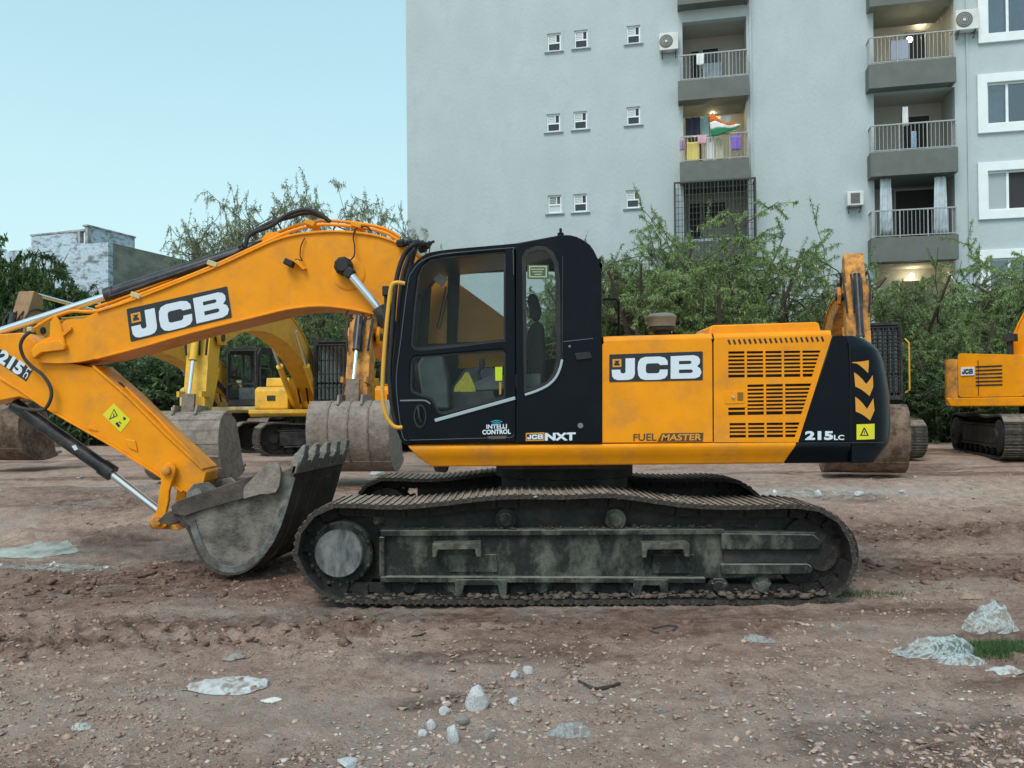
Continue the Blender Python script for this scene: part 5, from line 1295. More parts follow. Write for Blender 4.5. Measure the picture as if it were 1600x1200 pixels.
    m = MB(); m.prism([tuple(p) for p in ap], -.17, .17); am = m.build('arm', marm, root, bevel=.012)
    m = MB(); m.ribbon([tuple(ap[1]), tuple(ap[2]), tuple(ap[3])], .025, -.2, .2); m.ribbon([tuple(ap[6]), tuple(ap[5])], .025, -.2, .2); m.build('arm_flange', marm, am)
    def cy(a, b, yy, r, name, split=.55):
        m = MB(); c = Vector(a).lerp(Vector(b), split); m.cyl((a[0], yy, a[1]), (c.x, yy, c.y), r, n=14); m.cyl((c.x, yy, c.y), (c.x + (b[0] - a[0]) * .02, yy, c.y + (b[1] - a[1]) * .02), r * 1.15, n=14); o = m.build(name, cyl or M_CYL, root, smooth=35)
        m = MB(); m.cyl((c.x, yy, c.y), (b[0], yy, b[1]), r * .52, n=12); m.build('cylinder_rod', M_CHR, o, smooth=35)
    pk = upl[5] + Vector((0, .12)); cy(tuple(pk), tuple(hd), 0, .08, 'arm_cylinder', .6)
    lowm = lol[5]
    for yy in (-.34, .34): cy((foot[0] + .55, foot[1] - .30), tuple(cl[6]), yy, .075, 'boom_cylinder')
    cy(tuple(t + an * .50 - ad * .2), tuple(pv + an * .42 - ad * .25), 0, .065, 'bucket_cylinder')
    m = MB(); lp = pv + an * .42 - ad * .25
    for yy in (-.2, .2): m = MB(); m.bar((lp.x, yy, lp.y), (pv.x - ad.x * .4, yy, pv.y - ad.y * .4), .05, .10); m.build('link_arm', marm, root)
    m = MB(); m.bar((lp.x, 0, lp.y), (pv.x + .35 * math.cos(bang), 0, pv.y + .35 * math.sin(bang) + .05), .22, .08); m.build('bucket_link', M_MUD, root)
    for k in range(4):
        yy = -.18 + .12 * k; m = MB(); m.tube([(upl[-2].x, yy, upl[-2].y + .04), (t.x + .10, yy * 1.2, t.y + .42), (t.x + .45, yy * 1.2, t.y + .1), ((t + ad * .5 + an * .36).x, yy, (t + ad * .5 + an * .36).y)], .02, 6); m.build('hydraulic_hose', M_BKR, root, smooth=60)
    for k in range(3):
        yy = -.1 + .1 * k; m = MB(); m.tube([(.9, yy * 2, 1.35), (1.15, yy * 2.2, 1.9), (upl[3].x + .1, yy, upl[3].y + .05)], .024, 6); m.build('hydraulic_hose', M_BKR, root, smooth=60)
    cb_, sb_ = math.cos(bang), math.sin(bang)
    T = lambda a, b: (pv.x + bsc * (a * cb_ - b * sb_), pv.y + bsc * (a * sb_ + b * cb_))
    if bkm is not None: bucket_parts(root, T, width, bkm, M_TOO, seed, strips, 5, ribs)
    m = MB(); m.cyl((pv.x, -.26, pv.y), (pv.x, .26, pv.y), .05, n=12); m.build('bucket_pin', M_MUD, root)
    if badge: badge[0](cw_, root)
    return root

machine('yellow excavator with barred cab window and muddy bucket just behind the orange arm', -4.75, 20.3, -92, -148, M_YE, M_YO, M_YE, (7.6, 2.55), (8.1, 1.12), sc=.88, knee=2.3, bkm=M_BUM, bang=R(0), guard=1, strips=0, cyl=M_YE, seed=5, bsc=1.12, width=1.34, ribs=True)
machine('dusty brown excavator at the far left with dark bucket and black cab standing further back', -8.0, 24.6, -98.2, -92, M_PALE, M_YO, M_YB, (9.2, 2.75), (9.6, 1.2), sc=.95, knee=1.6, bkm=M_BBR, bang=R(5), guard=0, seed=6, cabm=M_BKD, glass=M_GLS)
machine('mostly hidden excavator whose upright arm and grey seamed bucket show left of the black cab', -1.95, 20.2, -93.2, -90, M_OR, M_OR, M_ORD, (7.9, 2.5), (8.5, 1.30), sc=.88, knee=.75, cabyes=False, bkm=M_BUM, bang=R(-4), strips=3, seed=7, width=1.36, bsc=1.14)
machine('excavator with mesh guarded cab and raised orange boom behind the black counterweight', 6.6, 17.5, -104.5, -91, M_OR, M_ORD, M_ORD, (4.7, 3.2), (5.4, 1.15), sc=.88, bkm=M_BBR, bang=R(-2), guard=2, seed=8, width=1.3, bsc=1.1, rail=True, knee=.7)
def badge_fn(cw_, root):
    m = MB(); m.box((-1.10, -1.293, 1.74), (.26, .02, .17)); b = m.build('brand_badge', M_WHT, root)
    m = MB(); 
    for L, hs in ((LJ, []), (LC, []), (LB, LBH)): m.plate(L, hs, lambda x, y: Vector((-1.21 + x / 653 * .22, -1.309, 1.68 + y / 200 * .12)), lambda x, y: Vector((-1.21 + x / 653 * .22, -1.304, 1.68 + y / 200 * .12)))
    m.build('lettering', M_DEC, b)
machine('bright orange excavator at the right edge turned away, showing its engine side and counterweight', 10.8, 16.6, -52, -105, M_OR, M_OR, M_OR, (2.6, 4.6), (3.8, 1.8), tail=1.0, sc=.98, foot=(-.62, 1.7), bkm=M_BUM, bang=0, seed=9, badge=(badge_fn, M_ORD), cabyes=True, knee=1.2)

# ---------------------------------------------------------------- the apartment block
TH = R(12); AX0 = P(639, 635, 32.3); BZ = .5
BROOT = Vector((AX0.x, 32.3, BZ)); BM = Matrix.Translation(BROOT) @ Matrix.Rotation(-TH, 4, 'Z'); BMI = BM.inverted()
def L(u, v, y=0.0):
    o = BMI @ Vector((0, 0, CAMZ)); d = BMI.to_3x3() @ ray(u, v); t = (y - o.y) / d.y; p = o + d * t; return (p.x, p.z)
def rect(u0, u1, v0, v1, y=0.0):
    a = L(u0, v0, y); b = L(u1, v1, y); c = L((u0 + u1) / 2, v0, y)[1]; d = L((u0 + u1) / 2, v1, y)[1]
    return [(a[0], d), (b[0], d), (b[0], c), (a[0], c)]
def big(r, k): return [(r[0][0] - k, r[0][1] - k), (r[1][0] + k, r[1][1] - k), (r[2][0] + k, r[2][1] + k), (r[3][0] - k, r[3][1] + k)]
M_WALL = mat('grey_rough_render', (.45, .525, .55), .93, 0, (.36, .415, .41), .40, .8, .06, 1.6, .8, 9, .45, .7, stretch=(1.2, 1, .7))
M_FASC = mat('dark_grey_fascia', (.135, .15, .14), .85, 0, (.12, .13, .12), .5, 1.2, .1, 3, .3, 20)
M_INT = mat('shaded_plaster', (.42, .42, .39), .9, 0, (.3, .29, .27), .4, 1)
M_DRK = mat('dark_room', (.03, .03, .035), .8)  # near black put in for the shade inside rooms and doorways
M_WFR = mat('white_window_frame', (.78, .84, .86), .5, 0, (.6, .6, .58), .3, 3)
M_WGL = mat('dark_window_glass', (.018, .022, .03), .12, 0, spec=.6)
M_WPL = mat('pale_frosted_pane', (.50, .56, .60), .3)
M_RAIL = mat('painted_railing', (.36, .38, .38), .5, 0, (.2, .18, .16), .4, 6)
M_CUR = mat('pale_blue_curtain', (.50, .58, .64), .9, vary=.2, vscale=4)
M_WC = mat('white_cloth', (.72, .74, .74), .9)
M_GRL = mat('rusty_dark_grille', (.05, .055, .05), .7)
M_ACW = mat('white_ac_casing', (.66, .68, .66), .6, 0, (.4, .38, .34), .4, 3)
M_ACD = mat('ac_grille_dark', (.10, .11, .11), .6)
B = thing('apartment_building', 'tall grey rendered apartment block with balconies behind the trees', 'building', BROOT, -TH)
small = []
for u, v in ((855, 52), (897, 47), (979, 40), (854, 178), (896, 174), (979, 167), (856, 305), (896, 303), (978, 297), (857, 431), (897, 429), (979, 426)): small.append((u, u + 21.5, v, v + 28))
bigw = [(1541, 1680, -38, 48), (1541, 1680, 125, 190), (1542, 1680, 264, 326), (1545, 1680, 402, 470)]
c1 = [(1066, 1167, -95, -5), (1066, 1167, 30, 120), (1067, 1168, 158, 250), (1068, 1169, 284, 372), (1068, 1170, 412, 500)]
c2 = [(1364, 1491, -130, -38), (1364, 1491, 6, 94), (1365, 1493, 141, 233), (1366, 1493, 277, 370), (1367, 1494, 411, 506)]
smr = [rect(*s) for s in small]; bgr = [rect(*s) for s in bigw]; b1 = [rect(*s) for s in c1]; b2 = [rect(*s) for s in c2]
WID, HGT = L(1760, 600)[0], 25.0
mb = MB(); mb.prism([(0, -1.0), (WID, -1.0), (WID, HGT), (0, HGT)], 0, .28, smr + bgr + b1 + b2); mb.build('wall', M_WALL, B)
mb = MB(); mb.box((.14, 7.14, HGT / 2 - .5), (.28, 13.7, HGT + 1)); mb.build('side_wall', M_WALL, B)
mb = MB(); mb.box((WID - .14, 7.14, HGT / 2 - .5), (.28, 13.7, HGT + 1)); mb.build('side_wall', M_WALL, B)
mb = MB(); mb.box((WID / 2, 14.1, HGT / 2 - .5), (WID, .28, HGT + 1)); mb.build('back_wall', M_WALL, B)
mb = MB(); mb.box((WID / 2, 7, HGT - .15), (WID - .6, 13.6, .3)); mb.build('roof_slab', M_WALL, B)
mb = MB(); mb.box((WID / 2, 3.2, HGT / 2 - .6), (WID - .7, .1, HGT)); mb.build('interior_shade_sheet', M_DRK, B)  # black sheet standing in for the shade inside the rooms
for i, r in enumerate(smr):       # small bathroom windows
    x0, x1, z0, z1 = r[0][0], r[1][0], r[0][1], r[2][1]; w, h = x1 - x0, z1 - z0
    mb = MB(); t = .055; zm = z0 + h * .47
    q = [(x0, z0), (x1, z0), (x1, z1), (x0, z1)]
    mb.prism(q, .05, .11, [[(x0 + t, z0 + t), (x1 - t, z0 + t), (x1 - t, zm - .02), (x0 + t, zm - .02)], [(x0 + t, zm + .03), (x1 - t, zm + .03), (x1 - t, z1 - t), (x0 + t, z1 - t)]])
    f = mb.build('window', M_WFR, B)
    pale = i == 6
    mb = MB(); mb.box(((x0 + x1) / 2, .085, (z0 + zm) / 2), (w - t, .01, zm - z0)); mb.build('pane', M_WPL if pale else M_WGL, f)
    mb = MB(); mb.box((x0 + t + (w - 2 * t) * .33, .08, (zm + z1) / 2), ((w - 2 * t) * .64, .012, z1 - zm)); mb.build('pane', M_WPL, f)
    mb = MB(); mb.box((x0 + t + (w - 2 * t) * .83, .09, (zm + z1) / 2), ((w - 2 * t) * .34, .01, z1 - zm)); mb.build('pane', M_WGL if not pale else M_ACD, f)
    mb = MB(); mb.box((x0 + t + (w - 2 * t) * .66, .07, (zm + z1) / 2), (.03, .03, z1 - zm - .05)); mb.build('mullion', M_WFR, f)
    for k in range(4):
        mb = MB(); mb.box((x0 + t + (w - 2 * t) * .33, .066, zm + .07 + k * .065), ((w - 2 * t) * .58, .014, .02)); mb.build('louvre', M_WFR if not pale else M_ACD, f)
    e = .10; mb = MB(); mb.prism(big(q, e), -.012, .0005, [q]); mb.build('window_surround', M_WALL, B)
    mb = MB(); mb.box(((x0 + x1) / 2, -.04, z0 - .03), (w + .22, .08, .035)); mb.build('window_sill', M_WALL, B)
for i, r in enumerate(bgr):        # large sliding windows with white surrounds
    x0, x1, z0, z1 = r[0][0], r[1][0], r[0][1], r[2][1]
    mb = MB(); mb.prism(big(r, .30), -.10, -.001, [r]); mb.build('window_surround', M_WFR, B, bevel=.01)
    xm = x0 + (L(1573, 160)[0] - L(1541, 160)[0]); t = .06
    mb = MB(); mb.prism(r, .04, .10, [[(x0 + t, z0 + t), (xm - .03, z0 + t), (xm - .03, z1 - t), (x0 + t, z1 - t)], [(xm + .05, z0 + t), (x1 - t, z0 + t), (x1 - t, z1 - t), (xm + .05, z1 - t)]]); f = mb.build('window', M_WFR, B)
    mb = MB(); mb.prism([(x0 + t, z0 + t), (xm, z0 + t), (xm, z1 - t), (x0 + t, z1 - t)], .07, .076); mb.build('pane', mat('mesh_screen', (.36, .42, .44), .8, vary=.1, vscale=60) if i == 2 else glassmat('window_glass%d' % i, (.55, .6, .62), .35, .02, 0), f)
    mb = MB(); mb.prism([(xm, z0 + t), (x1, z0 + t), (x1, z1 - t), (xm, z1 - t)], .085, .09); mb.build('pane', M_DRK if i == 2 else glassmat('window_glass_b%d' % i, (.5, .55, .58), .35, .02, 0), f)
    if i != 2:
        spans = [(x0 + .05, x0 + .62)] + ([(xm + .05, xm + .8)] if i == 0 else []) + ([(x0 + .4, xm)] if i == 0 else [])
        for a, b in spans:
            mb = MB(); mb.grid(lambda s, q: Vector((a + (b - a) * s, .35 + .035 * math.sin(s * (b - a) * 60), z0 + (z1 - z0) * q)), 48, 2); mb.build('curtain', M_CUR, f, smooth=60)
mb = MB(); mb.box((L(1174, 200)[0], -.045, 11), (.07, .07, 24)); mb.build('drain_pipe', M_WALL, B)
mb = MB(); mb.box((L(1512, 200)[0], -.03, 11), (.05, .05, 24)); mb.build('drain_pipe', M_WALL, B)

def balcony(r, fv, fu, k, lo=.62, top=False, proj=.55):
    """r opening, fv pixel row of the slab front's top edge at the middle, fu its pixel extent"""
    x0, x1, z0, z1 = r[0][0], r[1][0], r[0][1], r[2][1]
    D = 1.55
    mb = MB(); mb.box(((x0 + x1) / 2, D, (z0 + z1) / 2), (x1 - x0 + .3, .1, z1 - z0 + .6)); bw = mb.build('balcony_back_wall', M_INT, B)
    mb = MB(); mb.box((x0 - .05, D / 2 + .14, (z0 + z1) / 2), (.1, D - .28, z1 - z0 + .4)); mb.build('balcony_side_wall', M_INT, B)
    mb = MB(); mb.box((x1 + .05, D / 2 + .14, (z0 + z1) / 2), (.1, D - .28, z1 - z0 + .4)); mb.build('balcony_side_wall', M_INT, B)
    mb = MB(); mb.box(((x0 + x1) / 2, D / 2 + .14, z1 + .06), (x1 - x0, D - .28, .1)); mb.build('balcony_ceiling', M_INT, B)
    fx0, fx1 = L(fu[0], fv, -proj)[0], L(fu[1], fv, -proj)[0]; ft = L((fu[0] + fu[1]) / 2, fv, -proj)[1]
    mb = MB(); mb.prism([(fx0, ft - lo), (fx1, ft - lo), (fx1, ft), (fx0, ft)], -proj, -proj + .12)
    mb.box((fx0 + .05, -proj / 2 + .055, ft - lo / 2), (.1, proj - .13, lo)); mb.box((fx1 - .05, -proj / 2 + .055, ft - lo / 2), (.1, proj - .13, lo))
    fb = mb.build('balcony', M_FASC, B)
    mb = MB(); mb.box(((fx0 + fx1) / 2, (D - proj) / 2 - .08, ft - lo + .10), (fx1 - fx0 - .22, D + proj - .32, .16)); mb.build('balcony_floor', M_FASC, fb)
    if not top:
        rl = MB(); zt, zb = ft + .92, ft + .06; yy = -proj + .05
        rl.bar((fx0 + .05, yy, zt), (fx1 - .05, yy, zt), .045); rl.bar((fx0 + .05, yy, zb), (fx1 - .05, yy, zb), .03)
        rl.bar((fx0 + .05, yy, zt), (fx0 + .05, -.02, zt), .04); rl.bar((fx1 - .05, yy, zt), (fx1 - .05, -.02, zt), .04)
        n = int((fx1 - fx0) / .125)
        for i in range(n + 1):
            x = fx0 + .05 + (fx1 - fx0 - .1) * i / n; big_ = i % 7 == 0
            rl.box((x, yy, (zt + zb) / 2 - (.04 if big_ else 0)), (.035 if big_ else .016,) * 2 + (zt - zb + (.08 if big_ else 0),))
        for i in range(1, 4):
            for xx in (fx0 + .05, fx1 - .05): rl.box((xx, yy + i * .125, (zt + zb) / 2), (.016, .016, zt - zb))
        rl.build('railing', M_RAIL, fb)
    return bw, ft, fx0, fx1
def bdoor(bw, r, ua, ub, h0, h1, m, frame=True, leaf=None):
    D = 1.49; xa, xb = L(ua, 100, D)[0], L(ub, 100, D)[0]; z0, z1 = r[0][1], r[2][1]
    a, b = z0 + h0 * (z1 - z0), z0 + h1 * (z1 - z0)
    mb = MB(); mb.box(((xa + xb) / 2, D - .005, (a + b) / 2), (xb - xa, .02, b - a)); d = mb.build('balcony_door', m, B)
    if frame:
        mb = MB(); mb.prism([(xa - .06, a), (xb + .06, a), (xb + .06, b + .06), (xa - .06, b + .06)], D - .06, D - .02, [[(xa, a + .02), (xb, a + .02), (xb, b), (xa, b)]]); mb.build('door_frame', M_INT, d)
    return d
f1 = [(-3 - 28, (1058, 1169)), (122, (1059, 1170)), (250, (1062, 1171)), (376, (1063, 1172)), (505, (1063, 1172))]
for k, (r, (fv, fu)) in enumerate(zip(b1, f1)):
    bw, ft, fx0, fx1 = balcony(r, fv, fu, k, lo=.70 if k else .75, top=(k == 0 or k >= 3), proj=.55)
    if k == 0: C1T = ft
f2 = [(-34, (1358, 1492)), (95, (1357, 1494)), (234, (1360, 1497)), (369, (1361, 1498)), (508, (1362, 1499))]
F2 = []
for k, (r, (fv, fu)) in enumerate(zip(b2, f2)):
    F2.append(balcony(r, fv, fu, k, lo=.82, top=(k in (0, 4)), proj=.55))
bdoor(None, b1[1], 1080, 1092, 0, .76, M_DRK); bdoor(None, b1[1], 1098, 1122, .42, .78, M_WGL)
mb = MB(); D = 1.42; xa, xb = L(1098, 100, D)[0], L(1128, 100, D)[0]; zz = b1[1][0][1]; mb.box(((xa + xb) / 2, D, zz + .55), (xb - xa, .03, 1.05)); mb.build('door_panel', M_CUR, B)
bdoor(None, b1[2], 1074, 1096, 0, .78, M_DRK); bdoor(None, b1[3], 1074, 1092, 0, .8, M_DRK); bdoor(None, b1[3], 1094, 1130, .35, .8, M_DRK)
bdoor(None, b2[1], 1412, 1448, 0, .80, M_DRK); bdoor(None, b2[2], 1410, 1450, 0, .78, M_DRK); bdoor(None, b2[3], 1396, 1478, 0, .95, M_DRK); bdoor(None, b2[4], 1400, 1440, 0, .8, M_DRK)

# lit lamps on the balconies
M_LAMP = bpy.data.materials.new('lit_bulb'); M_LAMP.use_nodes = True
_b = M_LAMP.node_tree.nodes['Principled BSDF']; _b.inputs['Emission Color'].default_value = (1, .86, .55, 1); _b.inputs['Emission Strength'].default_value = 22
def lamp(u, v, y, label, power, r=.07, tubelen=0):
    x, z = L(u, v, y); mb = MB()
    p = BM @ Vector((x, y, z)); ORG[0] = p
    if tubelen: a = BM @ Vector((x - tubelen / 2, y, z)); b = BM @ Vector((x + tubelen / 2, y, z)); mb.cyl(a, b, .022, n=8)
    else: mb.lathe(p, (0, 0, 1), [(-r, .01), (-r * .7, r * .7), (0, r), (r * .7, r * .7), (r, .02)], 12)
    root = thing('wall_lamp', label, 'lamp', p, 0, 'lit balcony lamps'); mb.build('bulb', M_LAMP, root)
    mb = MB(); mb.box(p + Vector((0, .06, r)), (.08 if not tubelen else tubelen, .05, .04)); mb.build('lamp_base', M_WFR, root)
    ORG[0] = Vector((0, 0, 0))
    ld = bpy.data.lights.new('lamp_light', 'POINT'); ld.energy = power; ld.color = (1, .82, .5); ld.shadow_soft_size = r
    lo = bpy.data.objects.new('lamp_light', ld); C.objects.link(lo); lo.parent = root; lo.location = (0, -.16, -.02)
lamp(1440, 33, 1.3, 'lit bulb above the door on the topmost right balcony', 22, .09)
lamp(1421, 62, .4, 'lit bulb behind the railing of the topmost right balcony', 12, .10)
lamp(1112, 178, 1.25, 'lit tube lamp on the back wall of the balcony with the tricolour flag', 34, .05, .9)
lamp(1083, 240, .6, 'warm lit lamp behind the clothes at the left of the flag balcony', 18, .10)
lamp(1424, 432, 1.2, 'lit white lamp on the lowest right balcony behind the tree', 8, .10)

# things on and by the balconies
def cloth(u0, u1, v0, v1, y, m, name, label, cat, group=None, fold=.03, fr=9, slant=0, pinch=0, edge=.0):
    a = L(u0, v0, y); b = L(u1, v1, y); x0, x1, zt, zb = a[0], b[0], L((u0 + u1) / 2, v0, y)[1], b[1]
    ctr = BM @ Vector(((x0 + x1) / 2, y, zt)); rnd = random.Random(int(u0 * 7 + v0))
    ph = rnd.uniform(0, 6)
    def fn(s, t):
        w = 1 - pinch * (1 - t) * .6
        x = (x0 + x1) / 2 + (x1 - x0) * (s - .5) * w; zz = zt + (zb - zt) * t + slant * (s - .5) + edge * math.sin(s * 9 + ph) * t
        return (BM @ Vector((x, y + fold * math.sin(s * fr + ph + t) * (0.4 + .8 * t), zz))) - ctr
    mb = MB(); mb.grid(fn, 18, 8); o = mb.build(name, m, None, smooth=70); o.location = ctr; tag(o, label, cat, group)
    so = o.modifiers.new('thickness', 'SOLIDIFY'); so.thickness = .008
    return o
col = lambda n, c: mat(n, c, .9, vary=.15, vscale=10)
cloth(1373, 1395, 279, 366, -.25, M_CUR, 'curtain', 'left white curtain tied at the second lowest right balcony', 'curtain', 'balcony curtains', .05, 14, 0, .35)
cloth(1458, 1482, 276, 366, -.25, M_CUR, 'curtain', 'right white curtain tied at the second lowest right balcony', 'curtain', 'balcony curtains', .05, 14, 0, .35)
cloth(1392, 1420, 62, 94, -.42, mat('lilac_cloth', (.36, .40, .52), .9), 'cloth', 'pale lilac sheet hung inside the topmost right balcony railing', 'laundry', None, .01, 5)
cloth(1409, 1420, 167, 196, -.1, M_WC, 'cloth', 'white towel hanging in the second right balcony', 'laundry', None, .03, 9, 0, .4)
cloth(1424, 1432, 205, 232, -.42, mat('blue_patterned_cloth', (.30, .42, .55), .9, vary=.5, vscale=30), 'cloth', 'small blue patterned cloth on the second right balcony railing', 'laundry')
cloth(1088, 1100, 84, 101, -.58, M_WC, 'cloth', 'white rag over the railing of the left column top balcony', 'laundry')
cloth(1073, 1093, 222, 252, -.30, mat('yellow_cloth', (.80, .66, .16), .9), 'cloth', 'yellow sheet glowing in lamp light behind the flag balcony railing', 'laundry', None, .02, 9)
cloth(1071, 1094, 184, 216, .2, col('dark_blue_clothes', (.03, .035, .07)), 'cloth', 'dark shirts hanging at the left of the flag balcony', 'laundry', None, .05, 14)
cloth(1094, 1114, 183, 214, .35, col('teal_white_cloth', (.30, .50, .50)), 'cloth', 'pale teal cloth hanging left of the flag', 'laundry', None, .03, 8)
cloth(1090, 1104, 212, 224, -.55, col('pink_cloth', (.62, .36, .44)), 'cloth', 'pink clothes draped over the flag balcony railing', 'laundry', None, .03, 8)
cloth(1104, 1116, 214, 252, -.40, M_WC, 'cloth', 'white striped cloth behind the flag balcony railing', 'laundry', None, .02, 12)
cloth(1119, 1131, 216, 250, -.35, col('cream_cloth', (.55, .55, .40)), 'cloth', 'cream curtain behind the middle of the flag balcony railing', 'laundry', None, .02, 12)
cloth(1143, 1157, 212, 234, -.56, col('violet_cloth', (.22, .14, .52)), 'cloth', 'violet cloth over the right end of the flag balcony railing', 'laundry', None, .03, 9)
cloth(1062, 1069, 218, 234, -.56, col('mauve_cloth', (.36, .24, .40)), 'cloth', 'mauve cloth at the left corner of the flag balcony railing', 'laundry', None, .03, 9)
cloth(1126, 1142, 181, 190, .3, M_WC, 'cloth', 'white shirt hanging behind the flag', 'laundry', None, .03, 9)
# the flag: three joined bands on a short pole
fl_root = thing('flag', 'saffron white and green flag flying on the lit balcony', 'flag', BM @ Vector((*[L(1112, 215, -.62)[0]], -.62, L(1112, 215, -.62)[1])))
ORG[0] = fl_root.location.copy()
top = [(1107, 180), (1114, 174), (1122, 186), (1133, 193), (1148, 189), (1157, 194)]
bot = [(1112, 212), (1122, 213), (1134, 208), (1144, 203), (1154, 199), (1158, 196)]
def flp(s, t):
    i = s * 5; k = min(int(i), 4); f = i - k
    a = Vector(top[k]).lerp(Vector(top[k + 1]), f); b = Vector(bot[k]).lerp(Vector(bot[k + 1]), f); q = a.lerp(b, t)
    y = -.62 + .09 * math.sin(s * 9 + t * 2); x, z = L(q.x, q.y, -.62); return BM @ Vector((x, y, z))
for nme, m, a, b in (('saffron_band', col('saffron', (.72, .18, .03)), 0, .34), ('white_band', col('flag_white', (.75, .77, .75)), .34, .67), ('green_band', col('flag_green', (.02, .20, .09)), .67, 1)):
    mb = MB(); mb.grid(lambda s, t: flp(s, a + (b - a) * t), 22, 4); o = mb.build(nme, m, fl_root, smooth=70); so = o.modifiers.new('thickness', 'SOLIDIFY'); so.thickness = .006
mb = MB(); p0, p1 = L(1110, 222, -.6), L(1107, 178, -.6); mb.bar(BM @ Vector((p0[0], -.6, p0[1])), BM @ Vector((p1[0], -.6, p1[1])), .025); mb.build('flag_pole', M_GRL, fl_root)
ORG[0] = Vector((0, 0, 0))
# protruding security cage on the lowest left balcony
x0, zt = L(1054, 287, -.85); x1, zb = L(1181, 372, -.85)[0], L(1110, 400, -.85)[1]; zt = L(1118, 282, -.85)[1]
cg = thing('security_grille', 'dark iron security cage round the balcony below the flag', 'grille', BM @ Vector((x0, 0, zb)))
ORG[0] = cg.location.copy()
mb = MB()
def bb(a, b, w): mb.bar(BM @ Vector(a), BM @ Vector(b), w)
for a, b in (((x0, -.85, zt), (x1, -.85, zt)), ((x0, -.85, zb), (x1, -.85, zb)), ((x0, -.85, zb), (x0, -.85, zt)), ((x1, -.85, zb), (x1, -.85, zt)), ((x0, 0, zt), (x0, -.85, zt)), ((x1, 0, zt), (x1, -.85, zt)), ((x0, 0, zb), (x0, -.85, zb)), ((x1, 0, zb), (x1, -.85, zb))): bb(a, b, .055)
mb.build('cage_frame', M_GRL, cg)
mb = MB(); n = 22
for i in range(1, n): x = x0 + (x1 - x0) * i / n; bb((x, -.85, zb), (x, -.85, zt), .016 if i % 4 else .03)
for i in range(1, 12): z = zb + (zt - zb) * i / 12; bb((x0, -.85, z), (x1, -.85, z), .014); bb((x0, 0, z), (x0, -.85, z), .014); bb((x1, 0, z), (x1, -.85, z), .014)
for i in range(1, 6): bb((x0, -.85 + i * .15, zb), (x0, -.85 + i * .15, zt), .014); bb((x1, -.85 + i * .15, zb), (x1, -.85 + i * .15, zt), .014)
mb.build('cage_bars', M_GRL, cg)
ORG[0] = Vector((0, 0, 0))
def ac(u0, u1, v0, v1, label, fan='round'):
    x0, z1 = L(u0, v0, -.35); x1, z0 = L(u1, v1, -.35); w, h = x1 - x0, z1 - z0; c = Vector(((x0 + x1) / 2, -.20, (z0 + z1) / 2))
    p = BM @ c; r = thing('air_conditioner', label, 'air conditioner', p, -TH, 'air conditioner units on the facade')
    mb = MB(); mb.box((0, 0, 0), (w, .30, h)); cs = mb.build('casing', M_ACW, r, bevel=.02)
    if fan == 'round':
        mb = MB(); cx = -w * .14; rr = h * .38
        mb.lathe((cx, -.152, 0), (0, -1, 0), [(0, rr), (.012, rr), (.014, rr * .92), (.006, rr * .88), (.006, .02)], 24); g = mb.build('fan_grille', M_ACD, cs)
        mb = MB()
        for k in range(4): mb.tube([(cx + rr * q * math.cos(t), -.168, rr * q * math.sin(t)) for q in ((k + 1) / 5,) for t in np.linspace(0, 2 * PI, 17)], .006, 4, smooth=False)
        mb.lathe((cx, -.158, 0), (0, -1, 0), [(0, rr * .2), (.02, rr * .2)], 12); mb.build('fan_ring', M_ACW, g)
    else:
        mb = MB(); mb.box((-w * .02, -.155, 0), (w * .56, .01, h * .72)); g = mb.build('fan_grille', M_ACD, cs)
        mb = MB()
        for k in range(8): mb.box((-w * .02, -.163, -h * .32 + k * h * .09), (w * .56, .006, .012))
        mb.build('grille_slats', mat('ac_slat', (.2, .21, .21), .6), g)
    mb = MB()
    for sx in (-w * .35, w * .35): mb.bar((sx, .18, -h / 2 - .18), (sx, -.12, -h / 2 - .02), .03); mb.bar((sx, .19, -h / 2 - .02), (sx, -.16, -h / 2 - .02), .03)
    mb.build('wall_bracket', M_ACD, r)
ac(1030, 1060, 52, 76, 'white air conditioner left of the top balcony of the left column')
ac(1493, 1531, 16, 44, 'air conditioner between the topmost right balcony and the top white framed window')
ac(1324, 1350, 299, 320, 'air conditioner with a square grille left of the curtained balcony', 'square')
# satellite-dish pole and drying rod near the lowest right balcony
p = thing('drying_rod', 'slanting pale rod sticking out below the right balcony column', 'rod', BM @ Vector((L(1481, 425, -.8)[0], -.8, L(1481, 425, -.8)[1]))); ORG[0] = p.location.copy()
mb = MB(); a, b = L(1481, 425, -.8), L(1517, 475, -.8); mb.bar(BM @ Vector((a[0], -.8, a[1])), BM @ Vector((b[0], -.8, b[1])), .035); mb.build('rod_tube', M_WFR, p); ORG[0] = Vector((0, 0, 0))

# ---------------------------------------------------------------- the old house on the left
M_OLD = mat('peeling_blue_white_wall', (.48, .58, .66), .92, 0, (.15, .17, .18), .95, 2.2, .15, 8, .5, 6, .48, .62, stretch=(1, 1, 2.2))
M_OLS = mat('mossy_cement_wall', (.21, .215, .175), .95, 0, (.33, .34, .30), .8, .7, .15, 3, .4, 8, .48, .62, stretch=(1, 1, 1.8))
M_OLR = mat('bare_brick_render', (.40, .40, .40), .95, 0, (.15, .13, .13), .8, 2, .2, 6, .5, 8, .45, .62)
A2 = R(18.7); HC = P(170, 635, 34.0); HR = thing('old_house', 'old flat roofed house with peeling bluish white wall behind the far left tree', 'building', (HC.x, 34.0, .4), 0)
dr = Vector((math.sin(A2), math.cos(A2), 0)); dl = Vector((-math.cos(A2), math.sin(A2), 0))    # along the right wall (away), along the front wall (left)
HM = Matrix(((dl.x, dr.x, 0, HC.x), (dl.y, dr.y, 0, 34.0), (0, 0, 1, .4), (0, 0, 0, 1))); ORG[0] = Vector((HC.x, 34.0, .4))
hz = P(170, 378, 34.0).z - .4
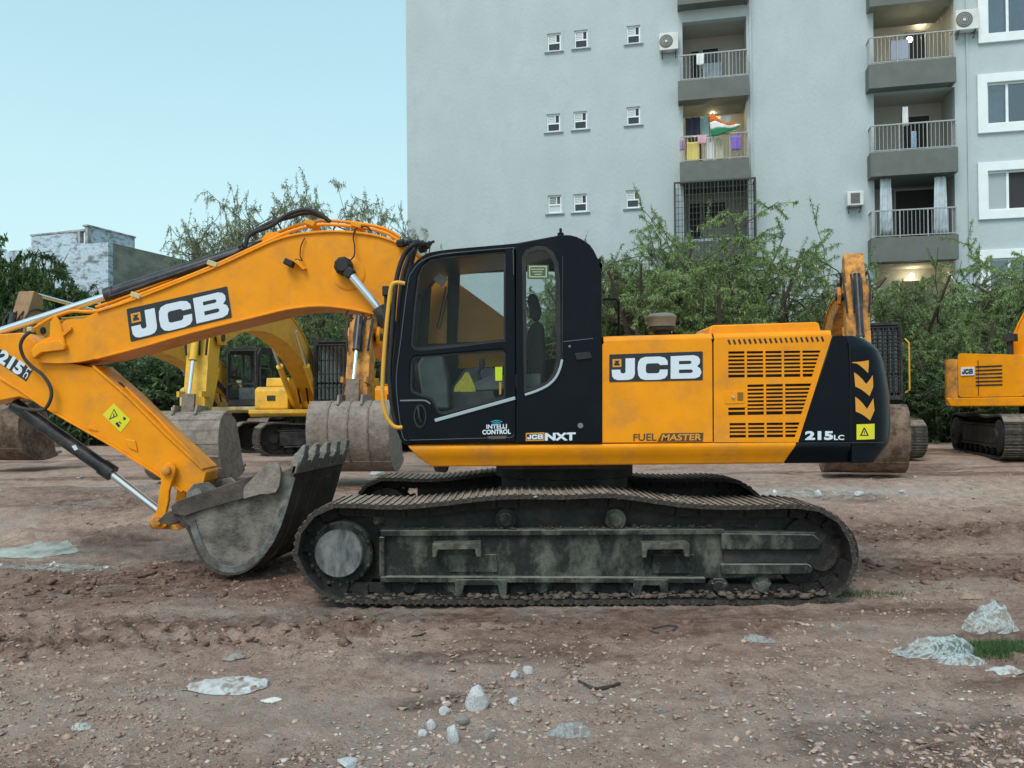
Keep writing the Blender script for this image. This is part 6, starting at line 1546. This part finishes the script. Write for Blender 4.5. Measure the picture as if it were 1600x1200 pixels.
def hb(name, a0, a1, b0, b1, z0, z1, m, parent=HR, **kw):
    mb = MB(); mb.box(((a0 + a1) / 2, (b0 + b1) / 2, (z0 + z1) / 2), (abs(a1 - a0), abs(b1 - b0), z1 - z0)); mb.M = HM; return mb.build(name, m, parent, **kw)
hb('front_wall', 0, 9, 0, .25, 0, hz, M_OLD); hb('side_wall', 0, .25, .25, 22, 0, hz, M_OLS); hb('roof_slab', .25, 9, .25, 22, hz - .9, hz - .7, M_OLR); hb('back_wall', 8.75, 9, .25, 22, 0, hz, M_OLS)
for k in range(3): hb('parapet_chip', 1.2 + k * 2.3, 2.0 + k * 2.3, .0, .25, hz + .001, hz + .05 + .04 * k, M_OLD)
hb('sunshade', 2.45, 3.0, -.45, -.001, 5.6, 5.75, M_OLS); hb('sunshade_dark_sheet', 2.5, 2.95, -.01, .0, 5.3, 5.55, M_DRK)  # thin near-black sheet on the wall just below the sunshade
HI = HM.inverted()
rc = HI @ P(137, 380, 37.0); za = HI @ P(137, 353, 37.0)
ra, rb, rt = rc.x, rc.y, za.z
hb('rooftop_wall', ra + .62, ra + 3.3, rb, rb + .2, hz - .7, rt - .22, M_OLD)
hb('rooftop_pier', ra + .42, ra + .56, rb - .02, rb + .2, hz - .7, rt - .22, M_OLR)
hb('rooftop_pier', ra, ra + .16, rb, rb + .2, hz - .7, rt - .05, M_OLR)
hb('rooftop_gap_shade', ra + .16, ra + .42, rb + .6, rb + .7, hz - .7, rt - .25, M_DRK)  # dark sheet put in for the shade within the gap
hb('rooftop_lintel', ra + .16, ra + 1.3, rb - .03, rb + .25, rt - .215, rt - .13, M_OLR)
hb('rooftop_side_wall', ra, ra + .2, rb + .21, rb + 2.8, hz - .7, rt - .02, M_OLD)
hb('rooftop_coping', ra - .04, ra + .25, rb - .04, rb + 2.85, rt - .015, rt + .06, M_OLR)
hb('rooftop_coping', ra + 1.35, ra + 3.35, rb - .03, rb + .25, rt - .21, rt - .14, M_OLR)
hb('rooftop_wall', ra + 3.1, ra + 3.3, rb + .21, rb + 2.8, hz - .7, rt - .22, M_OLD)
ORG[0] = Vector((0, 0, 0))
# low compound wall at the back of the yard
M_CMP = mat('stained_compound_wall', (.33, .36, .36), .95, 0, (.12, .13, .11), .8, 1.2, .15, 5, .4, 8)
for a, b, lab in (((-26, 27.5), (-3.5, 28.6), 'stained low compound wall behind the parked machines on the left'), ((-3.3, 28.6), (22, 24.6), 'stained low compound wall in front of the apartment block')):
    d = Vector((b[0] - a[0], b[1] - a[1], 0)); o = thing('compound_wall', lab, 'wall', (a[0], a[1], .45), math.atan2(d.y, d.x))
    mb = MB(); mb.box((d.length / 2, 0, .8), (d.length, .2, 1.9)); mb.build('wall_panel', M_CMP, o)
    mb = MB(); mb.box((d.length / 2, 0, 1.79), (d.length, .28, .08)); mb.build('coping', M_CMP, o)
# ---------------------------------------------------------------- trees
def leafmat(name, c1, c2, c3):
    m = bpy.data.materials.new(name); m.use_nodes = True; n, l = m.node_tree.nodes, m.node_tree.links; b = n['Principled BSDF']; b.inputs['Roughness'].default_value = .7
    b.inputs['Specular IOR Level'].default_value = .2
    g = n.new('ShaderNodeNewGeometry'); r = n.new('ShaderNodeValToRGB'); e = r.color_ramp.elements
    e[0].color = (*c1, 1); e[1].color = (*c3, 1); q = e.new(.5); q.color = (*c2, 1)
    l.new(g.outputs['Random Per Island'], r.inputs[0])
    tcn = n.new('ShaderNodeTexCoord'); nz = n.new('ShaderNodeTexNoise'); nz.inputs['Scale'].default_value = .9; nz.inputs['Detail'].default_value = 3; l.new(tcn.outputs['Object'], nz.inputs['Vector'])
    mr = n.new('ShaderNodeMapRange'); mr.inputs[1].default_value = .35; mr.inputs[2].default_value = .65; mr.inputs[3].default_value = .72; mr.inputs[4].default_value = 1.3; l.new(nz.outputs['Fac'], mr.inputs[0])
    sc_ = n.new('ShaderNodeVectorMath'); sc_.operation = 'SCALE'; l.new(r.outputs[0], sc_.inputs[0]); l.new(mr.outputs[0], sc_.inputs['Scale']); l.new(sc_.outputs[0], b.inputs['Base Color'])
    t = n.new('ShaderNodeBsdfTranslucent'); l.new(sc_.outputs[0], t.inputs[0]); mx = n.new('ShaderNodeMixShader'); mx.inputs[0].default_value = .28
    l.new(b.outputs[0], mx.inputs[1]); l.new(t.outputs[0], mx.inputs[2]); l.new(mx.outputs[0], n['Material Output'].inputs[0]); return m
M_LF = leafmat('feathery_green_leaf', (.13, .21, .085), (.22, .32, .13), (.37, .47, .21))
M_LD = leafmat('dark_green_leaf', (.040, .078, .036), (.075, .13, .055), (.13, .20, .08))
M_LS = leafmat('dry_olive_leaf', (.20, .23, .13), (.27, .30, .17), (.36, .39, .24))
M_BRK = mat('grey_brown_bark', (.085, .068, .055), .95, vary=.3, vscale=8)
TOPS = []
def tree_meshes(seed, rx, rz, zc, stems=4, subs=9, twigs=9, sprigs=26, leafm=None, slen=.17, swid=.034, droop=.35, base=.3):
    """meshes of trunk and crown; crown an ellipsoid-ish cloud rx wide, rz tall about height zc"""
    rnd = random.Random(seed); rg = np.random.default_rng(seed)
    tb = MB(); ends = []
    def rndu(s=1): return Vector((rnd.gauss(0, s), rnd.gauss(0, s), rnd.gauss(0, s)))
    def limb(a, b, r0, r1, wob, n=5, k=5):
        pts = [a.lerp(b, i / (n - 1)) + (rndu(wob) if 0 < i < n - 1 else Vector((0, 0, 0))) for i in range(n)]
        tb.tube(pts, lambda t: r0 + (r1 - r0) * t, k, smooth=False); return pts
    tops = []
    for s in range(stems):
        a = 2 * PI * (s + rnd.random() * .7) / stems; fr = rnd.uniform(.35, .95) * rx
        end = Vector((math.cos(a) * fr, math.sin(a) * fr, zc + rz * rnd.uniform(-.25, .25)))
        st = Vector((rnd.uniform(-.12, .12), rnd.uniform(-.12, .12), -.1)); 
        tops.append(limb(st, end, .075, .024, .13 * rx * .5, 6, 7))
    seg = []
    for pts in tops:
        for j in range(subs):
            t = rnd.uniform(.30, 1.0); i = min(int(t * (len(pts) - 1)), len(pts) - 2); p = pts[i].lerp(pts[i + 1], t * (len(pts) - 1) - i)
            while True:
                q = Vector((rnd.uniform(-1, 1), rnd.uniform(-1, 1), rnd.uniform(-1, 1)))
                if q.length < 1: break
            q = q.normalized() * q.length ** .45
            tgt = Vector((q.x * rx, q.y * rx, zc + q.z * rz)) ; tgt = p.lerp(tgt, rnd.uniform(.6, .95))
            sp = limb(p, tgt, .018, .006, .07, 5, 4)
            for k in range(twigs):
                t2 = rnd.uniform(.25, 1); i2 = min(int(t2 * 4), 3); pp = sp[i2].lerp(sp[i2 + 1], t2 * 4 - i2)
                d = ((tgt - p).normalized() * .5 + rndu(.6)).normalized(); ln = rnd.uniform(.25, .7)
                m1 = pp + d * ln * .5; e1 = pp + d * ln + Vector((0, 0, -droop * ln * .5))
                tb.tube([pp, m1, e1], lambda t: .007 - .004 * t, 3, smooth=False)
                seg.append((pp, m1, e1))
    tmesh = tb.mesh('trunk', M_BRK, 60)
    S = np.array([[p[:] for p in s] for s in seg]); ns = len(S)
    idx = np.repeat(np.arange(ns), sprigs); t = rg.random(len(idx))[:, None]
    p = S[idx, 0] * (1 - t) ** 2 + 2 * S[idx, 1] * t * (1 - t) + S[idx, 2] * t * t
    d = S[idx, 2] - S[idx, 0]; d /= np.linalg.norm(d, axis=1, keepdims=True) + 1e-9
    dd = d * .5 + rg.normal(0, .75, d.shape); dd[:, 2] -= droop * .4; dd /= np.linalg.norm(dd, axis=1, keepdims=True)
    sd = np.cross(dd, rg.normal(0, 1, d.shape)); sd /= np.linalg.norm(sd, axis=1, keepdims=True) + 1e-9
    ln = slen * (.5 + rg.random((len(idx), 1))); w = swid * (.6 + .8 * rg.random((len(idx), 1)))
    v = np.stack([p, p + dd * ln * .45 + sd * w * .5, p + dd * ln + np.array([0, 0, -.02]), p + dd * ln * .5 - sd * w * .5], 1).reshape(-1, 3)
    f = np.arange(len(idx) * 4).reshape(-1, 4); TOPS.append(float(np.percentile(v[:, 2], 99.3)))
    return tmesh, fast_mesh('crown', v, f, 4, leafm or M_LF)
TR = {
    'full': tree_meshes(3, 2.6, 1.7, 2.9, 7, 10, 12, 115, M_LF, slen=.062, swid=.0145),
    'open': tree_meshes(8, 2.4, 1.5, 3.0, 7, 9, 10, 84, M_LF, slen=.062, swid=.014),
    'sparse': tree_meshes(27, 3.6, 1.9, 4.0, 8, 12, 12, 34, M_LS, .09, .021),
    'dark': tree_meshes(33, 2.0, 1.6, 1.8, 6, 10, 10, 46, M_LD, .12, .030, .5),
    'bush': tree_meshes(41, 1.5, .95, 1.0, 7, 8, 9, 44, M_LD, .11, .036, .5),
    'vine': tree_meshes(47, 1.8, 1.2, 1.6, 7, 9, 10, 50, leafmat('ivy_green_leaf', (.035, .075, .025), (.065, .125, .04), (.12, .19, .07)), .09, .036, .8),
}
KTOP = dict(zip(TR.keys(), TOPS))
def tree(kind, u, v_top, Y, top_z, rz, label, sx=1.0, group='trees behind the yard', name='tree', cat='tree'):
    """u: pixel column of the trunk, v_top: pixel row of the crown top, top_z: height of the mesh's own top"""
    x = P(u, 600, Y).x; z = H(x, Y); zt = P(u, v_top, Y).z; s = (zt - z) / KTOP[kind]
    r = thing(name, label, cat, (x, Y, z), R(rz), group); r.scale = (s * sx, s * sx, s)
    a, b = TR[kind]; o = new_obj('trunk', a, r); o2 = new_obj('crown', b, r)
tree('full', 1085, 346, 25.0, 4.45, 10, 'broad feathery green tree in front of the caged balcony')
tree('open', 985, 352, 26.0, 4.4, 80, 'thin open tree right behind the black cab', .85)
tree('open', 1215, 362, 25.5, 4.4, 150, 'airy tree between the broad tree and the raised orange boom', .95)
tree('open', 925, 400, 26.5, 4.4, 260, 'thin twiggy tree showing just above the cab roof rear', .8)
tree('full', 1440, 412, 25.0, 4.45, 70, 'green tree below the lowest visible right balcony', 1.0)
tree('full', 1520, 470, 22.5, 4.45, 290, 'dense tree behind the bright orange excavator', .95)
tree('full', 1610, 388, 23.5, 4.45, 120, 'tall green tree at the right edge over the lowest framed window', .95)
tree('open', 1480, 540, 21.0 + 2.6, 4.4, 30, 'low bushy tree behind the bright orange excavator counterweight', 1.0)
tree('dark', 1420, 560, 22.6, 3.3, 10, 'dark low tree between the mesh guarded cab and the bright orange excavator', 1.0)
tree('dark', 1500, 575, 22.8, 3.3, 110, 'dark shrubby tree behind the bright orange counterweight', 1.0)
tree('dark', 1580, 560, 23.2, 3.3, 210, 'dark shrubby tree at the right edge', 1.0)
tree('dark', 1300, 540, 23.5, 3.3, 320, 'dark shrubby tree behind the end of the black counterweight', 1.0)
# the sparse ones against the sky
tree('sparse', 350, 318, 31.0, 5.7, 0, 'sparse twiggy tree leftmost against the sky above the black cylinder', .45, 'sparse trees against the sky')
tree('sparse', 425, 335, 31.5, 5.7, 130, 'sparse twiggy tree behind the arching black hoses', .6, 'sparse trees against the sky')
tree('sparse', 510, 296, 31.0, 5.7, 220, 'tallest sparse tree standing above the crest of the boom', .55, 'sparse trees against the sky')
tree('sparse', 600, 340, 32.0, 5.7, 310, 'sparse little tree against the sky beside the building corner', .5, 'sparse trees against the sky')
# the green mass under the boom
for k, (u, vt, Y, lab) in enumerate(((230, 565, 26.5, 'dark tree in the gap left of the yellow arm'), (300, 540, 27, 'dark tree behind the upright yellow arm'), (375, 540, 26.8, 'dark leafy tree above the old black cab'),
                                     (440, 535, 27.2, 'dark leafy tree behind the yellow boom'), (520, 525, 26.0, 'dark leafy tree above the barred cab window'), (600, 520, 27.2, 'dark tree behind the handrail of the orange machine'),
                                     (700, 520, 27.0, 'dark tree seen through the cab'), (860, 470, 27.0, 'dark tree seen through the rear cab window'))):
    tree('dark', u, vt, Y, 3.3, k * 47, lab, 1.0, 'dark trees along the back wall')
tree('open', 330, 480, 29.5,4.45,200,'pale green open tree behind the upright yellow arm',.8,'dark trees along the back wall')
tree('open', 505, 455, 29.5, 4.45, 90, 'pale green open tree above the barred cab', .8, 'dark trees along the back wall')
tree('full', 420, 470, 29.5, 4.45, 40, 'mid green tree peeking over under the boom', .8, 'dark trees along the back wall')
for k, (u, vt, Y, lab) in enumerate(((5, 394, 28.5, 'dense ivy covered tree at the left edge'), (62, 428, 28.2, 'leafy climber mass sloping down beside the old house'), (112, 462, 28.0, 'lower end of the leafy climber mass, nearest the main boom'), (-50, 380, 29, 'leafy tree just outside the left edge'))):
    tree('vine', u, vt, Y, 2.75, k * 80, lab, .55, 'leafy climbers in front of the old house')
for k, (u, vt, Y, lab) in enumerate(((160, 560, 26.0, 'bush in the gap above the lower arm'), (470, 600, 25.5, 'bush behind the yellow side tank'), (1450, 600, 22.3, 'bush low beside the mesh guarded cab'), (1380, 590, 22.0, 'bush behind the track of the mesh guarded machine'), (1545, 600, 22.5, 'bush behind the bright orange engine cover'))):
    tree('bush', u, vt, Y, 1.9, k * 61, lab, 1.2, 'bushes along the back wall', 'bush', 'bush')

# ---------------------------------------------------------------- litter and small growth
def plastic(px_c, w, h, hgt, seed, label, m, name='plastic_bag', peaks=3):
    c = G(*px_c); s = c.y / F; rg = np.random.default_rng(seed); W_, D_ = w * s, w * s * .6
    nr, na = 26, 84
    r = (np.arange(nr + 1) / nr) ** .85; a = np.arange(na) / na * 2 * PI; R_, A_ = np.meshgrid(r, a, indexing='ij')
    lim = .80 + .30 * fbm(np.cos(A_) * 1.4 + seed, np.sin(A_) * 1.4, 3, seed)
    X_, Y_ = R_ * np.cos(A_) * lim, R_ * np.sin(A_) * lim
    z = np.zeros_like(X_)
    for k in range(peaks):
        px, py = rg.uniform(-.55, .55), rg.uniform(-.35, .35); rr = rg.uniform(.35, .6); z = np.maximum(z, rg.uniform(.6, .85) * np.clip(1 - ((X_ - px) ** 2 + (Y_ - py) ** 2) / (rr * 1.25) ** 2, 0, 1) ** .6)
    fold = .12 * (.35 - abs(fbm(X_ * 2.3 + seed, Y_ * 2.3, 3, seed + 3)) * 2) + .05 * (.3 - abs(fbm(X_ * 6 + seed, Y_ * 6, 2, seed + 9)) * 2)
    z = hgt * s * (z * .9 + fold * 1.6 * (.4 + z)) * np.clip((1 - R_) * 2.2, 0, 1) ** .7 + hgt * s * .10 * abs(fbm(np.cos(A_) * 3, np.sin(A_) * 3, 3, seed + 5)) + .004
    z = np.maximum(z, .004); px_ = X_ * W_ / 1.7; py_ = Y_ * D_ / 1.7
    gz = ground_h(px_ + c.x, py_ + c.y); V = np.stack([px_, py_, z + gz - c.z], -1).reshape(-1, 3)
    i = np.arange(nr)[:, None] * na + np.arange(na)[None, :]; j = np.arange(nr)[:, None] * na + (np.arange(na)[None, :] + 1) % na
    q = np.stack([i, i + na, j + na, j], -1).reshape(-1, 4)
    o = new_obj(name, fast_mesh(name, V, q, 4, m, True)); o.location = c; tag(o, label, 'plastic bag' if 'bag' in name else 'litter', None); return o
def plasticmat(name, col, op):
    m = bpy.data.materials.new(name); m.use_nodes = True; n, l = m.node_tree.nodes, m.node_tree.links; b = n['Principled BSDF']
    b.inputs['Base Color'].default_value = (*col, 1); b.inputs['Roughness'].default_value = .42
    t = n.new('ShaderNodeBsdfTransparent'); lw = n.new('ShaderNodeLayerWeight'); lw.inputs[0].default_value = .35
    tcn = n.new('ShaderNodeTexCoord'); nz = n.new('ShaderNodeTexNoise'); nz.inputs['Scale'].default_value = 7; nz.inputs['Detail'].default_value = 2.5; nz.inputs['Distortion'].default_value = 3; l.new(tcn.outputs['Object'], nz.inputs['Vector'])
    # folds: thin bright creases where the film doubles up, clear between them
    sb_ = n.new('ShaderNodeMath'); sb_.operation = 'SUBTRACT'; sb_.inputs[1].default_value = .5; l.new(nz.outputs['Fac'], sb_.inputs[0])
    ab_ = n.new('ShaderNodeMath'); ab_.operation = 'ABSOLUTE'; l.new(sb_.outputs[0], ab_.inputs[0])
    mr = n.new('ShaderNodeMapRange'); mr.inputs[1].default_value = .0; mr.inputs[2].default_value = .11; mr.inputs[3].default_value = .45; mr.inputs[4].default_value = op * .45; l.new(ab_.outputs[0], mr.inputs[0])
    ad = n.new('ShaderNodeMath'); ad.operation = 'MULTIPLY_ADD'; ad.inputs[1].default_value = .22; l.new(lw.outputs['Facing'], ad.inputs[0]); l.new(mr.outputs[0], ad.inputs[2]); ad.use_clamp = True
    mx = n.new('ShaderNodeMixShader'); l.new(ad.outputs[0], mx.inputs[0]); l.new(t.outputs[0], mx.inputs[1]); l.new(b.outputs[0], mx.inputs[2]); l.new(mx.outputs[0], n['Material Output'].inputs[0])
    bp = n.new('ShaderNodeBump'); bp.inputs['Strength'].default_value = .7; bp.inputs['Distance'].default_value = .01; l.new(ab_.outputs[0], bp.inputs['Height']); l.new(bp.outputs[0], b.inputs['Normal'])
    return m
M_PL = plasticmat('clear_crumpled_plastic', (.66, .78, .80), .20); M_PL2 = plasticmat('thin_plastic_film', (.45, .52, .54), .30)
plastic((1462, 1022), 135, 50, 40, 4, 'crumpled clear plastic bag, the larger left one of the pair near the grass patch', M_PL)
plastic((1545, 985), 84, 45, 50, 9, 'upright crumpled white plastic bag farthest right', M_PL)
plastic((1500, 1036), 80, 20, 14, 14, 'thin white plastic strip trailing from the larger bag', M_PL)
plastic((1187, 1003), 60, 36, 12, 19, 'flat bluish plastic scrap right of the black rag', M_PL2)
plastic((890, 1148), 76, 40, 22, 24, 'dusty grey plastic sheet half buried near the bottom centre', M_PL2)
plastic((352, 1072), 130, 16, 12, 29, 'long chalky white smear of plaster on the left foreground', mat('chalk_plaster', (.50, .52, .52), .9, 0, (.24, .18, .15), .9, 14, .2, 10, .3, 30, .45, .6), 'plaster_patch')
plastic((362, 1030), 40, 12, 12, 31, 'small green grey rubble lump above the chalky smear', M_STG, 'rubble_lump')
plastic((1570, 1050), 60, 16, 10, 37, 'pale crumbling plaster flakes right of the grass patch', mat('chalk_plaster', (.50, .52, .52), .9), 'plaster_patch')
plastic((128, 1138), 32, 10, 8, 43, 'small pale torn plastic scrap in the left foreground', M_PL, 'plastic_scrap')
plastic((425, 1095), 34, 7, 5, 47, 'tiny white paper curl right of the chalky smear', mat('white_paper', (.6, .6, .56), .9), 'paper_scrap')
plastic((60, 862), 150, 30, 3, 51, 'pale dried cement spill at the left edge', mat('cement_spill', (.36, .40, .36), .9, 0, (.2, .15, .12), .8, 5, .2, 10, .3, 30, .48, .62), 'cement_patch')
plastic((1520, 935), 40, 10, 10, 53, 'brown curled leaf above the upright plastic bag', mat('dry_leaf', (.30, .22, .16), .8), 'dry_leaf')
def rag(pts, r, label, m):
    c = G(*pts[0]); ORG[0] = c.copy(); mb = MB(); mb.tube([G(a, b) + Vector((0, 0, r * .7)) for a, b in pts], lambda t: r * (.6 + .6 * abs(math.sin(t * 7))), 7)
    o = mb.build('rag', m, None, smooth=50); ORG[0] = Vector((0, 0, 0)); o.location = c; tag(o, label, 'rag')
M_RAG = mat('black_rag', (.018, .018, .022), .8, 0, (.12, .09, .08), .5, 20, bump=.5, bscale=60)
rag([(904, 1066), (918, 1075), (935, 1078), (950, 1076), (968, 1070)], .010, 'twisted dark cloth strip lying right of the biggest rock', M_RAG)
rag([(1016, 988), (1030, 992), (1048, 989), (1057, 982), (1040, 980), (1020, 984)], .010, 'small black looped rag in front of the track', M_RAG)
rag([(642, 996), (655, 994), (665, 990)], .006, 'thin dark strip in the mud below the track', M_RAG)
# sticks
M_STK = mat('dry_stick', (.20, .14, .09), .9)
for k, (a, b, lab) in enumerate((((1495, 1160), (1420, 1178), 'thin dry stick at the bottom right'), ((330, 918), (372, 898), 'thin straw leaning by the foot of the bucket'), ((690, 1042), (712, 1030), 'short stick above the biggest white rock'), ((1100, 1015), (1128, 1008), 'short twig right of the black looped rag'))):
    c = G(*a); ORG[0] = c.copy(); mb = MB(); p, q = G(*a), G(*b); mb.tube([p + Vector((0, 0, .008)), (p + q) / 2 + Vector((0, 0, .02)), q + Vector((0, 0, .008))], .0045, 5); o = mb.build('stick', M_STK, None); ORG[0] = Vector((0, 0, 0)); o.location = c; tag(o, lab, 'stick')
# grass tuft patch on the right, blades
rg = np.random.default_rng(77)
def grass(cu, cv, w, d, n, label, hmin=.015, hmax=.05):
    c = G(cu, cv); x = c.x + rg.normal(0, 1, n) * w; y = c.y + rg.normal(0, 1, n) * d; z = ground_h(x, y)
    a = rg.random(n) * 6.28; hh = hmin + (hmax - hmin) * rg.random(n); ln = rg.normal(0, .5, (n, 2)) * hh[:, None]
    dx, dy = np.cos(a) * .004, np.sin(a) * .004
    v = np.stack([np.stack([x - dx, y - dy, z], -1), np.stack([x + dx, y + dy, z], -1), np.stack([x + ln[:, 0], y + ln[:, 1], z + hh], -1)], 1).reshape(-1, 3)
    o = new_obj('grass', fast_mesh('grass', v, np.arange(n * 3).reshape(-1, 3), 3, M_LD)); tag(o, label, 'grass', None, 'stuff')
grass(1568, 1016, .17, .07, 4200, 'low dark green weeds between the plastic bags')
grass(1325, 930, .25, .06, 500, 'sparse dry weeds beside the rear end of the track')
